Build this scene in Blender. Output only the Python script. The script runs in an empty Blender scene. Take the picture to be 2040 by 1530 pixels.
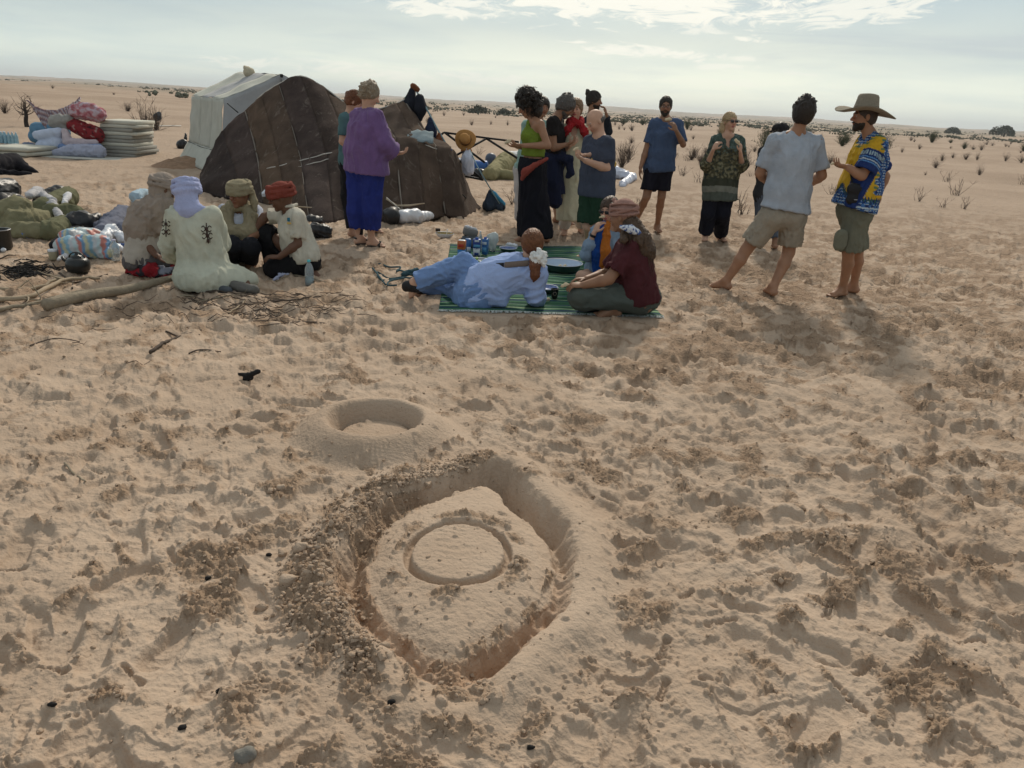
import bpy, math, random
import numpy as np
from mathutils import Vector, Matrix, Euler
R = math.radians
rnd = random.Random(7)
rng = np.random.default_rng(7)
scene = bpy.context.scene
C = scene.collection

# ---------------------------------------------------------------- camera
EYE = np.array([0.0, 0.0, 1.6])
FPX = 1533.0                       # focal length in pixels of the 2040 px wide photograph
PITCH = math.atan((765 - 212) / FPX)
ROLL = R(3.1)
fw = np.array([0, math.cos(PITCH), -math.sin(PITCH)])
up0 = np.array([0, math.sin(PITCH), math.cos(PITCH)])
rt0 = np.array([1.0, 0, 0])
CR = rt0 * math.cos(ROLL) + up0 * math.sin(ROLL)
CU = up0 * math.cos(ROLL) - rt0 * math.sin(ROLL)
cd = bpy.data.cameras.new('camera')
cam = bpy.data.objects.new('camera', cd)
C.objects.link(cam)
cd.sensor_width = 36.0
cd.lens = FPX / 2040 * 36
cd.clip_start = 0.05
cd.clip_end = 40000
M = Matrix(((CR[0], CU[0], -fw[0], EYE[0]), (CR[1], CU[1], -fw[1], EYE[1]), (CR[2], CU[2], -fw[2], EYE[2]), (0, 0, 0, 1)))
cam.matrix_world = M
scene.camera = cam

# ---------------------------------------------------------------- light and sky
SUN_EL, SUN_AZ = R(38), R(9)      # azimuth: degrees to the right of straight ahead (+Y)
SUN_STRENGTH, SUN_ANGLE = 2.8, 5
SKY_STRENGTH = 0.11
EXPOSURE = 0.0
scene.view_settings.view_transform = 'Standard'
scene.view_settings.look = 'None'
scene.view_settings.exposure = EXPOSURE
scene.view_settings.gamma = 1
scene.view_settings.use_curve_mapping = False
scene.render.engine = 'CYCLES'
scene.cycles.use_denoising = True
scene.cycles.max_bounces = 6
scene.cycles.diffuse_bounces = 3
scene.cycles.glossy_bounces = 2
scene.cycles.transmission_bounces = 5
scene.cycles.transparent_max_bounces = 8
scene.cycles.sample_clamp_indirect = 5

sd = bpy.data.lights.new('sun', 'SUN')
sd.energy = SUN_STRENGTH
sd.angle = R(SUN_ANGLE)
sd.color = (1.0, 0.90, 0.76)
sun = bpy.data.objects.new('sun', sd)
C.objects.link(sun)
sdir = Vector((math.sin(SUN_AZ) * math.cos(SUN_EL), math.cos(SUN_AZ) * math.cos(SUN_EL), math.sin(SUN_EL)))
sun.rotation_euler = sdir.to_track_quat('Z', 'Y').to_euler()


class NT:
    """small helper for building node trees"""
    def __init__(s, tree):
        s.t = tree
        s.n = tree.nodes
        s.l = tree.links

    def new(s, typ, **kw):
        n = s.n.new(typ)
        for k, v in kw.items():
            setattr(n, k, v)
        return n

    def put(s, sock, v):
        if v is None:
            return
        if hasattr(v, 'is_output'):
            s.l.new(v, sock)
        elif hasattr(v, '__len__') and len(v) == 3 and len(sock.default_value) == 4:
            sock.default_value = (*v, 1)
        else:
            sock.default_value = v

    def math(s, op, a, b=None, c=None, clamp=False):
        n = s.new('ShaderNodeMath', operation=op, use_clamp=clamp)
        for i, v in enumerate((a, b, c)):
            s.put(n.inputs[i], v)
        return n.outputs[0]

    def vmath(s, op, a, b=None, out=0):
        n = s.new('ShaderNodeVectorMath', operation=op)
        s.put(n.inputs[0], a)
        if b is not None:
            if op == 'SCALE':
                s.put(n.inputs[3], b)
            else:
                s.put(n.inputs[1], b)
        return n.outputs[out]

    def noise(s, vec, scale, detail=4, rough=0.55, dist=0.0, out='Fac', **kw):
        n = s.new('ShaderNodeTexNoise', **kw)
        if vec is not None:
            s.put(n.inputs['Vector'], vec)
        n.inputs['Scale'].default_value = scale
        n.inputs['Detail'].default_value = detail
        n.inputs['Roughness'].default_value = rough
        n.inputs['Distortion'].default_value = dist
        return n.outputs[out]

    def ramp(s, fac, stops, interp='LINEAR'):
        n = s.new('ShaderNodeValToRGB')
        n.color_ramp.interpolation = interp
        e = n.color_ramp.elements
        while len(e) < len(stops):
            e.new(0.5)
        for i, (p, c) in enumerate(stops):
            e[i].position = p
            e[i].color = (*c, 1) if hasattr(c, '__len__') else (c, c, c, 1)
        s.put(n.inputs[0], fac)
        return n.outputs[0]

    def mapr(s, v, a, b, c=0.0, d=1.0, smooth=True):
        n = s.new('ShaderNodeMapRange', interpolation_type='SMOOTHSTEP' if smooth else 'LINEAR')
        s.put(n.inputs[0], v)
        for i, x in enumerate((a, b, c, d)):
            s.put(n.inputs[i + 1], x)
        return n.outputs[0]

    def mix(s, fac, a, b, mode='MIX'):
        n = s.new('ShaderNodeMix', data_type='RGBA', blend_type=mode)
        s.put(n.inputs[0], fac)
        s.put(n.inputs[6], a)
        s.put(n.inputs[7], b)
        return n.outputs[2]


world = bpy.data.worlds.new('World')
scene.world = world
world.use_nodes = True
nt = NT(world.node_tree)
nt.n.clear()
sky = nt.new('ShaderNodeTexSky', sky_type='NISHITA')
sky.sun_disc = False
sky.sun_elevation = SUN_EL
sky.sun_rotation = SUN_AZ
sky.air_density = 1.0
sky.dust_density = 2.0
sky.ozone_density = 1.0
tc = nt.new('ShaderNodeTexCoord').outputs['Generated']
sep = nt.new('ShaderNodeSeparateXYZ')
nt.put(sep.inputs[0], tc)
X, Y, Z = sep.outputs
zc = nt.math('MAXIMUM', Z, 0.015)
# a thin high veil of cloud covers most of the sky
veil = nt.ramp(Z, [(0.0, (9.0, 9.5, 8.3)), (0.040, (8.4, 9.0, 8.0)), (0.080, (5.9, 6.6, 6.4)), (0.125, (4.5, 5.5, 5.9)), (0.30, (5.4, 5.8, 5.8)), (1.0, (5.9, 5.9, 5.7))])
cx = nt.math('DIVIDE', X, nt.math('ADD', zc, 0.10))
cy = nt.math('DIVIDE', Y, nt.math('ADD', zc, 0.10))
cv = nt.new('ShaderNodeCombineXYZ')
nt.put(cv.inputs[0], cx)
nt.put(cv.inputs[1], cy)
cvec = cv.outputs[0]
lump = nt.noise(cvec, 0.9, 5, 0.5, 0.3)
veil = nt.mix(nt.mapr(lump, 0.35, 0.7), veil, nt.mix(1.0, veil, (0.86, 0.90, 0.95), 'MULTIPLY'))
# brighter around the hidden sun
dots = nt.vmath('DOT_PRODUCT', tc, tuple(sdir), out=1)
glow = nt.mapr(dots, 0.66, 0.96, 0.0, 1.0)
veil = nt.mix(1.0, veil, nt.mix(glow, (0.86, 0.90, 0.93), (1.24, 1.19, 1.09)), 'MULTIPLY')
base = nt.mix(0.90, sky.outputs[0], veil)
# grey bars low on the left
bar = nt.new('ShaderNodeVectorMath', operation='MULTIPLY')
nt.put(bar.inputs[0], tc)
bar.inputs[1].default_value = (2.0, 2.0, 26.0)
barn = nt.noise(bar.outputs[0], 1.4, 4, 0.5, 0.6)
barz = nt.math('MULTIPLY', nt.mapr(Z, 0.03, 0.07), nt.mapr(Z, 0.20, 0.11))
base = nt.mix(nt.math('MULTIPLY', nt.mapr(barn, 0.50, 0.72), nt.math('MULTIPLY', barz, 0.55)), base, (5.0, 5.6, 5.9))


def cloud(az, el, wa, we, thr, seed, tilt=0.0):
    """a torn patch of bright cirrus: az, el and its half extents in degrees"""
    a = nt.math('ARCTAN2', X, Y)
    e = nt.math('ARCSINE', Z)
    da = nt.math('SUBTRACT', a, R(az))
    de = nt.math('SUBTRACT', e, R(el))
    de = nt.math('SUBTRACT', de, nt.math('MULTIPLY', da, tilt))
    u = nt.math('DIVIDE', da, R(wa))
    v = nt.math('DIVIDE', de, R(we))
    rr = nt.math('ADD', nt.math('MULTIPLY', u, u), nt.math('MULTIPLY', v, v))
    c = nt.new('ShaderNodeCombineXYZ')
    nt.put(c.inputs[0], nt.math('MULTIPLY', da, 9.0))
    nt.put(c.inputs[1], nt.math('MULTIPLY', de, 36.0))
    c.inputs[2].default_value = seed
    n = nt.noise(c.outputs[0], 2.3, 9, 0.66, 1.0)
    f = nt.math('SUBTRACT', nt.math('ADD', n, nt.math('MULTIPLY', nt.math('SUBTRACT', 1.0, rr), 0.28)), thr)
    return nt.mapr(f, 0.0, 0.16)


masks = [cloud(6.5, 7.4, 14, 2.4, 0.56, 1.0, 0.0), cloud(-6.0, 6.0, 6, 0.9, 0.60, 2.2), cloud(22.0, 7.3, 7.0, 1.7, 0.58, 3.1, 0.18),
         cloud(7.4, 3.9, 6.5, 0.65, 0.62, 4.3, -0.03), cloud(14.2, 3.7, 3.0, 0.45, 0.66, 5.7, -0.04), cloud(14.7, 4.9, 1.8, 0.35, 0.64, 6.2),
         cloud(13.0, 3.2, 3.4, 0.40, 0.68, 7.9), cloud(18.5, 3.0, 3.2, 0.35, 0.72, 9.4), cloud(11.4, 5.4, 3.0, 0.5, 0.66, 8.8),
         cloud(15.0, 2.2, 4.5, 0.4, 0.72, 11.3), cloud(-11.0, 1.7, 17.0, 0.7, 0.66, 12.4)]
strength = [0.95, 0.8, 0.75, 0.8, 0.55, 0.8, 0.5, 0.4, 0.6, 0.4, 0.5]
tot = None
for m_, s_ in zip(masks, strength):
    v_ = nt.math('MULTIPLY', m_, s_)
    tot = v_ if tot is None else nt.math('MAXIMUM', tot, v_)
# the same torn cirrus goes on thinly over the rest of the sky, far above the frame
hi = nt.noise(cvec, 1.3, 7, 0.6, 0.8)
tot = nt.math('MAXIMUM', tot, nt.math('MULTIPLY', nt.mapr(hi, 0.52, 0.78), nt.mapr(Z, 0.15, 0.24)))
base = nt.mix(tot, base, (9.6, 9.4, 8.3))
# below the horizon: sand-coloured bounce
base = nt.mix(nt.mapr(Z, -0.004, -0.02), base, (2.4, 2.0, 1.6))
bg = nt.new('ShaderNodeBackground')
nt.put(bg.inputs[0], base)
bg.inputs[1].default_value = SKY_STRENGTH
ow = nt.new('ShaderNodeOutputWorld')
nt.l.new(bg.outputs[0], ow.inputs[0])


# ---------------------------------------------------------------- measuring the place from the photograph
def ray(px, py):
    d = fw + (px - 1020) / FPX * CR - (py - 765) / FPX * CU
    return d


def G(px, py, z=0.0):
    """ground point (at height z) that the photograph shows at a pixel"""
    d = ray(px, py)
    t = (z - EYE[2]) / d[2]
    return EYE + d * t


def at(px, py, Y):
    """point at distance Y straight ahead that the photograph shows at a pixel"""
    d = ray(px, py)
    return EYE + d * (Y / d[1])


def proj(p):
    v = np.asarray(p, float) - EYE
    z = v @ fw
    return 1020 + FPX * (v @ CR) / z, 765 - FPX * (v @ CU) / z


# ---------------------------------------------------------------- noise
_perm = rng.permutation(4096).astype(np.int32)
_ga = rng.uniform(0, 2 * np.pi, 4096)
_gx, _gy = np.cos(_ga).astype(np.float32), np.sin(_ga).astype(np.float32)


def _h2(i, j):
    return _perm[(_perm[i & 4095] + j) & 4095]


def perlin(x, y, seed=0):
    x = x + seed * 17.13
    y = y + seed * 9.71
    xi = np.floor(x).astype(np.int32)
    yi = np.floor(y).astype(np.int32)
    xf = (x - xi).astype(np.float32)
    yf = (y - yi).astype(np.float32)
    u = xf * xf * xf * (xf * (xf * 6 - 15) + 10)
    v = yf * yf * yf * (yf * (yf * 6 - 15) + 10)
    out = 0
    for dx in (0, 1):
        for dy in (0, 1):
            h = _h2(xi + dx, yi + dy)
            g = _gx[h] * (xf - dx) + _gy[h] * (yf - dy)
            out = out + g * (u if dx else 1 - u) * (v if dy else 1 - v)
    return out * 1.5


def fbm(x, y, scale, octs=4, seed=0, gain=0.5, lac=2.03):
    a, s, t = 1.0, 0.0, 0.0
    f = 1.0 / scale
    for o in range(octs):
        s = s + a * perlin(x * f, y * f, seed + o * 3.7)
        t += a
        a *= gain
        f *= lac
    return s / t


def lumps(x, y, size, seed=0, cover=0.8):
    """rounded crumbs packed on a jittered grid (cell size in metres), 0..1"""
    u, v = x / size + seed * 3.3, y / size + seed * 7.7
    xi = np.floor(u).astype(np.int32)
    yi = np.floor(v).astype(np.int32)
    best = np.zeros_like(u, dtype=np.float32)
    for dx in (-1, 0, 1):
        for dy in (-1, 0, 1):
            h = _h2(xi + dx, yi + dy)
            h2 = _perm[(h + 77) & 4095]
            h3 = _perm[(h2 + 191) & 4095]
            px = xi + dx + 0.15 + 0.7 * h / 4096.0
            py = yi + dy + 0.15 + 0.7 * h2 / 4096.0
            r = (0.35 + 0.5 * (h3 / 4096.0) ** 1.5) * (((h3 * 7) & 4095) / 4096.0 < cover)
            an = (h3 / 4096.0) * 6.283
            ca, sa = np.cos(an), np.sin(an)
            ex = (u - px) * ca + (v - py) * sa
            ey = -(u - px) * sa + (v - py) * ca
            q = 1 - (ex * ex + ey * ey * 1.8) / np.maximum(r * r, 1e-6)
            hh = np.sqrt(np.maximum(q, 0)) * r
            best = np.maximum(best, hh)
    return best


def sst(x, a, b):
    t = np.clip((x - a) / (b - a), 0, 1)
    return t * t * (3 - 2 * t)


def poly_sd(x, y, P):
    """signed distance to a closed polygon, negative inside"""
    d = np.full(x.shape, 1e9, np.float32)
    inside = np.zeros(x.shape, bool)
    n = len(P)
    for i in range(n):
        ax, ay = P[i]
        bx, by = P[(i + 1) % n]
        ex, ey = bx - ax, by - ay
        wx, wy = x - ax, y - ay
        t = np.clip((wx * ex + wy * ey) / (ex * ex + ey * ey), 0, 1)
        d = np.minimum(d, (wx - ex * t) ** 2 + (wy - ey * t) ** 2)
        c = ((ay > y) != (by > y)) & (x < (bx - ax) * (y - ay) / (by - ay + 1e-12) + ax)
        inside ^= c
    d = np.sqrt(d)
    return np.where(inside, -d, d)


def smooth_poly(pts, n=5):
    out = []
    k = len(pts)
    for i in range(k):
        p0, p1, p2, p3 = (np.array(pts[(i + j - 1) % k], float) for j in range(4))
        for t in np.linspace(0, 1, n, endpoint=False):
            out.append(tuple(0.5 * ((2 * p1) + (-p0 + p2) * t + (2 * p0 - 5 * p1 + 4 * p2 - p3) * t * t + (-p0 + 3 * p1 - 3 * p2 + p3) * t ** 3)))
    return out


# ---------------------------------------------------------------- the ground: one height field out to the horizon
INNER_PX = [(958, 970), (992, 984), (1018, 1016), (1050, 1042), (1077, 1072), (1098, 1112), (1104, 1154), (1091, 1197), (1062, 1228), (1018, 1260),
            (970, 1296), (918, 1322), (880, 1318), (838, 1292), (793, 1262), (760, 1222), (738, 1171), (745, 1120), (768, 1066), (802, 1030), (888, 990)]
OUTER_PX = [(990, 928), (1028, 944), (1076, 994), (1120, 1040), (1143, 1090), (1146, 1141), (1130, 1219), (1085, 1262), (1030, 1318), (985, 1352),
            (900, 1368), (845, 1352), (767, 1301), (705, 1240), (668, 1180), (662, 1115), (700, 1055), (776, 984), (850, 964), (930, 941)]
inner = smooth_poly([G(x, y, 0.0)[:2] for x, y in INNER_PX], 4)
outer = smooth_poly([G(x, y, 0.02)[:2] for x, y in OUTER_PX], 4)
IRIS = G(912, 1120)[:2]
IRIS_RX = (G(1012, 1120)[0] - G(812, 1120)[0]) / 2
IRIS_RY = (G(912, 1052)[1] - G(912, 1172)[1]) / 2
RING = G(748, 842, 0.07)[:2]
RING_RX = (G(856, 840, 0.08)[0] - G(645, 840, 0.08)[0]) / 2
RING_RY = RING_RX * 0.96

# places that must stay fairly even: things stand there
FLAT = []
CAMP = G(1090, 560)[:2]
steps = []
_r = random.Random(21)


def add_step(x, y, a, L=0.30, W=0.11, dep=0.03):
    steps.append((x, y, a, L, W, dep))


for i in range(170):       # tracks of people walking to and fro
    x, y = _r.uniform(-9, 10), _r.uniform(1.6, 12)
    a = _r.uniform(0, 6.283)
    n = _r.randint(4, 9)
    for k in range(n):
        s = 1 if k % 2 else -1
        px = x + math.cos(a) * 0.62 * k - math.sin(a) * 0.10 * s
        py = y + math.sin(a) * 0.62 * k + math.cos(a) * 0.10 * s
        if py > 1.2:
            add_step(px + _r.gauss(0, .03), py + _r.gauss(0, .03), a + _r.gauss(0, .15), _r.uniform(.24, .33), _r.uniform(.09, .13), _r.uniform(.014, .034))
        a += _r.gauss(0, .08)
for i in range(1500):
    y = 1.4 + (_r.random() ** 1.2) * 13
    w = 1.2 + y * 0.75
    x = _r.uniform(-w, w)
    if x < 0 and _r.random() < 0.3:
        continue
    add_step(x, y, _r.uniform(0, 6.283), _r.uniform(.2, .36), _r.uniform(.09, .16), _r.uniform(.008, .028))


def far_relief(x, y, r, wl=None):
    """dunes and hollows of the plain, beyond the trampled camp"""
    h = 0.10 * fbm(x, y, 9.0, 2, 1) * sst(r, 9, 22)
    h = h + 0.55 * fbm(x, y, 42.0, 3, 2) * sst(r, 22, 90)
    left = sst(-x, 8, 45) * sst(y, 20, 70)
    h = h + left * 0.9 * sst(r, 25, 110)
    h = h - 0.5 * sst(r, 60, 200)
    h = h + 1.5 * (np.abs(fbm(x, y, 160.0, 3, 5)) * 2.2 - 0.6) * sst(r, 120, 500)
    # the line of dunes on the horizon
    ridge = 1 - np.abs(fbm(x, y * 1.6, 700.0, 5, 8))
    h = h + (ridge ** 2 * 13 - 6.5) * sst(r, 700, 2200)
    az = np.arctan2(x, y)
    h = h + 7 * sst(r, 2200, 2800) * (1.0 + 0.6 * np.sin(az * 7 + 1) + 0.35 * np.sin(az * 23))
    return h


def near_relief(x, y, r):
    h = 0.022 * fbm(x, y, 0.9, 3, 11) + 0.012 * fbm(x, y, 0.32, 2, 12)
    return h * (1 - sst(r, 14, 30) * 0.6)


def z_at(x, y):
    """height of the ground without the fine texture, to set things on"""
    X_, Y_ = np.array([float(x)]), np.array([float(y)])
    r = np.hypot(X_, Y_)
    return float((far_relief(X_, Y_, r) + near_relief(X_, Y_, r))[0])


def build_ground():
    # rows: distances; columns: directions
    rows = [0.0, 0.35, 0.7, 0.95]
    r = 1.12
    while r < 6000:
        rows.append(r)
        d = r * r / (1.6 * FPX / 2) * 1.32
        r += min(max(d, 0.0021), 0.019 * r) if r < 60 else 0.03 * r
    rows = np.array(rows)
    cols = list(np.linspace(-R(42), R(42), 1040))
    a = R(42)
    st = R(0.16)
    ext = []
    while a < math.pi - st:
        a += st
        if a < math.pi:
            ext.append(a)
        st *= 1.18
    cols = np.array([-e for e in reversed(ext)] + cols + ext)
    nr, nc = len(rows), len(cols)
    Rr, Aa = np.meshgrid(rows, cols, indexing='ij')
    x = Rr * np.sin(Aa)
    y = Rr * np.cos(Aa)
    r = Rr
    drow = np.gradient(rows)[:, None] * np.ones((1, nc))
    dcol = Rr * (R(84) / 1040)
    spac = np.maximum(drow * 0.7, dcol)

    def vis(wl):      # fade a relief whose wavelength the grid cannot carry
        return 1 - sst(spac / wl, 0.45, 1.1)

    h = far_relief(x, y, r) + near_relief(x, y, r)
    # --- trampling: where sand is broken up (1) and where it is smooth crust (0)
    tr = fbm(x, y, 0.75, 3, 21) * 0.65 + fbm(x, y, 0.22, 3, 22) * 0.80
    zone = 0.02 + 0.22 * sst(x, -1.5, 2.8) * sst(y, 1.6, 3.5) + 0.16 * sst(y, 4.0, 6.0) - 0.10 * sst(y, 9, 15)
    broken = sst(tr + zone, 0.04, 0.62)
    broken = broken * (1 - 0.85 * sst(r, 13, 26))
    # --- footprints
    fp = np.zeros_like(h)
    rim = np.zeros_like(h)
    smooth = np.zeros_like(h)
    for (sx, sy, sa, L, W, dep) in steps:
        sr = math.hypot(sx, sy)
        ang = math.atan2(sx, sy)
        ex = L * 0.95
        i0, i1 = np.searchsorted(rows, (max(sr - ex, 0.0), sr + ex))
        da = ex / sr
        j0, j1 = np.searchsorted(cols, (ang - da, ang + da))
        if i1 - i0 < 2 or j1 - j0 < 2:
            continue
        xs, ys = x[i0:i1, j0:j1] - sx, y[i0:i1, j0:j1] - sy
        ca, sa_ = math.cos(sa), math.sin(sa)
        u = (xs * ca + ys * sa_)
        v = (-xs * sa_ + ys * ca)
        w = W * 0.5 * (1 + 0.25 * u / (L * .5) - 0.28 * np.exp(-((u + .02 * L) / (L * .16)) ** 2))
        q = np.sqrt((u / (L * 0.5)) ** 2 + (v / w) ** 2) + 0.16 * perlin(xs * 9, ys * 9, sx) 
        pit = 1 - sst(q, 0.66, 1.04)
        if sr < 6.5:       # toes pressed in ahead of the ball
            for k in range(5):
                tq = np.sqrt((u - L * (.56 - .022 * k)) ** 2 + (v - W * (.34 - .18 * k)) ** 2)
                pit = np.maximum(pit, .8 * (1 - sst(tq, .006, .017 if k else .022)))
        rm = np.exp(-((q - 1.25) / 0.30) ** 2) * np.clip(0.55 + 1.3 * perlin(xs * 7 + sx * 31, ys * 7, 3), 0, 1.2)
        push = 0.5 + 0.5 * np.clip(-u / (L * .5), -1, 1)
        fp[i0:i1, j0:j1] = np.minimum(fp[i0:i1, j0:j1], -dep * pit * (1 + 0.4 * u / L))
        rim[i0:i1, j0:j1] = np.maximum(rim[i0:i1, j0:j1], dep * rm * (0.10 + 0.55 * push))
        smooth[i0:i1, j0:j1] = np.maximum(smooth[i0:i1, j0:j1], pit)
    keep = 1 - 0.9 * smooth
    rimn = np.clip(rim / 0.009, 0, 1)
    broken = np.clip(np.maximum(broken, rimn * 0.75 * sst(fbm(x, y, .16, 2, 31), -0.10, 0.25)), 0, 1) * keep
    # --- the sculpted eye and the ring
    near = (r < 5)
    ii = np.searchsorted(rows, 5.0)
    xe, ye = x[:ii], y[:ii]
    wob = 0.010 * perlin(xe * 9, ye * 9, 41) + 0.006 * perlin(xe * 26, ye * 26, 42)
    dA = poly_sd(xe, ye, inner) + wob
    dB = -(poly_sd(xe, ye, outer)) + wob * 1.2       # >0 inside the outer rim
    infl = sst(dB, -0.34, -0.10)
    ringq = np.sqrt(((xe - RING[0]) / RING_RX) ** 2 + ((ye - RING[1]) / RING_RY) ** 2)
    ringd = (ringq - 1) * RING_RX
    infl2 = 1 - sst(ringd, 0.16, 0.30)
    calm = np.clip(np.maximum(infl, infl2), 0, 1)
    hh = h[:ii]
    leftside = sst(-(xe - IRIS[0]) - 0.25 * (ye - IRIS[1]), -0.05, 0.18)
    hh = hh * (1 - 0.75 * calm)
    fpn = (fp + rim)[:ii] * (1 - calm)
    floor_d = 0.14
    tw = sst(dA, -0.008, 0.055 + 0.055 * leftside) * 0.8 + sst(dA, 0.0, 0.12) * 0.2
    wall = sst(dB, -0.01, 0.10)
    trench = -floor_d * tw * wall * (1 - 0.9 * np.exp(-(((xe - G(905, 1352)[0]) / .10) ** 2 + ((ye - G(905, 1352)[1]) / .06) ** 2)))
    trench += np.where((dA > 0) & (dB > 0), 0.012 * fbm(xe, ye, 0.06, 3, 43), 0)
    # crest outside: smooth swept bank on the right, heap of clods on the left
    bank = np.exp(-((dB + 0.045) / 0.095) ** 2) * (0.040 + 0.020 * (1 - leftside) + 0.014 * fbm(xe, ye, 0.3, 3, 44))
    bank *= 1 - 0.85 * (1 - sst(np.hypot(xe - G(900, 1370)[0], ye - G(900, 1370)[1]), 0.05, 0.2))
    plate = 0.024 * sst(-dA, -0.012, 0.07) + 0.030 * sst(-dA, 0.0, 0.26) + (dA < 0.02) * 0.004 * fbm(xe, ye, 0.05, 3, 88)
    iq = np.sqrt(((xe - IRIS[0]) / IRIS_RX) ** 2 + ((ye - IRIS[1]) / IRIS_RY) ** 2)
    gro = np.exp(-((iq - 1.0) / 0.075) ** 4)
    rip = 0.0016 * np.sin((ye + 0.12 * xe + 0.02 * perlin(xe * 6, ye * 6, 47)) * 190 + 2.5 * perlin(xe * 14, ye * 9, 45)) * np.clip(0.6 + 1.2 * perlin(xe * 7, ye * 11, 46), 0, 1)
    plate = plate + np.where(dA < -0.01, -0.036 * gro + rip * (0.4 + 0.6 * (iq < 0.92)), 0)
    hh = hh + fpn + np.where(dB > 0, trench, 0) + bank * (1 - wall * 0.2) * (dA > 0) + plate
    # ring
    ramp_o = 0.35 * np.exp(-(np.maximum(ringd, 0) / 0.14) ** 2) + 0.65 * (1 - sst(ringd, -0.01, 0.185))
    ramp_i = 1 - sst(-ringd, 0.008, 0.086)
    tor = 0.108 * np.where(ringd > 0, ramp_o, ramp_i) * (1 + 0.14 * fbm(xe, ye, .25, 3, 48))
    tor += 0.016 * (1 - sst(ringq, 0.66, 0.72)) - 0.040 * np.exp(-((ringq - 0.70) / 0.030) ** 2)
    tor += 0.004 * np.sin(np.arctan2(ye - RING[1], xe - RING[0]) * 95) * np.exp(-((ringd - 0.09) / 0.05) ** 2) * np.clip(perlin(xe * 3, ye * 3, 49) + .4, 0, 1)
    hh = hh + tor
    h[ii:] += (fp + rim)[ii:]
    h[:ii] = hh
    # where clods lie about the sculpture
    br = broken[:ii] * (1 - calm)
    band_l = leftside * np.exp(-((dB + 0.08) / 0.10) ** 2) * (dB < 0.03) * (0.55 + 0.45 * sst(fbm(xe, ye, .2, 2, 89), -.3, .2))
    band_r = (1 - leftside) * np.exp(-((dB + 0.21) / 0.06) ** 2) * 0.6 * sst(fbm(xe, ye, 0.15, 2, 50), -0.1, 0.25)
    top = (1 - leftside * 0.3) * np.exp(-((dB + 0.05) / 0.05) ** 2) * sst(ye, G(1000, 1000)[1], G(1000, 960)[1]) * 0.8 * sst(fbm(xe, ye, .2, 2, 51), -.1, .1)
    irisb = (dA < -0.02) * np.exp(-((iq - 1.28) / 0.15) ** 2) * sst(fbm(xe, ye, 0.10, 2, 52), -0.5, -0.05) * 0.6
    lfl = (dA > 0.01) * (dB > 0.02) * leftside * 0.8
    rlow = (np.abs(dA + 0.01) < 0.02) * (1 - leftside) * (ye < IRIS[1] - 0.05) * 0.7
    rr = np.exp(-((ringd - 0.20) / 0.06) ** 2) * sst(fbm(xe, ye, 0.12, 2, 53), -0.1, 0.2) * .8
    br = np.clip(np.maximum.reduce([br, band_l * 1.2, band_r, top, irisb, lfl, rlow, rr]), 0, 1)
    broken[:ii] = br
    h[:ii] += band_l * 0.016 * (0.7 + 0.5 * fbm(xe, ye, .14, 2, 54))
    pc = np.pad(calm, ((0, nr - ii), (0, 0)))
    # --- crumbs of broken crust at several sizes
    wx = x + 0.008 * perlin(x * 30, y * 30, 71) + 0.02 * perlin(x * 7, y * 7, 73)
    wy = y + 0.008 * perlin(x * 30, y * 30, 72) + 0.02 * perlin(x * 7, y * 7, 74)
    big = lumps(wx, wy, 0.075, 1, 0.30) * vis(0.075)
    mid = lumps(wx, wy, 0.034, 2, 0.55) * vis(0.034)
    sml = lumps(wx, wy, 0.017, 3, 0.7) * vis(0.017)
    sel = sst(fbm(x, y, 0.30, 2, 61), -0.05, 0.30)
    dens = np.clip(broken * 1.05 + 0.035 + 0.25 * fbm(x, y, 0.10, 2, 75) * (broken > .04), 0, 1) * (1 - 0.9 * smooth)
    big = lumps(wx, wy, 0.070, 1, dens * 0.30) * vis(0.070)
    mid = lumps(wx, wy, 0.033, 2, dens * 0.62) * vis(0.033)
    mid2 = lumps(wy * 1.1, wx, 0.024, 7, dens * 0.70) * vis(0.024)
    sml = lumps(wx, wy, 0.014, 3, dens * 0.9) * vis(0.014)
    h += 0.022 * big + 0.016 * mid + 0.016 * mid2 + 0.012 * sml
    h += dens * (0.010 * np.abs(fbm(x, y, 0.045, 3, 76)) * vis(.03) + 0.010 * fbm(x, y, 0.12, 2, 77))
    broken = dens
    # pock marks where people have trodden again and again
    pk = np.clip(0.25 + 0.9 * sst(x, -2.5, 2.5) * sst(y, 1.5, 3.2) + 0.8 * sst(y, 4.2, 5.5), 0, 1.1) * (1 - sst(r, 11, 22)) * (1 - pc)
    pit = 0.8 * lumps(wx + .03 * perlin(x * 4, y * 4, 81), wy, 0.21, 5, 0.75) + 0.6 * lumps(wx, wy, 0.11, 6, 0.75)
    h -= pk * (0.044 + 0.038 * sst(r, 3.5, 6)) * pit * sst(fbm(x, y, 1.4, 2, 82), -0.45, 0.05) 
    h += pk * 0.022 * fbm(x, y, 0.17, 3, 83)
    h += (1 - pc) * (0.35 + 0.65 * broken) * 0.0045 * fbm(x, y, 0.035, 2, 84) * vis(.03)
    bl = np.zeros_like(h)
    bl[:ii] = band_l
    h += bl * (0.014 * big + 0.010 * mid)
    # ridges left between old, wind-softened prints
    rg1 = 1 - np.abs(fbm(wx, wy, 0.36, 3, 86)) * 2.2
    rg2 = 1 - np.abs(fbm(wx, wy, 0.13, 3, 87)) * 2.2
    rg3 = 1 - np.abs(fbm(wx, wy, 0.055, 2, 93)) * 2.2
    h += (1 - pc) * (0.0034 * rg3 * np.abs(rg3) * vis(.05) + 0.010 * rg1 * np.abs(rg1) + 0.0055 * rg2 * np.abs(rg2) * vis(.10))
    # far away the churned sand reads as low ridges across the view
    h += 0.030 * broken * (fbm(x, y, 0.30, 2, 62)) * vis(0.3)
    h += 0.05 * fbm(x, y, 1.1, 2, 66) * vis(1.1) * sst(r, 12, 20)
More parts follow.
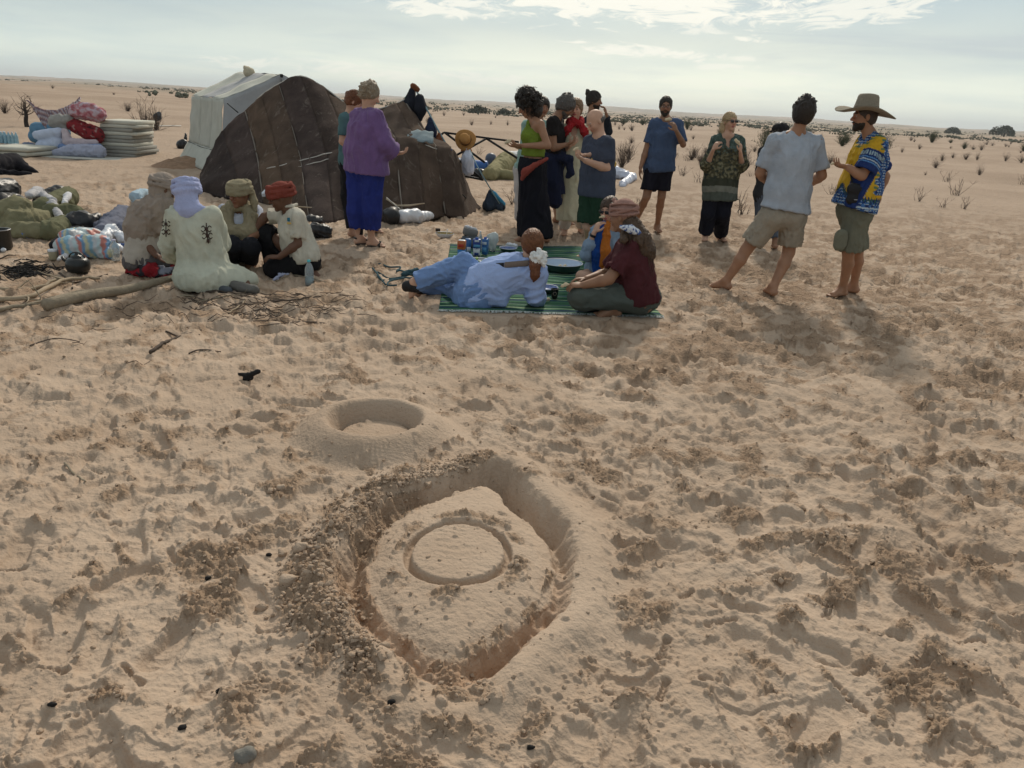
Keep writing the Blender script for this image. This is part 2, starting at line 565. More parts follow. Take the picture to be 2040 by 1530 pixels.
    # thin crust edges: terraces a few millimetres high on the smooth parts
    c = fbm(wx, wy * 1.3, 0.45, 3, 63) + 0.10 * fbm(wx, wy, 0.06, 2, 64)
    t = c * 3.2
    some = sst(fbm(x, y, 0.5, 2, 67), -0.2, 0.15)
    h += (1 - 0.7 * broken) * some * 0.010 * (np.floor(t) + sst(t - np.floor(t), 0.0, 0.06)) * vis(0.05) * (1 - 0.95 * pc)
    h += (0.0035 * fbm(x, y, 0.09, 3, 68) * vis(.06) + 0.0010 * perlin(x / 0.013, y / 0.013, 65) * vis(0.015)) * (1 - 0.6 * pc)
    mp = [G(a, b)[:2] for a, b in ((862, 622), (1334, 638), (1180, 486), (888, 482))]
    k0, k1 = np.searchsorted(rows, (5.6, 10.2))
    mk = 1 - sst(poly_sd(x[k0:k1], y[k0:k1], mp), -0.02, 0.10)
    lo = far_relief(x[k0:k1], y[k0:k1], r[k0:k1]) + 0.5 * near_relief(x[k0:k1], y[k0:k1], r[k0:k1]) - .01
    h[k0:k1] = h[k0:k1] * (1 - mk) + lo * mk
    broken[k0:k1] *= 1 - mk
    h += spac * 0.085 * np.random.default_rng(4).standard_normal(h.shape) * (0.30 + 0.70 * broken) * (1 - 0.5 * pc) * (1 - sst(r, 8, 16))
    h[0, :] = h[0, 0]
    n = nr * nc
    co = np.empty((n, 3), np.float32)
    co[:, 0] = x.ravel()
    co[:, 1] = y.ravel()
    co[:, 2] = h.ravel()
    idx = np.arange(n).reshape(nr, nc)
    a_, b_ = idx[:-1, :-1], idx[:-1, 1:]
    c_, d_ = idx[1:, 1:], idx[1:, :-1]
    q = np.stack([a_, b_, c_, d_], -1).reshape(-1, 4)
    wrap = np.stack([idx[:-1, -1], idx[:-1, 0], idx[1:, 0], idx[1:, -1]], -1)
    q = np.concatenate([q, wrap])[:, ::-1].astype(np.int32)
    me = bpy.data.meshes.new('ground')
    me.vertices.add(n)
    me.vertices.foreach_set('co', co.ravel())
    me.loops.add(q.size)
    me.loops.foreach_set('vertex_index', q.ravel())
    me.polygons.add(len(q))
    me.polygons.foreach_set('loop_start', np.arange(0, q.size, 4, dtype=np.int32))
    me.polygons.foreach_set('use_smooth', np.ones(len(q), bool))
    me.update(calc_edges=True)
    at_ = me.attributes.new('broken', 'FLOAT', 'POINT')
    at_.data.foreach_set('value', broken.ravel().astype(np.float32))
    damp = np.zeros_like(h)
    damp[:ii] = np.clip((dA > 0.0) * (dB > 0.0) * sst(-(ye - IRIS[1]), -0.15, 0.35), 0, 1)
    ob = bpy.data.objects.new('ground', me)
    at2 = me.attributes.new('damp', 'FLOAT', 'POINT')
    at2.data.foreach_set('value', damp.ravel().astype(np.float32))
    C.objects.link(ob)
    ob['kind'] = 'structure'
    return ob, (rows, cols, h)


ground, GRID = build_ground()


def gz(x, y):
    """height of the finished ground surface"""
    rows, cols, h = GRID
    i = np.clip(np.interp(math.hypot(x, y), rows, np.arange(len(rows))), 0, len(rows) - 1.001)
    j = np.clip(np.interp(math.atan2(x, y), cols, np.arange(len(cols))), 0, len(cols) - 1.001)
    i0, j0 = int(i), int(j)
    a, b = i - i0, j - j0
    return float(h[i0, j0] * (1 - a) * (1 - b) + h[i0 + 1, j0] * a * (1 - b) + h[i0, j0 + 1] * (1 - a) * b + h[i0 + 1, j0 + 1] * a * b)


def S(px, py):
    """point on the real ground surface under a pixel (two corrections for its relief)"""
    z = 0.0
    for _ in range(4):
        p = G(px, py, z)
        z = gz(p[0], p[1])
    return np.array([p[0], p[1], z])


sm = bpy.data.materials.new('sand')
sm.use_nodes = True
nt = NT(sm.node_tree)
bs = nt.n['Principled BSDF']
pos = nt.new('ShaderNodeNewGeometry').outputs['Position']
brk = nt.new('ShaderNodeAttribute', attribute_name='broken').outputs['Fac']
dmp = nt.new('ShaderNodeAttribute', attribute_name='damp').outputs['Fac']
n1 = nt.noise(pos, 1.3, 5, 0.55)
n2 = nt.noise(pos, 14.0, 5, 0.6)
n3 = nt.noise(pos, 160.0, 4, 0.65)
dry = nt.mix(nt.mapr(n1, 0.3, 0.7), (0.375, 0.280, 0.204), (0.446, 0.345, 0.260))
churn = nt.mix(nt.mapr(n2, 0.3, 0.7), (0.262, 0.182, 0.122), (0.345, 0.246, 0.170))  # browner moist sand, with the shade between crumbs darkened into the colour
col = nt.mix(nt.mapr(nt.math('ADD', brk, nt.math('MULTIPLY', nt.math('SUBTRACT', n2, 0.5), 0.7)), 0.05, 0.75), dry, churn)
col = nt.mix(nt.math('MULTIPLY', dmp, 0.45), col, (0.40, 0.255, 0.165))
# warmer, paler sand on the open plain
dist = nt.vmath('LENGTH', pos, out=1)
plain = nt.mix(nt.mapr(nt.noise(pos, 0.12, 5, 0.6), 0.35, 0.65), (0.315, 0.232, 0.168), (0.395, 0.298, 0.222))
col = nt.mix(nt.mapr(dist, 9, 26), col, plain)
veg = nt.math('MULTIPLY', nt.mapr(dist, 140, 500), nt.mapr(nt.noise(pos, 0.012, 7, 0.65), 0.44, 0.54))
col = nt.mix(nt.math('MULTIPLY', veg, 0.6), col, (0.16, 0.15, 0.10))
# specks of dark grit
sp = nt.noise(pos, 95.0, 2, 0.5)
spm = nt.math('MULTIPLY', nt.mapr(sp, 0.745, 0.775), nt.mapr(dist, 7, 3.5))
col = nt.mix(spm, col, (0.07, 0.05, 0.035))
col = nt.mix(nt.math('MULTIPLY', nt.math('SUBTRACT', n3, 0.45), 0.45, clamp=True), col, (0.26, 0.19, 0.13))
nt.put(bs.inputs['Base Color'], col)
bs.inputs['Roughness'].default_value = 0.92
bs.inputs['Specular IOR Level'].default_value = 0.15
bf = nt.math('ADD', nt.math('MULTIPLY', n3, 0.12), nt.noise(pos, 60.0, 3, 0.55))
bump = nt.new('ShaderNodeBump')
bump.inputs['Distance'].default_value = 0.018
nt.put(bump.inputs['Strength'], nt.math('ADD', 0.48, nt.math('MULTIPLY', brk, 0.5)))
nt.put(bump.inputs['Height'], bf)
bfar = nt.new('ShaderNodeBump')
bfar.inputs['Distance'].default_value = 0.10
nt.put(bfar.inputs['Strength'], nt.mapr(dist, 3.5, 9, 0.0, 0.75))
nt.put(bfar.inputs['Height'], nt.math('ADD', nt.noise(pos, 5.0, 4, 0.6, 0.4), nt.math('MULTIPLY', nt.noise(pos, 19.0, 2, 0.5), 0.25)))
nt.l.new(bump.outputs[0], bfar.inputs['Normal'])
nt.l.new(bfar.outputs[0], bs.inputs['Normal'])
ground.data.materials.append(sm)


# ---------------------------------------------------------------- loose clods of broken sand
def clod_mesh(name, pts):
    """pts: x, y, z, size; every clod an irregular lump"""
    import bmesh
    bm = bmesh.new()
    bmesh.ops.create_icosphere(bm, subdivisions=1, radius=1)
    bm.verts.ensure_lookup_table()
    bv = np.array([v.co[:] for v in bm.verts], np.float32)
    bfc = np.array([[v.index for v in f.verts] for f in bm.faces], np.int32)
    bm.free()
    g = np.random.default_rng(5)
    n = len(pts)
    jit = g.uniform(0.5, 1.2, (n, len(bv), 1)).astype(np.float32)
    sc = g.uniform([0.7, 0.7, 0.45], [1.3, 1.1, 0.95], (n, 3)).astype(np.float32)
    an = g.uniform(0, 6.28, n)
    v = bv[None] * jit * sc[:, None, :]
    ca, sa = np.cos(an)[:, None], np.sin(an)[:, None]
    vx = v[..., 0] * ca - v[..., 1] * sa
    vy = v[..., 0] * sa + v[..., 1] * ca
    v = np.stack([vx, vy, v[..., 2]], -1) * pts[:, None, 3:4] + pts[:, None, :3]
    f = (bfc[None] + (np.arange(n) * len(bv))[:, None, None]).reshape(-1, 3)
    me = bpy.data.meshes.new(name)
    me.vertices.add(n * len(bv))
    me.vertices.foreach_set('co', v.reshape(-1).astype(np.float32))
    me.loops.add(f.size)
    me.loops.foreach_set('vertex_index', f.ravel())
    me.polygons.add(len(f))
    me.polygons.foreach_set('loop_start', np.arange(0, f.size, 3, dtype=np.int32))
    me.polygons.foreach_set('use_smooth', np.arange(len(f)) % 3 > 0)
    me.update(calc_edges=True)
    ob = bpy.data.objects.new(name, me)
    C.objects.link(ob)
    return ob


def scatter_clods():
    rows, cols, h = GRID
    brk_ = np.empty(h.size, np.float32)
    ground.data.attributes['broken'].data.foreach_get('value', brk_)
    brk_ = brk_.reshape(h.shape)
    g = np.random.default_rng(9)
    out = []
    for _ in range(60000):
        if len(out) > 5200:
            break
        r_ = 1.15 + 6.5 * g.random() ** 1.4
        a_ = g.uniform(-R(40), R(40))
        i, j = np.searchsorted(rows, r_), np.searchsorted(cols, a_)
        b = brk_[i, j]
        x_, y_ = r_ * math.sin(a_), r_ * math.cos(a_)
        if g.random() > max(b * 0.8, 0.06):
            continue
        s_ = 0.0035 + 0.009 * g.random() ** 3 + (0.012 * g.random() if g.random() < 0.02 else 0)
        out.append((x_, y_, h[i, j] + s_ * 0.15, s_))
    O = np.array(outer)
    k = 0
    while k < 2300:          # the bank thrown up on the left of the trench
        q = g.integers(0, len(O))
        c = np.array(IRIS)
        d = O[q] - c
        if d[0] > 0.05 * abs(d[1]) or (d[1] < -0.5 and d[0] > -0.16):
            continue
        d = d / np.linalg.norm(d)
        w = abs(g.normal(0.055, 0.075))
        x_, y_ = O[q] + d * w + g.normal(0, 0.02, 2)
        r_, a_ = math.hypot(x_, y_), math.atan2(x_, y_)
        i, j = np.searchsorted(rows, r_), np.searchsorted(cols, a_)
        s_ = 0.0025 + 0.010 * g.random() ** 3 + (0.016 * g.random() if g.random() < 0.03 else 0)
        out.append((x_, y_, h[i, j] + s_ * 0.3, s_))
        k += 1
    o = clod_mesh('sand_clods', np.array(out, np.float32))
    o['kind'] = 'stuff'
    o.data.materials.append(sm)
    a = o.data.attributes.new('broken', 'FLOAT', 'POINT')
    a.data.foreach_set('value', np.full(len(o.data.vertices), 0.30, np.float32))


scatter_clods()
# ---------------------------------------------------------------- materials
MATS = {}


def mat(name, color=(0.5, 0.5, 0.5), rough=0.8, metal=0.0, spec=0.3, bump=0.0, bscale=60, var=0.12, vscale=9.0, attr=False, alpha=1.0, trans=0.0, ior=1.45, aniso=None, sheen=0.0):
    if name in MATS:
        return MATS[name]
    m = bpy.data.materials.new(name)
    m.use_nodes = True
    t = NT(m.node_tree)
    b = t.n['Principled BSDF']
    p = t.new('ShaderNodeTexCoord').outputs['Object']
    c = t.new('ShaderNodeAttribute', attribute_name='Col').outputs['Color'] if attr else tuple(color)
    nz = t.noise(p, vscale, 5, 0.6)
    f = t.mapr(nz, 0.25, 0.75, 1 - var, 1 + var * 0.8, smooth=False)
    cc = t.new('ShaderNodeMix', data_type='RGBA', blend_type='MULTIPLY')
    cc.inputs[0].default_value = 1
    t.put(cc.inputs[6], c)
    comb = t.new('ShaderNodeCombineXYZ')
    for i in range(3):
        t.put(comb.inputs[i], f)
    t.l.new(comb.outputs[0], cc.inputs[7])
    t.put(b.inputs['Base Color'], cc.outputs[2])
    b.inputs['Roughness'].default_value = rough
    b.inputs['Metallic'].default_value = metal
    b.inputs['Specular IOR Level'].default_value = spec
    b.inputs['Alpha'].default_value = alpha
    b.inputs['Transmission Weight'].default_value = trans
    b.inputs['IOR'].default_value = ior
    if sheen:
        b.inputs['Sheen Weight'].default_value = sheen
    if bump:
        bn = t.new('ShaderNodeBump')
        bn.inputs['Strength'].default_value = bump
        bn.inputs['Distance'].default_value = 0.01
        t.put(bn.inputs['Height'], t.math('ADD', t.noise(p, bscale, 4, 0.6), t.noise(p, bscale * 0.18, 3, 0.5, 0.6)))
        t.l.new(bn.outputs[0], b.inputs['Normal'])
    MATS[name] = m
    return m


def cloth(name, color, **kw):
    kw.setdefault('rough', 0.9)
    kw.setdefault('spec', 0.15)
    kw.setdefault('bump', 0.55)
    kw.setdefault('bscale', 90)
    kw.setdefault('var', 0.17)
    return mat(name, color, **kw)


# ---------------------------------------------------------------- objects, parts, labels
def link(o, parent=None):
    C.objects.link(o)
    if parent is not None:
        o.parent = parent
        o.matrix_parent_inverse = parent.matrix_world.inverted()
    return o


def thing(name, loc, label, cat, group=None):
    o = bpy.data.objects.new(name, None)
    o.empty_display_size = 0.1
    o.location = loc
    o.matrix_world = Matrix.Translation(Vector(loc))
    C.objects.link(o)
    o['label'] = label
    o['category'] = cat
    if group:
        o['group'] = group
    return o


def tag(o, label, cat, group=None):
    o['label'] = label
    o['category'] = cat
    if group:
        o['group'] = group
    return o


def meshobj(name, verts, faces, material, parent=None, smooth=True, col=None):
    """mesh from world-space vertices; a part keeps its thing's origin, a top-level mesh gets its own"""
    v = np.asarray(verts, float)
    org = np.array(parent.matrix_world.translation) if parent is not None else np.array([v[:, 0].mean(), v[:, 1].mean(), v[:, 2].min()])
    me = bpy.data.meshes.new(name)
    if isinstance(faces, np.ndarray) and faces.ndim == 2:
        n, k = faces.shape
        me.vertices.add(len(v))
        me.vertices.foreach_set('co', (v - org).astype(np.float32).ravel())
        me.loops.add(n * k)
        me.loops.foreach_set('vertex_index', faces.astype(np.int32).ravel())
        me.polygons.add(n)
        me.polygons.foreach_set('loop_start', np.arange(0, n * k, k, dtype=np.int32))
        me.update(calc_edges=True)
    else:
        me.from_pydata((v - org).tolist(), [], [list(map(int, f)) for f in faces])
        me.update()
    me.polygons.foreach_set('use_smooth', np.full(len(me.polygons), bool(smooth)))
    if col is not None:
        a = me.attributes.new('Col', 'FLOAT_COLOR', 'POINT')
        c4 = np.ones((len(v), 4), np.float32)
        c4[:, :3] = col
        a.data.foreach_set('color', c4.ravel())
    me.materials.append(material)
    o = bpy.data.objects.new(name, me)
    o.matrix_world = Matrix.Translation(Vector(org))
    C.objects.link(o)
    if parent is not None:
        o.parent = parent
        o.matrix_parent_inverse = parent.matrix_world.inverted()
    return o


class MB:
    """collects simple solids into one mesh"""
    def __init__(s):
        s.v, s.f = [], []

    def add(s, v, f):
        o = len(s.v)
        s.v += [tuple(map(float, p)) for p in v]
        s.f += [[o + i for i in q] for q in f]
        return s

    def box(s, c, size, rz=0.0, rot=None, bev=0.0):
        hx, hy, hz = size[0] / 2, size[1] / 2, size[2] / 2
        M3 = rot if rot is not None else np.array(Matrix.Rotation(rz, 3, 'Z'))
        if bev <= 0:
            v = [(x, y, z) for x in (-hx, hx) for y in (-hy, hy) for z in (-hz, hz)]
            f = [(0, 1, 3, 2), (4, 6, 7, 5), (0, 4, 5, 1), (2, 3, 7, 6), (0, 2, 6, 4), (1, 5, 7, 3)]
        else:
            b = bev
            prof = [(-hz, b), (-hz + b, 0), (hz - b, 0), (hz, b)]
            v, f = [], []
            for z, i in prof:
                X_, Y_ = hx - i, hy - i
                v += [(-X_ + b, -Y_, z), (X_ - b, -Y_, z), (X_, -Y_ + b, z), (X_, Y_ - b, z), (X_ - b, Y_, z), (-X_ + b, Y_, z), (-X_, Y_ - b, z), (-X_, -Y_ + b, z)]
            for k in range(3):
                for i in range(8):
                    j = (i + 1) % 8
                    f.append((k * 8 + i, k * 8 + j, k * 8 + 8 + j, k * 8 + 8 + i))
            f.append(tuple(range(7, -1, -1)))
            f.append(tuple(range(24, 32)))
        v = [np.asarray(c) + M3 @ np.array(p) for p in v]
        return s.add(v, f)

    def tube(s, pts, rad, n=7, cap=True):
        pts = [np.asarray(p, float) for p in pts]
        if not hasattr(rad, '__len__'):
            rad = [rad] * len(pts)
        rings = []
        prev = None
        for i, p in enumerate(pts):
            d = pts[min(i + 1, len(pts) - 1)] - pts[max(i - 1, 0)]
            d = d / (np.linalg.norm(d) + 1e-9)
            if prev is None:
                a = np.cross(d, [0, 0, 1.0])
                if np.linalg.norm(a) < 0.1:
                    a = np.cross(d, [1.0, 0, 0])
            else:
                a = prev - d * (prev @ d)
            a = a / (np.linalg.norm(a) + 1e-9)
            prev = a
            b = np.cross(d, a)
            rings.append([p + rad[i] * (math.cos(t) * a + math.sin(t) * b) for t in np.linspace(0, 2 * math.pi, n, endpoint=False)])
        v = [q for r_ in rings for q in r_]
        f = []
        for k in range(len(pts) - 1):
            for i in range(n):
                j = (i + 1) % n
                f.append((k * n + i, k * n + j, (k + 1) * n + j, (k + 1) * n + i))
        if cap:
            f.append(tuple(range(n - 1, -1, -1)))
            f.append(tuple(range((len(pts) - 1) * n, len(pts) * n)))
        return s.add(v, f)

    def lathe(s, c, prof, n=20, rot=None, sx=1.0, sy=1.0):
        M3 = np.eye(3) if rot is None else rot
        v, f = [], []
        for r_, z in prof:
            for i in range(n):
                t = 2 * math.pi * i / n
                v.append(np.asarray(c) + M3 @ np.array([r_ * math.cos(t) * sx, r_ * math.sin(t) * sy, z]))
        for k in range(len(prof) - 1):
            for i in range(n):
                j = (i + 1) % n
                f.append((k * n + i, k * n + j, (k + 1) * n + j, (k + 1) * n + i))
        return s.add(v, f)

    def obj(s, name, material, parent=None, smooth=True, col=None):
        return meshobj(name, s.v, s.f, material, parent, smooth, col)


# ---------------------------------------------------------------- 3D noise
_g3 = rng.normal(size=(4096, 3)).astype(np.float32)
_g3 /= np.linalg.norm(_g3, axis=1)[:, None]


def noise3(p, seed=0):
    p = np.asarray(p, np.float32) + seed * 13.7
    i = np.floor(p).astype(np.int32)
    f = p - i
    u = f * f * (3 - 2 * f)
    out = 0
    for dx in (0, 1):
        for dy in (0, 1):
            for dz in (0, 1):
                h = _perm[(_perm[(_perm[(i[:, 0] + dx) & 4095] + i[:, 1] + dy) & 4095] + i[:, 2] + dz) & 4095]
                g = _g3[h]
                d = g[:, 0] * (f[:, 0] - dx) + g[:, 1] * (f[:, 1] - dy) + g[:, 2] * (f[:, 2] - dz)
                out = out + d * (u[:, 0] if dx else 1 - u[:, 0]) * (u[:, 1] if dy else 1 - u[:, 1]) * (u[:, 2] if dz else 1 - u[:, 2])
    return out * 1.8


def V3(*a):
    return np.array(a, float)


def unit(v):
    v = np.asarray(v, float)
    return v / (np.linalg.norm(v) + 1e-12)


# ---------------------------------------------------------------- smooth solids
class SDF:
    """a body modelled as smoothly joined limbs; meshed by surface nets on a grid that is finer where asked"""
    def __init__(s):
        s.ops = []
        s.fine = []

    def cap(s, a, b, ra, rb=None, k=0.02, ax=None, sc=1.0, neg=False, flat=False, hollow=0.0):
        """tapered limb; widened by sc along the axis ax"""
        s.ops.append(('cap', np.asarray(a, float), np.asarray(b, float), ra, ra if rb is None else rb, k, None if ax is None else unit(ax), sc, neg, flat, hollow))
        return s

    def chain(s, pts, rads, k=0.02, **kw):
        for i in range(len(pts) - 1):
            s.cap(pts[i], pts[i + 1], rads[i], rads[i + 1], k, **kw)
        return s

    def ell(s, c, r_, k=0.02, M3=None, neg=False):
        s.ops.append(('ell', np.asarray(c, float), np.asarray(r_, float), np.eye(3) if M3 is None else np.asarray(M3, float), k, neg))
        return s

    def cut(s, p, n, c=None, R_=99.0):
        """remove what lies beyond the plane (p, n) within R_ of c"""
        s.ops.append(('cut', np.asarray(p, float), unit(n), np.asarray(p if c is None else c, float), R_))
        return s

    def fine_at(s, c, r_, step):
        s.fine.append((np.asarray(c, float), r_, step))
        return s

    def bounds(s):
        lo, hi = np.full(3, 1e9), np.full(3, -1e9)
        for o in s.ops:
            if o[0] == 'cap' and not o[8]:
                m = max(o[3], o[4]) * max(1, o[7])
                lo = np.minimum(lo, np.minimum(o[1], o[2]) - m)
                hi = np.maximum(hi, np.maximum(o[1], o[2]) + m)
            if o[0] == 'ell' and not o[5]:
                m = np.abs(o[3].T) @ o[2]
                lo = np.minimum(lo, o[1] - m)
                hi = np.maximum(hi, o[1] + m)
        return lo, hi

    def mesh(s, step):
        lo, hi = s.bounds()
        ax = []
        for a in range(3):
            x = lo[a] - 2.2 * step
            c = [x]
            while x < hi[a] + 2.2 * step:
                st = step
                for fc, fr, fs in s.fine:
                    if fc[a] - fr - step < x < fc[a] + fr:
                        st = min(st, fs)
                x += st
                c.append(x)
            ax.append(np.array(c))
        X_, Y_, Z_ = ax
        Vf = np.full((len(X_), len(Y_), len(Z_)), 0.25, np.float32)
        M_ = 0.045
        for o in s.ops:
            if o[0] == 'cap':
                _, a, b, ra, rb, k, an, sc, neg, flat, hollow = o
                m = max(ra, rb) * max(1, sc) + M_ + k
                l, h = np.minimum(a, b) - m, np.maximum(a, b) + m
            elif o[0] == 'ell':
                _, c, r_, M3, k, neg = o
                m = np.abs(M3.T) @ r_ + M_ + k
                l, h = c - m, c + m
            else:
                _, p, n, c, RR = o
                l, h = c - RR, c + RR
            sl = tuple(slice(int(np.searchsorted(A, l[i])), int(np.searchsorted(A, h[i]))) for i, A in enumerate(ax))
            if any(q.stop - q.start < 1 for q in sl):
                continue
            x = X_[sl[0]][:, None, None].astype(np.float32)
            y = Y_[sl[1]][None, :, None].astype(np.float32)
            z = Z_[sl[2]][None, None, :].astype(np.float32)
            W = Vf[sl]
            if o[0] == 'cap':
                px, py, pz = x - a[0], y - a[1], z - a[2]
                e = b - a
                if an is not None:
                    q = (px * an[0] + py * an[1] + pz * an[2]) * (1 / sc - 1)
                    px, py, pz = px + q * an[0], py + q * an[1], pz + q * an[2]
                    e = e + (e @ an) * (1 / sc - 1) * an
                L2 = e @ e + 1e-9
                e0 = unit(b - a)
                L0 = np.linalg.norm(b - a)
                t = np.clip((px * e[0] + py * e[1] + pz * e[2]) / L2, 0, 1)
                d = np.sqrt((px - e[0] * t) ** 2 + (py - e[1] * t) ** 2 + (pz - e[2] * t) ** 2) - (ra + (rb - ra) * t)
                if flat:
                    al = (x - a[0]) * e0[0] + (y - a[1]) * e0[1] + (z - a[2]) * e0[2]
                    if hollow:
                        d = np.maximum(d, -np.maximum(d + hollow, (L0 - 0.05) - al))
                    d = np.maximum(d, al - L0)
            elif o[0] == 'ell':
                px, py, pz = x - c[0], y - c[1], z - c[2]
                u = [(px * M3[i, 0] + py * M3[i, 1] + pz * M3[i, 2]) for i in range(3)]
                q = np.sqrt((u[0] / r_[0]) ** 2 + (u[1] / r_[1]) ** 2 + (u[2] / r_[2]) ** 2)
                g = np.sqrt((u[0] / r_[0] ** 2) ** 2 + (u[1] / r_[1] ** 2) ** 2 + (u[2] / r_[2] ** 2) ** 2)
                d = q * (q - 1) / (g + 1e-6)
            else:
                d = (x - p[0]) * n[0] + (y - p[1]) * n[1] + (z - p[2]) * n[2]
                if RR < 50:
                    inside = ((x - c[0]) ** 2 + (y - c[1]) ** 2 + (z - c[2]) ** 2) < RR * RR
                    d = np.where(inside, d, -1)
                Vf[sl] = np.maximum(W, d)
                continue
            if neg:
                hh = np.clip(0.5 - 0.5 * (W + d) / k, 0, 1)
                Vf[sl] = np.where(W > 0.2, W, W * (1 - hh) - d * hh + k * hh * (1 - hh))
            else:
                hh = np.clip(0.5 + 0.5 * (W - d) / k, 0, 1)
                Vf[sl] = W * (1 - hh) + d * hh - k * hh * (1 - hh)
        return nets(Vf, X_, Y_, Z_)


def nets(Vf, X_, Y_, Z_):
    neg = Vf < 0
    c = neg[:-1, :-1, :-1].astype(np.int8)
    for dx in (0, 1):
        for dy in (0, 1):
            for dz in (0, 1):
                if dx or dy or dz:
                    c = c + neg[dx:neg.shape[0] - 1 + dx, dy:neg.shape[1] - 1 + dy, dz:neg.shape[2] - 1 + dz]
    I, J, K = np.nonzero((c > 0) & (c < 8))
    idx = np.full(c.shape, -1, np.int32)
    idx[I, J, K] = np.arange(len(I))
    acc = np.zeros((len(I), 3))
    cnt = np.zeros(len(I))
    cor = [(dx, dy, dz) for dx in (0, 1) for dy in (0, 1) for dz in (0, 1)]
    val = {q: Vf[I + q[0], J + q[1], K + q[2]] for q in cor}
    posn = {q: np.stack([X_[I + q[0]], Y_[J + q[1]], Z_[K + q[2]]], -1) for q in cor}
    for a in cor:
        for b in cor:
            if sum(b) - sum(a) == 1 and all(b[i] >= a[i] for i in range(3)):
                m = (val[a] < 0) != (val[b] < 0)
                t = val[a][m] / (val[a][m] - val[b][m])
                acc[m] += posn[a][m] + (posn[b][m] - posn[a][m]) * t[:, None]
                cnt[m] += 1
    v = acc / np.maximum(cnt, 1)[:, None]
    quads = []
    # edges along x
    for axis in range(3):
        if axis == 0:
            A, B = neg[:-1, 1:-1, 1:-1], neg[1:, 1:-1, 1:-1]
            i, j, k = np.nonzero(A != B)
            s_ = A[i, j, k]
            j, k = j + 1, k + 1
            q = np.stack([idx[i, j - 1, k - 1], idx[i, j, k - 1], idx[i, j, k], idx[i, j - 1, k]], -1)
        elif axis == 1:
            A, B = neg[1:-1, :-1, 1:-1], neg[1:-1, 1:, 1:-1]
            i, j, k = np.nonzero(A != B)
            s_ = A[i, j, k]
            i, k = i + 1, k + 1
            q = np.stack([idx[i - 1, j, k - 1], idx[i - 1, j, k], idx[i, j, k], idx[i, j, k - 1]], -1)
        else:
            A, B = neg[1:-1, 1:-1, :-1], neg[1:-1, 1:-1, 1:]
            i, j, k = np.nonzero(A != B)
            s_ = A[i, j, k]
            i, j = i + 1, j + 1
            q = np.stack([idx[i - 1, j - 1, k], idx[i, j - 1, k], idx[i, j, k], idx[i - 1, j, k]], -1)
        quads.append(np.where(s_[:, None], q, q[:, ::-1]))
    f = np.concatenate(quads)
    f = f[(f >= 0).all(1)]
    return v, f


def vnormals(v, f):
    n = np.zeros_like(v)
    fn = np.cross(v[f[:, 2]] - v[f[:, 0]], v[f[:, 3]] - v[f[:, 1]]) if f.shape[1] == 4 else np.cross(v[f[:, 1]] - v[f[:, 0]], v[f[:, 2]] - v[f[:, 0]])
    for i in range(f.shape[1]):
        np.add.at(n, f[:, i], fn)
    return n / (np.linalg.norm(n, axis=1)[:, None] + 1e-12)


def relax(v, f, n=1, w=0.5):
    for _ in range(n):
        acc = np.zeros_like(v)
        c = np.zeros(len(v))
        for i in range(f.shape[1]):
            a, b = f[:, i], f[:, (i + 1) % f.shape[1]]
            np.add.at(acc, a, v[b])
            np.add.at(c, a, 1)
        v = v * (1 - w) + w * acc / np.maximum(c, 1)[:, None]
    return v


def folds(v, f, amp=0.008, wave=0.07, stretch=0.35, down=(0, 0, 1), seed=0):
    """cloth creases: ridged noise drawn out along the hanging direction"""
    if amp <= 0:
        return v
    n = vnormals(v, f)
    d = unit(down)
    t = (v @ d)[:, None] * d
    q = (v - t) + t * stretch
    w = np.stack([noise3(v / (wave * 2.5), seed + 5), noise3(v / (wave * 2.5), seed + 6), noise3(v / (wave * 2.5), seed + 7)], -1)
    q = q / wave + w * 0.5
    a = noise3(q, seed)
    b = noise3(q * 2.3, seed + 1)
    ra = np.clip(1 - 2.6 * np.abs(a), -0.4, 1)
    rb = np.clip(1 - 2.6 * np.abs(b), -0.4, 1)
    r_ = (np.sign(ra) * np.abs(ra) ** 1.4) * 0.75 + rb * 0.28
    m = 0.35 + 0.75 * np.clip(noise3(v / (wave * 3), seed + 2) * 1.3 + 0.5, 0, 1)
    return v + n * (amp * 1.7 * (r_ - 0.30) * m)[:, None]


# ---------------------------------------------------------------- people
SKIN = {'fair': (0.50, 0.30, 0.21), 'light': (0.46, 0.27, 0.185), 'tan': (0.33, 0.175, 0.105), 'brown': (0.21, 0.105, 0.062), 'dark': (0.125, 0.062, 0.038), 'mid': (0.27, 0.145, 0.088)}
skin_mat = mat('skin', rough=0.55, spec=0.35, attr=True, var=0.09, vscale=14, bump=0.12, bscale=120)


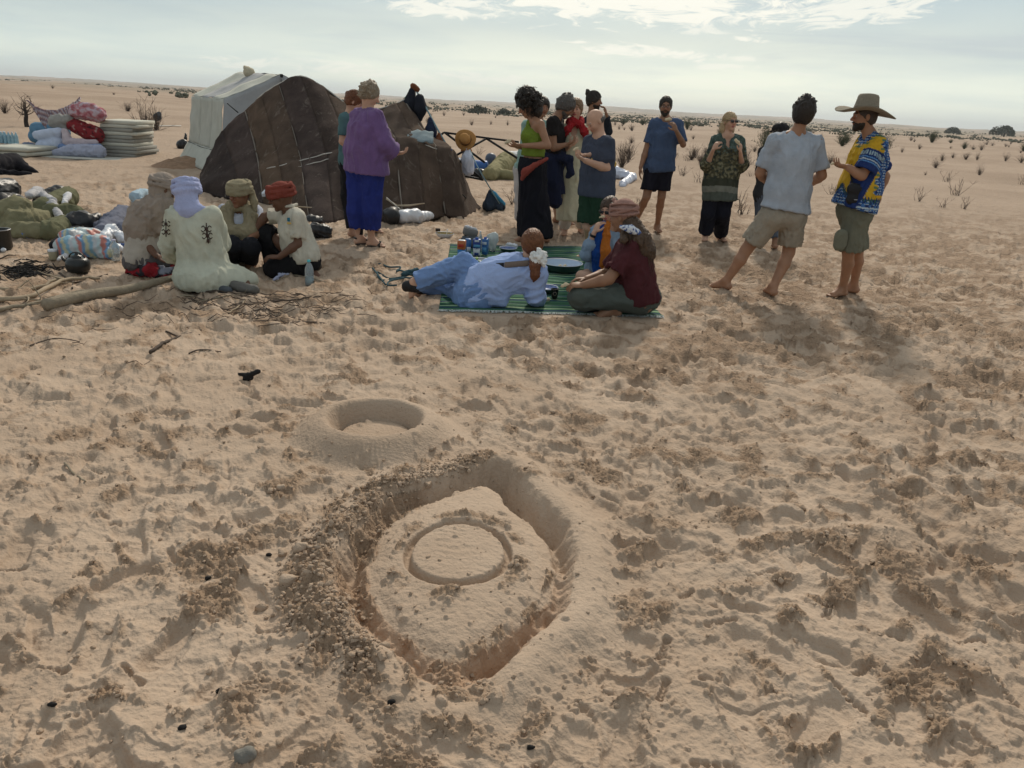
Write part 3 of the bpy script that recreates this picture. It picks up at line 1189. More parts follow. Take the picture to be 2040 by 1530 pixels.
class Person:
    def __init__(s, label, Y0, skin='light', scale=1.0, group=None):
        s.Y0, s.skin, s.s = Y0, np.array(SKIN[skin]), scale
        s.label = label
        s.b = SDF()
        s.paint = []
        s.j = {}
        s.root = None

    def J(s, px, py, dy=0.0):
        return at(px, py, s.Y0 + dy)

    def start(s, px, py):
        g = S(px, py)
        s.root = thing('person', (g[0], g[1], gz(g[0], g[1])), s.label, 'person', None)

    # --- head
    def head(s, c, f, u, eyes=(0.05, 0.03, 0.02), brow=(0.06, 0.04, 0.03), hs=None, lips=None, closed=False):
        h = hs or s.s
        f = unit(f)
        u = unit(np.asarray(u, float) - f * (np.asarray(u, float) @ f))
        w = np.cross(u, f)         # to the person's left
        s.hc, s.hf, s.hu, s.hw, s.h = c, f, u, w, h
        s.HM = np.array([f, w, u])
        P = lambda a, b, d: c + (f * a + w * b + u * d) * h
        B = s.b
        B.ell(P(-0.012, 0, 0.022), V3(0.098, 0.077, 0.098) * h, 0.02, s.HM)
        B.ell(P(0.022, 0, -0.045), V3(0.064, 0.060, 0.064) * h, 0.025, s.HM)
        B.ell(P(0.064, 0, -0.096), V3(0.022, 0.026, 0.020) * h, 0.02, s.HM)
        for q in (-1, 1):
            B.ell(P(0.050, q * 0.036, -0.022), V3(0.034, 0.028, 0.034) * h, 0.02, s.HM)
            B.ell(P(-0.006, q * 0.079, -0.004), V3(0.018, 0.008, 0.031) * h, 0.006, s.HM)
            B.ell(P(0.098, q * 0.031, 0.006), V3(0.012, 0.017, 0.010) * h, 0.010, s.HM, neg=True)
            B.ell(P(0.077, q * 0.031, 0.006), V3(0.013, 0.013, 0.012) * h, 0.004, s.HM)
        B.cap(P(0.080, -0.036, 0.026), P(0.080, 0.036, 0.026), 0.011 * h, k=0.014)
        B.cap(P(0.090, 0, 0.012), P(0.110, 0, -0.022), 0.008 * h, 0.013 * h, 0.010)
        B.cap(P(0.094, -0.013, -0.028), P(0.094, 0.013, -0.028), 0.008 * h, k=0.008)
        B.ell(P(0.083, 0, -0.052), V3(0.014, 0.026, 0.007) * h, 0.006, s.HM)
        B.ell(P(0.080, 0, -0.063), V3(0.014, 0.022, 0.007) * h, 0.006, s.HM)
        B.fine_at(c, 0.125 * h, 0.0062)
        lip = lips if lips is not None else s.skin * V3(0.85, 0.60, 0.60)
        for q in (-1, 1):
            s.paint.append((P(0.083, q * 0.031, 0.006), V3(0.012, 0.013, 0.0075) * h, s.HM, V3(0.45, 0.42, 0.40)))
            s.paint.append((P(0.090, q * 0.031, 0.006), V3(0.014, 0.0065, 0.0075) * h, s.HM, V3(*eyes)))
            s.paint.append((P(0.088, q * 0.034, 0.031), V3(0.02, 0.024, 0.006) * h, s.HM, V3(*brow)))
            s.paint.append((P(0.100, q * 0.008, -0.036), V3(0.01, 0.004, 0.004) * h, s.HM, s.skin * 0.3))
        s.paint.append((P(0.092, 0, -0.057), V3(0.02, 0.026, 0.012) * h, s.HM, lip))
        return s

    def HP(s, a, b, d):
        return s.hc + (s.hf * a + s.hw * b + s.hu * d) * s.h

    # --- hand: d points along the fingers, n out of the palm, th towards the thumb
    def hand(s, wr, d, n, th, curl=0.5, pinch=0.0, hs=None, spread=0.15):
        h = (hs or s.s)
        d = unit(d)
        n = unit(np.asarray(n, float) - d * (np.asarray(n, float) @ d))
        t = np.cross(d, n)
        if t @ np.asarray(th, float) < 0:
            t = -t
        B = s.b
        M3 = np.array([d, t, n])
        B.ell(wr + d * 0.050 * h, V3(0.052, 0.040, 0.017) * h, 0.012, M3)
        for q, (off, L) in enumerate(zip((0.028, 0.009, -0.010, -0.028), (0.070, 0.078, 0.073, 0.058))):
            p = wr + (d * (0.088 - 0.004 * abs(q - 1)) + t * off) * h
            dd = unit(d + t * off * spread / 0.03)
            a = curl * (0.55 + 0.1 * q)
            r_ = 0.0088 * h
            for m, fr in enumerate((0.42, 0.32, 0.26)):
                a2 = a + 0.02
                dd = unit(dd * math.cos(a2) + n * math.sin(a2))
                p2 = p + dd * L * fr * h
                B.cap(p, p2, r_, r_ * 0.9, 0.003)
                p, r_ = p2, r_ * 0.9
                a = curl * 0.95
        p = wr + (d * 0.028 + t * 0.030 + n * 0.004) * h
        dd = unit(d * 0.75 + t * (0.75 - 0.5 * pinch) + n * (0.35 + 0.5 * pinch))
        p2 = p + dd * 0.042 * h
        B.cap(p, p2, 0.0125 * h, 0.0105 * h, 0.008)
        dd = unit(dd * 0.8 + d * 0.5 - t * 0.25 * (1 + pinch))
        B.cap(p2, p2 + dd * 0.034 * h, 0.0105 * h, 0.0085 * h, 0.004)
        B.fine_at(wr + d * 0.08 * h, 0.085 * h, 0.0060)
        return s

    def arm(s, sh, el, wr, up=None, k=1.0):
        h = s.s * k
        B = s.b
        B.cap(sh, el, 0.050 * h, 0.040 * h, 0.02)
        m = el + (wr - el) * 0.28
        B.cap(el, m, 0.039 * h, 0.041 * h, 0.015)
        B.cap(m, wr, 0.040 * h, 0.026 * h, 0.015)
        return s

    def leg(s, hip, kn, an, back=(0, 1, 0), k=1.0):
        h = s.s * k
        B = s.b
        B.cap(hip, kn, 0.084 * h, 0.054 * h, 0.03)
        bk = unit(back)
        m = kn + (an - kn) * 0.32 + bk * 0.014 * h
        B.cap(kn, m, 0.052 * h, 0.054 * h, 0.02)
        B.cap(m, an, 0.052 * h, 0.034 * h, 0.02)
        return s

    def foot(s, an, d, ground=True, toes=True, u=(0, 0, 1)):
        """an: ankle; d: where the toes point"""
        h = s.s
        d = unit(d)
        u = unit(u)
        w = np.cross(u, d)
        B = s.b
        hl = an - u * 0.045 * h - d * 0.030 * h
        ball = an - u * 0.062 * h + d * 0.115 * h
        B.cap(an, hl, 0.036 * h, 0.032 * h, 0.02)
        B.cap(hl - u * .004, ball, 0.030 * h, 0.022 * h, 0.02, ax=w, sc=1.35)
        B.cap(an + d * .01, ball, 0.034 * h, 0.022 * h, 0.03, ax=w, sc=1.2)
        if toes:
            for i in range(5):
                o = (i - 2) * 0.0165 * h
                L = (0.045, 0.046, 0.042, 0.036, 0.028)[i] * h
                p = ball + w * o + u * -0.004 * h
                B.cap(p, p + d * L - u * 0.002, 0.0115 * h if i == 0 else 0.009 * h, 0.010 * h if i == 0 else 0.0075 * h, 0.005)
            B.fine_at(ball + d * .03, 0.06, 0.008)
        return s

    def torso(s, neck, shA, shB, pel, hipA, hipB, f, belly=0.0, bust=0.0, w=1.0):
        h = s.s
        side = unit(shB - shA)
        f = unit(f)
        s.side, s.f, s.neck, s.pel, s.shA, s.shB, s.hipA, s.hipB = side, f, neck, pel, shA, shB, hipA, hipB
        sm_ = (shA + shB) / 2
        up = unit(sm_ - pel)
        s.up = up
        ch = sm_ - up * 0.14 * h
        wa = pel + (ch - pel) * 0.45
        s.ch, s.wa = ch, wa
        B = s.b
        B.cap(hipA, hipB, 0.098 * h * w, k=0.04)
        B.cap(pel, wa, 0.100 * h * w, 0.096 * h * w, 0.04, ax=side, sc=1.35)
        B.cap(wa, ch, 0.098 * h * w, 0.108 * h * w, 0.05, ax=side, sc=1.40)
        B.cap(shA + (sm_ - shA) * 0.25 - up * 0.02, shB + (sm_ - shB) * 0.25 - up * 0.02, 0.062 * h * w, k=0.05)
        B.cap(neck - up * 0.02, s.HP(-0.018, 0, -0.055), 0.056 * h, 0.050 * h, 0.025)
        B.cap(shA, neck, 0.048 * h, 0.044 * h, 0.03)
        B.cap(shB, neck, 0.048 * h, 0.044 * h, 0.03)
        for q in (s.hipA, s.hipB):
            B.ell(q - f * 0.038 * h - up * 0.02, V3(0.073, 0.073, 0.085) * h * w, 0.03)
        return s

    def body(s, step=0.0135):
        v, f = s.b.mesh(step)
        v = relax(v, f, 1, 0.35)
        col = np.tile(s.skin, (len(v), 1))
        n = noise3(v * 16, 3)
        col = col * (1 + 0.10 * n)[:, None]
        # warmer cheeks, nose and ears
        q = np.linalg.norm((v - s.HP(0.09, 0, -0.02)), axis=1)
        col = col * (1 + np.exp(-(q / 0.05) ** 2)[:, None] * V3(0.10, -0.06, -0.06))
        for c, r_, M3, cc in s.paint:
            u = (v - c) @ M3.T
            m = ((u / r_) ** 2).sum(1)
            a = 1 - sst(m, 0.7, 1.25)
            col = col * (1 - a[:, None]) + a[:, None] * cc
        o = meshobj('body', v, f, skin_mat, s.root, True, col)
        return o

    # --- clothing
    def garment(s, name, sdf, material, step=0.014, amp=0.008, wave=0.075, stretch=0.35, down=(0, 0, 1), color=None, rel=1, label=None, seed=None):
        v, f = sdf.mesh(step)
        if rel:
            v = relax(v, f, rel, 0.4)
        v = folds(v, f, amp, wave * .8, stretch * .75, down, seed if seed is not None else len(s.label) + len(name))
        col = None
        if color is not None:
            col = color(v)
        o = meshobj(name, v, f, material, s.root, True, col)
        if label:
            o['label'] = label
        return o

    def shirt_sdf(s, hem, off=0.022, w=1.0, sleeves=((None, None, 0.5),) * 2, flare=0.0, neckdrop=0.035, sleeve_r=0.062, hemtilt=None, opencut=True):
        """sleeves: per side (elbow, wrist, reach); reach 1 = to the elbow, 2 = to the wrist"""
        h = s.s
        S_ = SDF()
        sm_ = (s.shA + s.shB) / 2
        up = s.up
        S_.cap(s.wa, s.ch, (0.098 * w + off + flare * .5) * 1.0 * h, (0.108 * w + off) * h, 0.05, ax=s.side, sc=1.42)
        S_.cap(hem - up * 0.03, s.wa, (0.098 * w + off + flare) * h, (0.098 * w + off + flare * .5) * h, 0.05, ax=s.side, sc=1.42)
        S_.cap(s.shA + (sm_ - s.shA) * 0.22 - up * 0.02, s.shB + (sm_ - s.shB) * 0.22 - up * 0.02, (0.066 * w + off * 0.5) * h, k=0.05)
        S_.cap(s.shA, s.neck - up * 0.012, (0.044 + off * 0.5) * h, (0.040 + off * 0.3) * h, 0.03)
        S_.cap(s.shB, s.neck - up * 0.012, (0.044 + off * 0.5) * h, (0.040 + off * 0.3) * h, 0.03)
        for sh, (el, wr, reach) in zip((s.shA, s.shB), sleeves):
            if el is None or reach <= 0:
                continue
            if reach <= 1:
                end = sh + (el - sh) * reach
                S_.cap(sh - up * 0.004, end, 0.060 * h, sleeve_r * h, 0.03, flat=True, hollow=0.020)
            else:
                end = el + (wr - el) * (reach - 1)
                S_.cap(sh, el, 0.062 * h, sleeve_r * 0.98 * h, 0.03)
                S_.cap(el, end, sleeve_r * 0.98 * h, sleeve_r * 0.82 * h, 0.02, flat=True, hollow=0.018)
        # neck opening and open hem
        S_.cut(s.neck + up * 0.028 * h - s.f * 0.0, up + s.f * -0.25, s.neck + up * 0.15, 0.17)
        S_.cap(s.neck - up * 0.01 + s.f * 0.012, s.neck + up * 0.10, (0.057 + neckdrop * .3) * h, (0.062 + neckdrop * .3) * h, 0.006, neg=True)
        hn = -up if hemtilt is None else unit(hemtilt)
        S_.cap(s.hipA + up * 0.02, s.hipB + up * 0.02, (0.106 + off * .75) * h * w ** .5, k=0.05)
        S_.cut(hem, hn, hem, 0.42)
        return S_

    def leg_sdf(s, legs, hem=0.45, top=None, off=0.022, rk=None, open_=True):
        """trousers or shorts. legs: (hip, knee, ankle); hem: 0..1 down the thigh, 1..2 down the shin"""
        h = s.s
        S_ = SDF()
        up = s.up
        t = top if top is not None else s.pel + up * 0.08
        S_.cap(s.hipA, s.hipB, (0.100 + off * .5) * h, k=0.04)
        S_.cap(s.pel, t, (0.098 + off * .4) * h, (0.092 + off * .3) * h, 0.04, ax=s.side, sc=1.36)
        for q in (s.hipA, s.hipB):
            S_.ell(q - s.f * 0.038 * h - up * 0.02, V3(0.076, 0.076, 0.085) * h + off * .6, 0.03)
        for hip, kn, an in legs:
            if hem <= 1:
                end = hip + (kn - hip) * hem
                r2 = (0.084 - 0.022 * hem + off + 0.006) * h if rk is None else rk
                S_.cap(hip, end, (0.088 + off * .8) * h, r2, 0.03, flat=True, hollow=0.019)
            else:
                end = kn + (an - kn) * (hem - 1)
                rr = (0.056 + off) * h if rk is None else rk
                S_.cap(hip, kn, (0.088 + off * .8) * h, max(rr, (0.060 + off) * h), 0.03)
                S_.cap(kn, end, max(rr, (0.060 + off) * h), rr, 0.03, flat=True, hollow=0.02)
        S_.cut(t, up, t + up * 0.1, 0.26)
        return S_

    # --- hair
    def hair_cap(s, material, grow=0.014, fringe=0.050, low=-0.02, back=-0.06, amp=0.006, wave=0.02, extra=None, side_low=None, step=0.008, name='hair', color=None, cutface=True):
        """cap of hair over the skull; fringe: height of the hairline in front"""
        S_ = SDF()
        h = s.h
        S_.ell(s.HP(-0.016, 0, 0.026), (V3(0.098, 0.077, 0.098) + grow) * h, 0.01, s.HM)
        S_.ell(s.HP(-0.040, 0, -0.030), (V3(0.062, 0.066, 0.060) + grow * .8) * h, 0.02, s.HM)
        if extra:
            extra(S_)
        if cutface:
            # face opening
            S_.ell(s.HP(0.105, 0, fringe - 0.105), V3(0.072, 0.078, 0.108) * h, 0.008, s.HM, neg=True)
            S_.ell(s.HP(0.03, 0, low - 0.090), V3(0.095, 0.12, 0.085) * h, 0.008, s.HM, neg=True)
        S_.cut(s.HP(-0.05, 0, back - 0.02), -s.hu - s.hf * 0.3, s.HP(-0.05, 0, back - 0.15), 0.16)
        v, f = S_.mesh(step)
        n = vnormals(v, f)
        v = v + n * (amp * (noise3(v / wave, 1) + 0.6 * noise3(v / (wave * .45), 2)))[:, None]
        return meshobj(name, v, f, material, s.root, True, color(v) if color else None)

    def strands(s, roots, dirs, lengths, material, rad=0.0016, curl=0.0, droop=1.0, seg=6, name='hair_strands', seed=1):
        g = random.Random(seed)
        m = MB()
        for p, d, L in zip(roots, dirs, lengths):
            pts = [np.array(p)]
            dd = unit(d)
            ph = g.random() * 6.28
            a = unit(np.cross(dd, [0.3, 0.2, 1.0]))
            for i in range(seg):
                dd = unit(dd + V3(0, 0, -droop / seg))
                b = np.cross(dd, a)
                o = (a * math.cos(ph + i * 1.9) + b * math.sin(ph + i * 1.9)) * curl
                pts.append(pts[-1] + dd * L / seg + o)
            m.tube(pts, [rad * (1 - 0.7 * i / seg) for i in range(seg + 1)], 3, cap=False)
        return m.obj(name, material, s.root)


def hair_mat(name, color, rough=0.5):
    return mat(name, color, rough=rough, spec=0.4, bump=0.9, bscale=55, var=0.45, vscale=55)


H_DARK = hair_mat('hair_black', (0.022, 0.016, 0.012))
H_BROWN = hair_mat('hair_brown', (0.055, 0.030, 0.018))
H_RED = hair_mat('hair_auburn', (0.14, 0.050, 0.020))
H_GREY = hair_mat('hair_grey', (0.25, 0.195, 0.135))
H_SALT = hair_mat('hair_salt', (0.085, 0.075, 0.068))
H_BLOND = hair_mat('hair_blond', (0.42, 0.30, 0.17))
UPZ = V3(0, 0, 1)


def curls(s, material, n, region, rad=(0.012, 0.022), name='hair', seed=1, step=0.0085, base=0.02, fringe=0.05, low=-0.02, back=-0.08, extra=None):
    """hair built of many rounded locks; region(g) gives a lock's place in head space"""
    g = random.Random(seed)

    def ex(S_):
        if extra:
            extra(S_)
        for _ in range(n):
            a, b, d = region(g)
            c = s.HP(a, b, d)
            r_ = g.uniform(*rad)
            e = V3(g.gauss(0, 1), g.gauss(0, 1), g.gauss(0, 1.3))
            S_.cap(c, c + unit(e) * r_ * 1.4, r_, r_ * 0.8, 0.006)
    return s.hair_cap(material, base, fringe, low, back, 0.004, 0.012, ex, step=step, name=name)


def combed(s, material, tie, n=220, grow=.012, seed=1, front=.055, rad=.0024, name='combed_locks'):
    """locks drawn back over the skull to a tie point, given in head space"""
    g = random.Random(seed)
    R_ = V3(.098, .077, .098) + grow
    c0 = V3(-.014, 0, .024)
    t1 = unit((V3(*tie) - c0) / R_)
    m = MB()
    for _ in range(n):
        while True:
            a = unit(V3(g.gauss(0, 1), g.gauss(0, 1), g.gauss(0, 1)))
            q = c0 + a * R_
            if q[2] > (front if q[0] > .03 else -.05) and a @ t1 < .86:
                break
        om = math.acos(max(-1, min(1, a @ t1)))
        pts = []
        lift = g.uniform(.99, 1.025)
        for t in np.linspace(0, 1, 7):
            u = (a * math.sin((1 - t) * om) + t1 * math.sin(t * om)) / max(math.sin(om), .05)
            q = c0 + unit(u) * R_ * lift + V3(*[g.gauss(0, .0015) for _k in range(3)])
            pts.append(s.HP(*q))
        m.tube(pts, [rad * .5, rad, rad, rad, rad, rad, rad * .6], 3, cap=False)
    o = m.obj(name, material, s.root)
    return o


def beard(s, material, grow=0.005, moustache=True):
    S_ = SDF()
    S_.ell(s.HP(0.022, 0, -0.048), (V3(0.064, 0.060, 0.064) + grow) * s.h, 0.01, s.HM)
    S_.ell(s.HP(0.064, 0, -0.100), (V3(0.022, 0.028, 0.022) + grow) * s.h, 0.02, s.HM)
    S_.cut(s.HP(0, 0, -0.034), s.hu + s.hf * 0.45, s.HP(0, 0, 0.05), 0.12)
    S_.ell(s.HP(0.105, 0, -0.030), V3(0.045, 0.040, 0.022) * s.h, 0.006, s.HM, neg=True)
    S_.cut(s.HP(-0.015, 0, 0), -s.hf - s.hu * .3, s.HP(-.08, 0, -.05), 0.10)
    if moustache:
        S_.cap(s.HP(.094, -.020, -.046), s.HP(.094, .020, -.046), .007 * s.h, k=.006)
    v, f = S_.mesh(0.0075)
    v = v + vnormals(v, f) * (.003 * noise3(v / .012, 3))[:, None]
    return meshobj('beard', v, f, material, s.root)


def glasses(s, dark=True):
    m = MB()
    for q in (-1, 1):
        c = s.HP(0.104, q * 0.033, 0.006)
        M3 = np.array([s.hw, s.hu, s.hf]).T
        m.box(c, (0.052 * s.h, 0.032 * s.h, 0.006), rot=M3, bev=0.002)
        m.tube([s.HP(0.102, q * 0.058, 0.012), s.HP(0.055, q * 0.079, 0.012), s.HP(-0.01, q * 0.083, 0.006)], 0.0028, 5)
    m.tube([s.HP(0.108, -0.01, 0.012), s.HP(0.108, 0.01, 0.012)], 0.003, 5)
    return m.obj('sunglasses', mat('lens_dark', (0.012, 0.010, 0.012), rough=0.12, spec=0.6, var=0.0), s.root)


def bread(p, size=0.05, rot=0.0, label=None, name='bread_piece'):
    """a torn piece of flat bread held in a hand"""
    g = random.Random(int(abs(p[0]) * 1000))
    S_ = SDF()
    u = V3(math.cos(rot), 0.2, math.sin(rot))
    S_.cap(p - u * size * .6, p + u * size * .6, size * 0.30, size * 0.22, 0.01, ax=(0.2, 1, 0.1), sc=0.5)
    S_.ell(p + u * size * .1 + V3(0, 0, size * .12), V3(size * .45, size * .18, size * .30), 0.01)
    v, f = S_.mesh(0.006)
    v = v + vnormals(v, f) * (0.004 * noise3(v * 90, 2))[:, None]
    o = meshobj(name, v, f, mat('bread', (0.62, 0.52, 0.36), rough=0.9, var=0.25, vscale=60, bump=0.6))
    tag(o, label or 'torn piece of pale flat bread held in a hand', 'bread')
    return o


# ---------------------------------------------------------------- the people standing
def foot_at(px, py, s=1.0):
    p = S(px, py)
    return V3(p[0], p[1], gz(p[0], p[1]) + 0.082 * s)


LEFT, RIGHT, AWAY, TOWARD = V3(-1, 0, 0), V3(1, 0, 0), V3(0, 1, 0), V3(0, -1, 0)


def head_and_torso(p, head, f, neck, shA, shB, pel, hipw=0.085, tf=None, hu=UPZ, w=1.0, hs=None, eyes=(0.05, 0.03, 0.02), brow=(0.05, 0.035, 0.025), lips=None):
    """head, neck... are (px, py, dy)"""
    c = p.J(*head)
    p.head(c, unit(f), hu, eyes=eyes, brow=brow, hs=hs, lips=lips)
    a, b = p.J(*shA), p.J(*shB)
    tf = unit(tf if tf is not None else f)
    pl = p.J(*pel)
    side = unit(b - a)
    hside = unit(V3(side[0], side[1], 0))
    p.torso(p.J(*neck), a, b, pl, pl - hside * hipw * p.s, pl + hside * hipw * p.s, tf, w=w)


# 1. woman behind the purple cardigan
p = Person('woman in teal t-shirt with hair in a bun, half hidden behind the purple cardigan', 9.3, 'light', 0.95)
p.start(705, 470)
head_and_torso(p, (706, 203, 0), (0.85, 0.1, -0.45), (697, 226, 0), (686, 236, -.17), (703, 234, .17), (699, 322, 0), tf=(0.95, 0.1, 0))
elA, wrA = p.J(682, 282, -.2), p.J(706, 300, -.20)
p.arm(p.shA, elA, wrA); p.hand(wrA, (1, 0, .1), (0, 0.3, 1), (0, -1, 0), 0.6)
elB, wrB = p.J(705, 284, .2), p.J(730, 292, .12)
p.arm(p.shB, elB, wrB); p.hand(wrB, (1, 0, .1), (0, 0, 1), (0, 1, 0), 0.6)
anA, anB = foot_at(702, 470), foot_at(740, 470)
knA, knB = p.J(693, 392, 0), p.J(716, 392, 0.03)
p.leg(p.hipA, knA, anA, (-1, 0, 0)); p.leg(p.hipB, knB, anB, (-1, 0, 0))
p.foot(anA, (1, -0.2, 0)); p.foot(anB, (1, 0.1, 0))
p.body()
TEAL = cloth('teal_jersey', (0.075, 0.145, 0.155))
p.garment('t_shirt', p.shirt_sdf(p.J(699, 328, 0), sleeves=((elA, wrA, 0.75), (elB, wrB, 0.75))), TEAL)
p.garment('trousers', p.leg_sdf([(p.hipA, knA, anA), (p.hipB, knB, anB)], 1.90, rk=0.07), cloth('black_cloth', (0.014, 0.014, 0.016)), amp=.01)
p.hair_cap(H_RED, grow=0.013, back=-0.055)
combed(p, H_RED, (-.105, .02, .045))
p.garment('hair_bun', SDF().ell(p.HP(-0.105, 0.02, 0.045), V3(.034, .034, .034)), H_RED, 0.008, 0.004, 0.02)

# 2. woman in the purple cardigan
p = Person('woman with short grey curls in purple cardigan and cobalt blue trousers, seen from behind', 8.8, 'fair', 1.0)
p.start(735, 490)
head_and_torso(p, (737, 189, 0), (0.80, 0.45, -0.42), (733, 217, 0), (712, 232, .02), (748, 234, -.10), (728, 335, 0), tf=(0.9, 0.45, 0), w=1.12)
elA, wrA = p.J(700, 300, .18), p.J(745, 318, .30)
p.arm(p.shA, elA, wrA)
elB, wrB = p.J(766, 288, -.12), p.J(789, 306, -.02)
p.arm(p.shB, elB, wrB); p.hand(wrB, (1, .15, .15), (-.2, .2, 1), (-.3, 1, 0), 0.7)
p.hand(wrA, (1, -.1, .15), (0, 0, 1), (0, -1, 0), 0.7)
anA, anB = foot_at(716, 486), foot_at(740, 490)
knA, knB = p.J(710, 420, .02), p.J(741, 420, -.03)
p.leg(p.hipA, knA, anA, (-1, -.4, 0)); p.leg(p.hipB, knB, anB, (-1, -.4, 0))
p.foot(anA, (0.8, 0.5, 0)); p.foot(anB, (1, -.12, 0))
p.body()
PURP = cloth('purple_knit', (0.155, 0.088, 0.215), sheen=0.15)
S_ = p.shirt_sdf(p.J(731, 343, 0), off=0.045, w=1.12, flare=0.045, sleeves=((elA, wrA, 1.8), (elB, wrB, 1.82)), sleeve_r=0.088, neckdrop=0.0)
S_.cap(elB, elB + (wrB - elB) * .8, 0.090, 0.100, 0.04)
S_.cap(p.shB, elB, 0.085, 0.10, 0.04)
S_.cut(elB + (wrB - elB) * .86, unit(wrB - elB), wrB + V3(.05, 0, 0), 0.14)
p.garment('cardigan', S_, PURP, 0.014, 0.012, 0.10, 0.3)
S_ = SDF().ell(p.HP(0.015, 0, 0), V3(.01, .01, .01))
COB = cloth('cobalt_linen', (0.022, 0.034, 0.18), var=.15)
S_ = SDF()
S_.cap(p.hipA, p.hipB, 0.155, k=.05)
for hp, kn, an in ((p.hipA, knA, anA), (p.hipB, knB, anB)):
    en = kn + (an - kn) * 0.62
    S_.cap(hp, kn, 0.135, 0.108, 0.03)
    S_.cap(kn, en + V3(0, 0, -.04), 0.108, 0.090, 0.02)
    S_.cut(en, (0, 0, -1), en - V3(0, 0, .12), 0.14)
p.garment('trousers', S_, COB, 0.014, 0.013, 0.07, 0.22)
curls(p, H_GREY, 260, lambda g: (g.uniform(-.11, -.02), g.uniform(-.09, .09), g.uniform(-.06, .07)) if g.random() < .3 else (lambda a, b: (-0.016 + .100 * math.cos(a) * math.cos(b), .086 * math.sin(a) * math.cos(b), .026 + .100 * math.sin(b)))(g.uniform(1.0, 5.28), g.uniform(-.8, 1.57)), (0.010, 0.017), back=-0.065, base=.012)
SAND = mat('sandal_leather', (0.045, 0.038, 0.032), rough=0.6)
for nm, an, d in (('sandal', anA, V3(0.8, .5, 0)), ('sandal', anB, V3(1, -.12, 0))):
    d = unit(d); w_ = V3(-d[1], d[0], 0); S_ = SDF()
    S_.cap(an - d * .035 - UPZ * .078, an + d * .15 - UPZ * .078, 0.016, 0.014, .01, ax=w_, sc=2.9)
    S_.cap(an + d * .10 + w_ * .045 - UPZ * .06, an + d * .10 - UPZ * .025, 0.010, k=.01, ax=d, sc=2)
    S_.cap(an + d * .10 - w_ * .045 - UPZ * .06, an + d * .10 - UPZ * .025, 0.010, k=.01, ax=d, sc=2)
    S_.cap(an - d * .05 + w_ * .03 - UPZ * .01, an - d * .05 - w_ * .03 - UPZ * .01, 0.012, k=.01)
    p.garment(nm, S_, SAND, 0.009, 0)
S_ = SDF().cap(anA + UPZ * .02, anA + UPZ * .16, .043, .050, .01)
p.garment('ankle_brace', S_, cloth('black_cloth', (0.014, 0.014, 0.016)), .012, .002)

# 3. woman with the big curly hair
p = Person('woman with wild dark curls in lime green halter top and long navy skirt', 9.45, 'tan', 1.0)
p.start(1068, 482)
head_and_torso(p, (1050, 211, 0), (-0.85, -.1, -0.52), (1062, 238, 0), (1058, 247, .16), (1076, 248, -.15), (1060, 330, 0), tf=(-1, -.1, 0), w=1.0)
elB, wrB = p.J(1091, 290, -.20), p.J(1043, 290, -.16)
p.arm(p.shB, elB, wrB); p.hand(wrB, (-1, 0, .05), (0, .3, 1), (0, 1, .3), 0.55)
elA, wrA = p.J(1068, 296, .20), p.J(1030, 292, .05)
p.arm(p.shA, elA, wrA); p.hand(wrA, (-1, -.1, .1), (0, 0, 1), (0, -1, 0), 0.5)
anA, anB = foot_at(1045, 483), foot_at(1086, 483)
knA, knB = p.J(1052, 405, .05), p.J(1072, 405, -.05)
p.leg(p.hipA, knA, anA, (1, 0, 0)); p.leg(p.hipB, knB, anB, (1, 0, 0))
p.foot(anA, (-1, -.1, 0)); p.foot(anB, (-1, -.3, 0))
p.body()
LIME = cloth('lime_ribbed', (0.155, 0.215, 0.030))
S_ = SDF()
S_.cap(p.wa, p.ch, .122, .128, .05, ax=p.side, sc=1.30)
S_.cap(p.J(1061, 312, 0), p.wa, .125, .118, .05, ax=p.side, sc=1.30)
S_.ell(p.ch + p.f * .07 - p.up * .0, V3(.09, .12, .09), .04, np.array([p.f, p.side, p.up]))
S_.cap(p.ch + p.f * .07 + p.up * .05, p.neck + p.f * .03, .055, .035, .03)
S_.cap(p.neck + p.side * .05, p.neck - p.side * .05, .022, k=.02)
S_.cut(p.ch + p.up * .05 - p.f * .03, p.up * .9 - p.f * .5, p.ch + p.up * .14 - p.f * .10, .17)
S_.cut(p.J(1061, 311, 0), -p.up, p.J(1061, 311, 0), .3)
p.garment('halter_top', S_, LIME, .012, .006, .05, 1.6)
S_ = SDF()
hemc = p.J(1066, 470, 0)
S_.cap(p.J(1060, 318, 0), p.pel, .128, .150, .05, ax=p.side, sc=1.3)
S_.cap(p.pel, hemc + V3(0, 0, -.05), .150, .215, .05, ax=p.side, sc=1.1)
S_.cut(p.J(1061, 315, 0), p.up, p.J(1061, 315, 0), .3)
S_.cut(hemc, (0, 0, -1), hemc, .5)
p.garment('long_skirt', S_, cloth('navy_crepe', (0.011, 0.011, 0.016), var=.3), .016, .020, .13, .10)
S_ = SDF()
S_.cap(p.J(1090, 316, -.13), p.J(1064, 330, -.22), .020, .030, .02).cap(p.J(1064, 330, -.22), p.J(1046, 343, -.20), .030, .045, .02).cap(p.J(1047, 340, -.2), p.J(1040, 357, -.19), .040, .022, .02)
p.garment('hip_scarf', S_, cloth('coral_cloth', (0.26, 0.060, 0.045)), .011, .006, .04, .6)


def reg(g):
    a, b = g.uniform(0, 6.28), g.uniform(-1.0, 1.5)
    r_ = g.uniform(.9, 1.28)
    return (-0.040 + .115 * math.cos(a) * math.cos(b) * r_ - (.02 if b < 0 else 0), .105 * math.sin(a) * math.cos(b) * r_, .035 + .125 * math.sin(b) * r_)


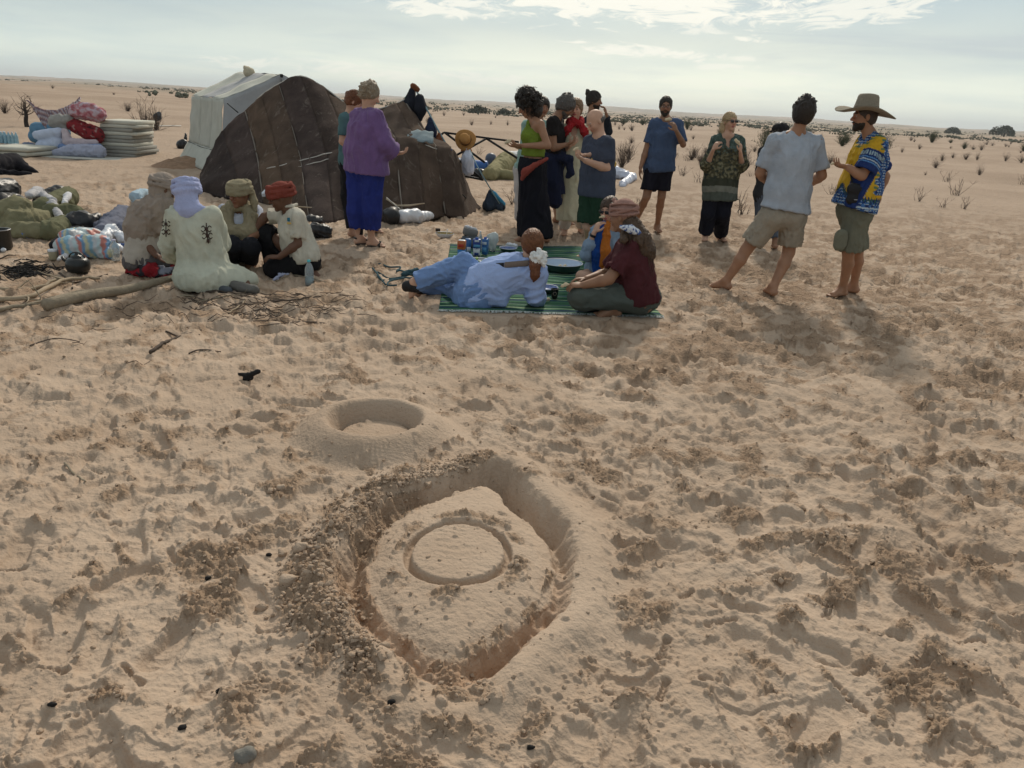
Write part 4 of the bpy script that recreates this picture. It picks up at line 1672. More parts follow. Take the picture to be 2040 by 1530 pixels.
curls(p, H_DARK, 330, reg, (.012, .021), back=-0.17, fringe=.045, low=.02, extra=lambda S_: S_.ell(p.HP(-.075, 0, -.09), V3(.075, .10, .10), .02))
g_ = random.Random(3)
rt, dr, ln = [], [], []
for _ in range(420):
    a, b = g_.uniform(0.7, 5.58), g_.uniform(-1.1, 1.5)
    u_ = V3(math.cos(a) * math.cos(b), math.sin(a) * math.cos(b), math.sin(b))
    rt.append(p.HP(-.03 + .12 * u_[0], .11 * u_[1], .03 + .13 * u_[2])); dr.append(p.hf * u_[0] + p.hw * u_[1] + p.hu * u_[2] * .8); ln.append(g_.uniform(.04, .09))
p.strands(rt, dr, ln, H_DARK, .0038, .016, 1.5)
bread(p.J(1013, 282, -.08), .06, .5, 'flat bread held out by the curly haired woman in lime green')

# 4. stooping man with curly grey hair in a bun
p = Person('man with greying curly hair stooping to eat, navy jacket tied at his waist', 10.1, 'mid', 1.02)
p.start(1112, 452)
head_and_torso(p, (1127, 213, 0), (0.80, -.1, -0.58), (1108, 233, 0), (1100, 243, -.18), (1113, 243, .17), (1105, 330, 0), tf=(1, 0, 0), eyes=(.03, .02, .02))
elA, wrA = p.J(1103, 295, -.22), p.J(1128, 288, -.2)
p.arm(p.shA, elA, wrA); p.hand(wrA, (1, 0, .4), (-.3, .3, 1), (0, 1, 0), 0.8)
elB, wrB = p.J(1112, 295, .22), p.J(1138, 282, .1)
p.arm(p.shB, elB, wrB); p.hand(wrB, (1, -.1, .5), (-.3, 0, 1), (0, -1, 0), 0.8)
anA, anB = foot_at(1108, 452), foot_at(1122, 450)
knA, knB = p.J(1110, 392, -.1), p.J(1116, 392, .12)
p.leg(p.hipA, knA, anA, (-1, 0, 0)); p.leg(p.hipB, knB, anB, (-1, 0, 0))
p.foot(anA, (1, -.2, 0)); p.foot(anB, (1, .1, 0))
p.body()
p.garment('black_top', p.shirt_sdf(p.J(1104, 335, 0), sleeves=((elA, wrA, .55), (elB, wrB, .55))), cloth('black_jersey', (.016, .014, .014)), .015)
p.garment('shorts', p.leg_sdf([(p.hipA, knA, anA), (p.hipB, knB, anB)], 0.95, off=.035), cloth('navy_shorts', (.012, .014, .035)), .015)
S_ = SDF()
S_.cap(p.pel + p.up * .10 - p.side * .05, p.pel + p.up * .06 + p.side * .05, .150, k=.05)
S_.chain([p.J(1118, 316, -.22), p.J(1133, 318, -.24), p.J(1138, 345, -.24), p.J(1131, 352, -.24)], [.05, .052, .045, .03], .02)
S_.chain([p.J(1100, 322, -.16), p.J(1102, 360, -.17), p.J(1106, 400, -.14)], [.09, .105, .09], .04)
p.garment('tied_jacket', S_, cloth('navy_fleece', (.013, .017, .040)), .015, .014, .08, .4)
curls(p, H_SALT, 130, lambda g: (lambda a, b: (-0.02 + .105 * math.cos(a) * math.cos(b), .090 * math.sin(a) * math.cos(b), .03 + .108 * math.sin(b)))(g.uniform(.6, 5.68), g.uniform(-.9, 1.57)), (.010, .017), back=-.09)
beard(p, H_SALT)
p.garment('hair_bun', SDF().ell(p.HP(-.055, 0, .13), V3(.03, .028, .034)), H_SALT, .008, .008, .02)

# 5. woman in the long pale dress
p = Person('woman in long cream dress with crimson scarf round her neck', 10.2, 'fair', 1.0)
p.start(1138, 462)
head_and_torso(p, (1147, 217, 0), (-0.22, -1, -0.08), (1145, 246, 0), (1121, 256, 0), (1168, 258, .03), (1140, 350, 0), tf=(-.15, -1, 0), brow=(.16, .09, .05), lips=(.36, .10, .09))
elA, wrA = p.J(1118, 305, .02), p.J(1135, 290, -.2)
p.arm(p.shA, elA, wrA, k=.9); p.hand(wrA, (.6, -.2, .6), (0, 1, .2), (-1, 0, 0), .7)
elB, wrB = p.J(1172, 305, .05), p.J(1168, 352, -.03)
p.arm(p.shB, elB, wrB, k=.9); p.hand(wrB, (0, 0, -1), (-1, 0, 0), (0, -1, 0), .3)
anA, anB = foot_at(1124, 466), foot_at(1157, 463)
knA, knB = p.J(1128, 412, 0), p.J(1150, 412, 0)
p.leg(p.hipA, knA, anA, (0, 1, 0)); p.leg(p.hipB, knB, anB, (0, 1, 0))
p.foot(anA, (-.1, -1, 0)); p.foot(anB, (.2, -1, 0))
p.body()
CREAM = cloth('cream_knit', (.50, .47, .34))
S_ = SDF()
S_.cap(p.wa, p.ch, .118, .125, .05, ax=p.side, sc=1.38)
S_.cap(p.shA + p.side * .05, p.shB - p.side * .05, .068, k=.05)
S_.cap(p.wa, p.pel, .120, .140, .05, ax=p.side, sc=1.38)
hm = p.J(1135, 438, 0)
S_.cap(p.pel, hm + V3(0, 0, -.06), .140, .150, .05, ax=p.side, sc=1.25)
S_.cut(hm, (0, 0, -1), hm, .5)
S_.ell(p.neck + V3(0, -.08, -.05), V3(.045, .09, .11), neg=True, k=.01)
S_.cap(p.neck - p.up * .02, p.neck + p.up * .1, .07, neg=True, k=.01)
for sh, el in ((p.shA, elA), (p.shB, elB)):
    S_.cap(sh, sh + (el - sh) * .3, .062, .062, .02)
p.garment('long_dress', S_, CREAM, .015, .011, .09, .12)
p.garment('trousers', p.leg_sdf([(p.hipA, knA, anA), (p.hipB, knB, anB)], 1.86, rk=.078), cloth('white_linen', (.58, .55, .50)), .015, .01)
S_ = SDF()
for a in range(10):
    t, t2 = a / 10 * 6.283, (a + 1) / 10 * 6.283
    q = lambda t: p.neck + V3(.075 * math.cos(t), .075 * math.sin(t) - .01, .015 + .02 * math.sin(t * 2) + .012 * math.sin(t * 3))
    S_.cap(q(t), q(t2), .040 + .008 * math.sin(a * 2.3), k=.015)
S_.chain([p.J(1138, 249, -.1), p.J(1131, 258, -.13), p.J(1127, 268, -.13)], [.036, .04, .026], .02)
S_.chain([p.J(1158, 250, -.1), p.J(1164, 262, -.14), p.J(1168, 276, -.13)], [.036, .045, .030], .02)
p.garment('scarf', S_, cloth('crimson_scarf', (.30, .018, .022)), .010, .012, .04, .7)
p.hair_cap(hair_mat('hair_sandy', (.20, .12, .065)), grow=.012, fringe=.062, back=-.055)

# 6. bearded man with a top knot at the back
p = Person('bearded man with dark top knot raising a hand to his mouth behind the bald man', 11.7, 'mid', 1.0)
p.start(1200, 440)
head_and_torso(p, (1184, 201, 0), (0.92, -.25, -.08), (1178, 228, 0), (1172, 240, -.15), (1204, 240, .12), (1190, 320, 0), tf=(.8, -.5, 0), eyes=(.02, .015, .015))
elB, wrB = p.J(1212, 262, -.02), p.J(1208, 228, -.12)
p.arm(p.shB, elB, wrB); p.hand(wrB, (-.35, -.1, 1), (-1, 0, -.3), (0, -1, 0), .8)
elA, wrA = p.J(1170, 285, -.15), p.J(1188, 310, -.28)
p.arm(p.shA, elA, wrA); p.hand(wrA, (1, 0, -.2), (0, 0, 1), (0, 1, 0), .6)
anA, anB = foot_at(1190, 440), foot_at(1212, 438)
knA, knB = p.J(1190, 380, 0), p.J(1206, 380, 0)
p.leg(p.hipA, knA, anA); p.leg(p.hipB, knB, anB); p.foot(anA, (.6, -1, 0)); p.foot(anB, (.9, -.8, 0))
p.body(.016)
p.garment('sweater', p.shirt_sdf(p.J(1190, 328, 0), sleeves=((elA, wrA, 1.9), (elB, wrB, 1.9)), sleeve_r=.058), cloth('dark_navy_knit', (.020, .024, .034)), .016)
p.garment('trousers', p.leg_sdf([(p.hipA, knA, anA), (p.hipB, knB, anB)], 1.9, rk=.075), cloth('charcoal_cloth', (.035, .035, .038)), .017)
p.hair_cap(H_DARK, grow=.014, fringe=.058, low=-.01, back=-.07)
combed(p, H_DARK, (-.10, 0, .085), grow=.015)
beard(p, H_DARK)
p.garment('hair_bun', SDF().ell(p.HP(-.11, 0, .085), V3(.036, .034, .046)).cap(p.HP(-.09, 0, .06), p.HP(-.12, 0, .13), .02, .02), H_DARK, .009, .008, .02)

# 7. bald man
p = Person('bald man in slate blue t-shirt and dark green shorts looking down at his food', 8.35, 'fair', 0.96)
p.start(1190, 505)
head_and_torso(p, (1186, 242, 0), (-0.75, -.40, -0.62), (1196, 272, 0), (1174, 282, .10), (1212, 284, -.10), (1188, 385, 0), tf=(-.85, -.55, 0), w=1.12, brow=(.25, .2, .16))
elB, wrB = p.J(1209, 336, -.14), p.J(1166, 320, -.30)
p.arm(p.shB, elB, wrB, k=1.1); p.hand(wrB, (-1, -.1, .45), (.2, .3, 1), (0, 1, .2), .8)
elA, wrA = p.J(1167, 335, .16), p.J(1176, 308, -.1)
p.arm(p.shA, elA, wrA); p.hand(wrA, (-1, -.2, -.1), (.1, -.2, 1), (0, -1, 0), .7)
anA, anB = foot_at(1172, 512), foot_at(1204, 510)
knA, knB = p.J(1170, 450, .02), p.J(1196, 450, -.04)
p.leg(p.hipA, knA, anA, (1, .5, 0)); p.leg(p.hipB, knB, anB, (1, .5, 0)); p.foot(anA, (-.8, -.6, 0)); p.foot(anB, (-.7, -.8, 0))
p.body()
SLATE = cloth('slate_jersey', (.052, .062, .090))
p.garment('t_shirt', p.shirt_sdf(p.J(1187, 391, 0), off=.03, w=1.12, flare=.012, sleeves=((elA, wrA, .68), (elB, wrB, .68)), sleeve_r=.072), SLATE, .0135, .009)
p.garment('shorts', p.leg_sdf([(p.hipA, knA, anA), (p.hipB, knB, anB)], 0.92, off=.045), cloth('bottle_green', (.018, .045, .026)), .014, .010, .09, .3)
S_ = SDF()
S_.ell(p.HP(-.028, 0, -.005), V3(.098, .084, .048) * p.s, .01, p.HM)
S_.cut(p.HP(0.005, 0, 0), p.hf + p.hu * .5, p.HP(.06, 0, 0), .12)
S_.cut(p.HP(0, 0, .040), p.hu - p.hf * .1, p.HP(0, 0, .1), .13)
p.garment('hair', S_, H_SALT, .009, .002, .02, 1)
m = MB(); m.box(p.J(1201, 381, -.17), (.025, .004, .03)); m.obj('hem_label', mat('label_white', (.7, .7, .7)), p.root)
S_ = SDF()
S_.cap(p.J(1190, 322, -.12), p.J(1196, 338, -.12), .075, .07, .02, ax=(.2, 1, 0), sc=.4)
S_.ell(p.J(1222, 328, -.05), V3(.03, .03, .035), .02)
S_.cap(p.J(1196, 340, -.1), p.J(1220, 332, -.04), .02, .018, .02)
v, f = S_.mesh(.011); v = folds(v, f, .006, .05)
tag(meshobj('yellow_hat', v, f, cloth('yellow_straw', (.55, .38, .10)), None, True), 'soft yellow hat tucked under the arm of the bald man', 'hat')
bread(p.J(1147, 297, -.30), .04, .5, 'piece of bread pinched in the fingers of the bald man')

# 8. person hidden behind the curly woman
p = Person('dark haired person in mint top and pale trousers, almost hidden behind the woman with curls', 10.9, 'mid', 0.98)
p.start(1050, 455)
head_and_torso(p, (1081, 214, 0), (.3, -.9, -.1), (1070, 238, 0), (1049, 248, 0), (1088, 250, 0), (1052, 340, 0), tf=(0, -1, 0))
elA, wrA = p.J(1046, 296, 0), p.J(1052, 320, -.12)
elB, wrB = p.J(1092, 300, 0), p.J(1082, 330, -.1)
for a_, b_, c_ in ((p.shA, elA, wrA), (p.shB, elB, wrB)):
    p.arm(a_, b_, c_, k=.9); p.hand(c_, (0, -.4, -1), (0, 1, 0), (1, 0, 0), .5)
anA, anB = foot_at(1038, 452), foot_at(1062, 452)
knA, knB = p.J(1038, 398, 0), p.J(1062, 398, 0)
p.leg(p.hipA, knA, anA); p.leg(p.hipB, knB, anB); p.foot(anA, (-.1, -1, 0)); p.foot(anB, (.1, -1, 0))
p.body(.017)
p.garment('mint_top', p.shirt_sdf(p.J(1056, 345, 0), sleeves=((elA, wrA, .7), (elB, wrB, .7))), cloth('mint_jersey', (.24, .36, .32)), .017)
p.garment('trousers', p.leg_sdf([(p.hipA, knA, anA), (p.hipB, knB, anB)], 1.86, rk=.088, off=.035), cloth('pale_grey_linen', (.46, .45, .45)), .017, .012)
p.hair_cap(H_DARK, grow=.022, back=-.07)

# 9. tall man in the blue t-shirt
p = Person('bearded man in blue t-shirt and black shorts eating bread, one arm folded up', 11.25, 'mid', 1.03)
p.start(1295, 455)
head_and_torso(p, (1326, 212, 0), (-.12, -1, -.12), (1326, 236, 0), (1302, 246, 0), (1351, 247, 0), (1312, 336, 0), tf=(-.1, -1, 0), eyes=(.02, .015, .012))
elA, wrA = p.J(1287, 300, -.02), p.J(1276, 334, -.08)
p.arm(p.shA, elA, wrA); p.hand(wrA, (-.05, -.15, -1), (1, 0, 0), (.1, -1, 0), .35)
elB, wrB = p.J(1361, 288, -.08), p.J(1347, 260, -.26)
p.arm(p.shB, elB, wrB); p.hand(wrB, (-.6, -.1, .9), (-.5, .8, 0), (-.5, -.2, .6), .8)
anA, anB = foot_at(1266, 455, 1.05), foot_at(1308, 462, 1.05)
knA, knB = p.J(1288, 392, -.05), p.J(1318, 392, 0)
p.leg(p.hipA, knA, anA); p.leg(p.hipB, knB, anB); p.foot(anA, (-.5, -1, 0)); p.foot(anB, (.15, -1, 0))
p.body()
BLUE = cloth('denim_blue_jersey', (.062, .092, .165))
p.garment('t_shirt', p.shirt_sdf(p.J(1314, 342, 0), off=.028, flare=.012, sleeves=((elA, wrA, .72), (elB, wrB, .9)), sleeve_r=.070, hemtilt=(.1, 0, -1)), BLUE, .0135, .010)
p.garment('shorts', p.leg_sdf([(p.hipA, knA, anA), (p.hipB, knB, anB)], 0.78, off=.03), cloth('black_shorts', (.012, .012, .020)), .015)
p.hair_cap(H_DARK, grow=.010, fringe=.070, low=-.01, back=-.06, amp=.007, wave=.013)
beard(p, H_DARK)
m = MB()
for q in (-1, 1):
    pts = [p.HP(.108, q * .032 + .024 * math.cos(t), .008 + .018 * math.sin(t)) for t in np.linspace(0, 6.283, 9)]
    m.tube(pts, .0018, 4)
m.tube([p.HP(.11, -.009, .012), p.HP(.11, .009, .012)], .0018, 4)
m.obj('glasses', mat('wire_dark', (.03, .03, .03), rough=.3, metal=.6), p.root)
bread(p.J(1332, 238, -.36), .06, .05, 'curved piece of pale bread in front of the chin of the man in blue')

# 10. blonde woman
p = Person('blonde woman in sunglasses, green patterned shirt and wide black trousers, holding bread', 10.55, 'fair', 0.97)
p.start(1420, 480)
head_and_torso(p, (1454, 243, 0), (.38, -1, .04), (1449, 268, 0), (1427, 280, 0), (1473, 281, 0), (1433, 372, 0), tf=(.08, -1, 0), brow=(.2, .14, .08), lips=(.34, .12, .11))
elA, wrA = p.J(1409, 328, -.06), p.J(1421, 298, -.24)
p.arm(p.shA, elA, wrA, k=.88); p.hand(wrA, (.45, -.1, 1), (.7, .5, 0), (.6, -.5, 0), .9)
elB, wrB = p.J(1478, 330, -.06), p.J(1475, 303, -.26)
p.arm(p.shB, elB, wrB, k=.88); p.hand(wrB, (-.1, -.1, 1), (-.7, .5, 0), (-.6, -.5, 0), .9)
anA, anB = foot_at(1404, 478), foot_at(1434, 478)
knA, knB = p.J(1412, 425, 0), p.J(1440, 425, 0)
p.leg(p.hipA, knA, anA); p.leg(p.hipB, knB, anB); p.foot(anA, (-.2, -1, 0)); p.foot(anB, (.3, -1, 0))
p.body()


def pat_green(v):
    z = v[:, 2]
    base = np.tile(V3(.060, .090, .075), (len(v), 1))
    u = v[:, 0] * 34
    w_ = v[:, 2] * 34
    fl = noise3(v * V3(34, 12, 34), 5) + .4 * noise3(v * 70, 6)
    olive = V3(.085, .080, .045)
    t = sst(1.30 - z, 0, .12)[:, None]
    base = base * (1 - t) + olive * t
    m = (fl > .22) & (z < 1.18) & (z > .82)
    base[m] = V3(.20, .19, .12)
    m = (fl < -.35) & (z < 1.3)
    base[m] = V3(.030, .040, .040)
    zz = z + .02 * np.sin(v[:, 0] * 9)
    base[(zz < .84) & (zz > .745)] = V3(.048, .052, .036)
    base[(zz < .745) & (zz > .665)] = V3(.19, .20, .17)
    base[(zz < .665)] = V3(.085, .10, .085)
    s_ = ((v[:, 2] > 1.16) & (fl > .3))
    base[s_] = V3(.10, .15, .14)
    return base * (.9 + .2 * noise3(v * 20, 8))[:, None]


PATM = mat('patterned_viscose', attr=True, rough=.8, spec=.2, bump=.3, bscale=90)
S_ = p.shirt_sdf(p.J(1434, 398, 0), off=.045, flare=.03, sleeves=((elA, wrA, 1.35), (elB, wrB, 1.35)), sleeve_r=.090, neckdrop=.1, hemtilt=(.05, 0, -1))
S_.ell(p.neck + V3(.01, -.10, -.08), V3(.03, .06, .10), neg=True, k=.01)
p.garment('patterned_shirt', S_, PATM, .0095, .012, .075, .3, color=pat_green)
p.garment('trousers', p.leg_sdf([(p.hipA, knA, anA), (p.hipB, knB, anB)], 1.92, rk=.098, off=.04), cloth('black_wide', (.011, .012, .020)), .015, .014, .08, .15)
p.hair_cap(H_BLOND, grow=.010, fringe=.060, low=0.0, back=-.07)
combed(p, H_BLOND, (-.09, 0, -.04), grow=.010)
S_ = SDF().chain([p.HP(-.05, .06, -.03), p.HP(-.045, .075, -.10), p.HP(-.03, .07, -.16)], [.042, .036, .018], .02).chain([p.HP(-.05, -.06, -.03), p.HP(-.045, -.075, -.10), p.HP(-.03, -.07, -.17)], [.042, .034, .016], .02)
p.garment('loose_hair', S_, H_BLOND, .009, .008, .03, .2)
glasses(p)
bread(p.J(1469, 283, -.36), .062, -.75, 'long strip of pale bread held by the blonde woman')

# 11. person behind the white t-shirt
p = Person('person in black cap and dark clothes standing hidden behind the man in pale grey t-shirt', 10.4, 'mid', 0.96)
p.start(1530, 490)
head_and_torso(p, (1553, 265, 0), (-.3, .9, -.1), (1545, 290, 0), (1520, 302, 0), (1568, 304, 0), (1532, 388, 0), tf=(-.2, .9, 0))
elA, wrA = p.J(1514, 345, 0), p.J(1522, 365, .15)
elB, wrB = p.J(1568, 350, 0), p.J(1560, 370, .15)
for a_, b_, c_ in ((p.shA, elA, wrA), (p.shB, elB, wrB)):
    p.arm(a_, b_, c_, k=.9); p.hand(c_, (0, 1, .1), (0, 0, 1), (1, 0, 0), .5)
anA, anB = foot_at(1514, 490), foot_at(1543, 494)
knA, knB = p.J(1516, 438, 0), p.J(1542, 438, 0)
p.leg(p.hipA, knA, anA); p.leg(p.hipB, knB, anB); p.foot(anA, (-.3, 1, 0)); p.foot(anB, (.2, 1, 0))
p.body(.017)
p.garment('dark_top', p.shirt_sdf(p.J(1531, 404, 0), off=.03, sleeves=((elA, wrA, 1.8), (elB, wrB, 1.8)), sleeve_r=.066), cloth('charcoal_cloth', (.035, .035, .038)), .017)
p.garment('jeans', p.leg_sdf([(p.hipA, knA, anA), (p.hipB, knB, anB)], 1.80, rk=.07), cloth('grey_blue_denim', (.085, .10, .13)), .017)
p.hair_cap(H_DARK, grow=.02, back=-.09)
S_ = SDF().ell(p.HP(-.01, 0, .055), V3(.118, .10, .075), .01, p.HM)
S_.cap(p.HP(.07, 0, .04), p.HP(.17, 0, .025), .012, .008, .01, ax=p.hw, sc=6)
S_.cap(p.HP(-.10, -.03, .02), p.HP(-.10, .03, .02), .03, k=.03)
p.garment('cap', S_, cloth('black_cap', (.022, .020, .022)), .010, .005, .05)

# 12. man in the pale t-shirt, back to us
p = Person('man in pale grey t-shirt and beige shorts with his back to us, legs apart, barefoot', 7.45, 'tan', 1.03)
p.start(1500, 575)
head_and_torso(p, (1601, 226, 0), (.35, .92, -.02), (1588, 264, 0), (1543, 281, -.02), (1628, 285, .04), (1560, 430, 0), tf=(.05, 1, 0), w=1.08, hipw=.10, hu=(.10, 0, 1))
elA, wrA = p.J(1514, 345, .06), p.J(1535, 368, .28)
p.arm(p.shA, elA, wrA, k=1.1); p.hand(wrA, (.6, 1, .1), (0, 0, 1), (1, 0, 0), .6)
elB, wrB = p.J(1637, 350, .06), p.J(1612, 368, .30)
p.arm(p.shB, elB, wrB, k=1.1); p.hand(wrB, (-.6, 1, .1), (0, 0, 1), (-1, 0, 0), .6)
anA, anB = foot_at(1444, 577), foot_at(1537, 590)
knA, knB = p.J(1487, 497, .05), p.J(1571, 503, .04)
p.leg(p.hipA, knA, anA, (0, -1, 0), 1.05); p.leg(p.hipB, knB, anB, (0, -1, 0), 1.05)
p.foot(anA, (-.8, .55, 0)); p.foot(anB, (-.1, 1, 0))
p.body(.0125)
PALE = cloth('pale_grey_jersey', (.36, .40, .46))
p.garment('t_shirt', p.shirt_sdf(p.J(1566, 419, 0), off=.028, w=1.10, flare=.015, sleeves=((elA, wrA, .80), (elB, wrB, .80)), sleeve_r=.076, neckdrop=.0, hemtilt=(-.12, 0, -1)), PALE, .0125, .011, .09, .3)
p.garment('shorts', p.leg_sdf([(p.hipA, knA, anA), (p.hipB, knB, anB)], 0.80, off=.036), cloth('beige_cotton', (.30, .26, .205)), .0125, .010, .06, .5)
curls(p, H_DARK, 90, lambda g: (lambda a, b: (-0.02 + .106 * math.cos(a) * math.cos(b), .088 * math.sin(a) * math.cos(b), .045 + .100 * math.sin(b)))(g.uniform(0, 6.28), g.uniform(-.2, 1.57)), (.009, .016), back=-.075, base=.022, fringe=.07)
beard(p, H_DARK)

# 13. man in straw hat
p = Person('man in wide straw hat, yellow and blue printed tunic and khaki cargo shorts, in profile', 7.4, 'tan', 1.0)
p.start(1685, 590)
head_and_torso(p, (1722, 233, 0), (-1, .06, -.05), (1733, 266, 0), (1722, 284, .18), (1752, 288, -.14), (1702, 420, 0), tf=(-1, .15, 0), w=1.10, hu=(.02, 0, 1), eyes=(.02, .02, .02))
elB, wrB = p.J(1717, 350, -.20), p.J(1688, 333, -.16)
p.arm(p.shB, elB, wrB, k=1.1); p.hand(wrB, (-1, 0, .15), (0, .4, 1), (0, 1, .3), .9)
elA, wrA = p.J(1764, 352, .18), p.J(1752, 385, .16)
p.arm(p.shA, elA, wrA); p.hand(wrA, (-.15, -.1, -1), (-1, -.3, 0), (1, -.2, 0), .5)
anA, anB = foot_at(1698, 583), foot_at(1675, 592)
knA, knB = p.J(1708, 498, .12), p.J(1690, 502, -.08)
p.leg(p.hipA, knA, anA, (1, 0, 0), 1.02); p.leg(p.hipB, knB, anB, (1, 0, 0), 1.02)
p.foot(anA, (-1, .2, 0)); p.foot(anB, (-.9, -.45, 0))
p.body(.0125)


def dashiki(v):
    """yellow cloth with a blue and white printed yoke, sleeve bands and hem border"""
    up, f = p.up, p.f
    r0 = v - p.pel
    hgt = r0 @ up
    fr = r0 @ f
    sd = r0 @ p.side
    yel = V3(.56, .34, .025)
    nav = V3(.014, .032, .125)
    blu = V3(.05, .14, .34)
    wht = V3(.42, .50, .55)
    grn = V3(.05, .11, .07)
    col = np.tile(yel, (len(v), 1))

    def geo(a, b, s1, s2):
        k = ((np.floor(a * s1) + np.floor(b * s2)) % 2)[:, None]
        c = np.where(k > 0, nav, blu)
        l = (np.abs((a * s1 * 1.0) % 1 - .5) > .40)[:, None]
        return np.where(l & (((b * s2 * .5) % 1) > .3)[:, None], wht, c)
    scal = .012 * np.sin(np.arctan2(sd, fr) * 60)
    # hem border rising in a stepped arch
    hb = .100 + .10 * np.exp(-((sd - .02) / .09) ** 2) * 1.0 + scal
    m = hgt < hb
    col[m] = geo(hgt[m], np.arctan2(sd[m], fr[m]) * .2, 38, 40)
    for lo, w_ in ((-.035, .008), (.0, .006), (.045, .006)):
        m2 = m & (np.abs(hgt - lo) < w_)
        col[m2] = wht
    ring_ = (hgt >= hb) & (hgt < hb + .035)
    tt = (np.sin(np.arctan2(sd, fr) * 75) > 0)
    col[ring_ & tt] = nav
    col[ring_ & ~tt] = grn
    # back and shoulder panel
    bk = (-fr > .088 + .02 * np.sin(hgt * 60)) & (hgt > .17)
    q = (v - p.neck)
    yoke = (np.linalg.norm(q, axis=1) < .125 + .012 * np.sin(np.arctan2(q[:, 0], q[:, 1]) * 22))
    ed = ((-fr > .062) & (hgt > .17)) | (np.linalg.norm(q, axis=1) < .155)
    tt2 = np.sin(hgt * 170) > 0
    col[ed & tt2] = V3(.10, .17, .09)
    m = bk | yoke
    col[m] = geo(hgt[m], fr[m] + sd[m], 44, 38)
    # sleeve bands
    for sh, el in ((p.shB, elB), (p.shA, elA)):
        d = unit(el - sh)
        t = (v - sh) @ d
        rad = np.linalg.norm((v - sh) - t[:, None] * d, axis=1)
        sl = (t > .075) & (rad < .105)
        col[sl] = nav
        an_ = np.arctan2((v - sh) @ np.cross(d, p.f), (v - sh) @ p.f)
        lt = sl & (t > .095) & (t < .135) & (np.abs((an_ * 5) % 1 - .5) > .2)
        col[lt] = V3(.30, .40, .44)
        for lo in (.155, .178, .198):
            col[sl & (np.abs(t - lo) < .005)] = V3(.10, .25, .50) if lo != .178 else wht
    return col * (.93 + .1 * noise3(v * 40, 8))[:, None]


S_ = p.shirt_sdf(p.J(1699, 414, 0), off=.040, w=1.12, flare=.045, sleeves=((elA, wrA, .85), (elB, wrB, .86)), sleeve_r=.098, neckdrop=0, hemtilt=(-.22, 0, -1))
p.garment('printed_tunic', S_, mat('printed_cotton', attr=True, rough=.85, spec=.2, bump=.25, bscale=90, var=.05), .0078, .010, .08, .35, color=dashiki)
p.garment('cargo_shorts', p.leg_sdf([(p.hipA, knA, anA), (p.hipB, knB, anB)], .99, off=.042), cloth('khaki_cotton', (.155, .155, .115)), .0125, .009, .07, .4)
S_ = SDF().cap(p.J(1676, 470, -.19), p.J(1673, 487, -.185), .065, .065, .01, ax=(.0, 1, 0), sc=.35)
p.garment('cargo_pocket', S_, cloth('khaki_cotton', (.155, .155, .115)), .011, .003, .06)
beard(p, H_DARK)
p.hair_cap(hair_mat('hair_cropped', (.05, .035, .028)), grow=.004, fringe=.06, back=-.05, amp=.001)
STRAW = mat('straw_weave', (.27, .235, .18), rough=.9, bump=.9, bscale=150, var=.22, vscale=70)
hb_ = p.HP(-.005, 0, .055)
v, f = [], []
NR, NA = 26, 64
prof = [(0, .142), (.050, .142), (.076, .136), (.087, .120), (.097, .06), (.105, .02), (.118, .002), (.14, -.006), (.18, -.010), (.22, -.012), (.255, -.006)]
ins = [(.248, -.014), (.20, -.020), (.15, -.014), (.100, -.006), (.094, .02), (.078, .11), (0, .130)]
allp = prof + ins
ax1 = unit(V3(.02, .0, 1)); ax2 = V3(1, 0, 0); ax3 = V3(0, 1, 0)
for r_, z in allp:
    for i in range(NA):
        t = 2 * math.pi * i / NA
        wob = (.026 * math.cos(2 * t) * (r_ / .25) ** 2 * -1 + .030 * (r_ / .25) ** 2 * -math.cos(t) + .012 * math.sin(3 * t + 1) * (r_ / .25) ** 2)
        rr = r_ * (1 + .04 * math.cos(2 * t + .5)) * 1.0
        v.append(hb_ + ax2 * rr * math.cos(t) + ax3 * rr * math.sin(t) * .95 + ax1 * (z + wob))
for k in range(len(allp) - 1):
    for i in range(NA):
        j2 = (i + 1) % NA
        f.append((k * NA + i, k * NA + j2, (k + 1) * NA + j2, (k + 1) * NA + i))
hat = meshobj('straw_hat', v, f, STRAW, p.root)
m = MB(); m.lathe(hb_ + V3(0, 0, .006), [(.1095, 0), (.110, .012), (.107, .022), (.103, .030)], 40); m.obj('hat_band', mat('straw_dark', (.17, .12, .08), bump=.8, bscale=200), hat)
# shoulder bag
bc = p.J(1709, 387, -.20)
t_ = thing('shoulder_bag', bc - V3(0, 0, .08), 'small black shoulder bag hanging at the hip of the man in straw hat', 'bag')
S_ = SDF().cap(bc + V3(-.055, 0, .045), bc + V3(.055, 0, .03), .055, .05, .02, ax=(0, 1, 0), sc=.5).cap(bc + V3(-.05, 0, -.045), bc + V3(.06, 0, -.05), .05, .05, .03, ax=(0, 1, 0), sc=.5)
v, f = S_.mesh(.009)
BAGM = mat('black_nylon', (.013, .013, .015), rough=.55, bump=.3)
o = meshobj('bag_body', v, f, BAGM, t_)
for c_, z_ in ((V3(.055, -.048, .025), (.012, .006, .03)), (V3(.045, -.050, -.015), (.010, .006, .018)), (V3(-.03, -.050, -.045), (.03, .006, .006))):
    MB().box(bc + c_, z_).obj('emblem', mat('emblem_grey', (.35, .35, .36)), t_)
m = MB(); m.tube([bc + V3(.06, -.01, .06), p.J(1733, 355, -.175), p.J(1752, 320, -.185), p.J(1762, 292, -.17), p.J(1757, 275, -.10), p.J(1742, 268, .02)], .0085, 6)
m.tube([bc + V3(-.06, 0, .06), p.J(1694, 340, -.10), p.J(1700, 320, .02)], .0085, 6); m.obj('strap', BAGM, t_)
bread(p.J(1661, 326, -.14), .035, .2, 'yellow morsel held out by the man in the straw hat')


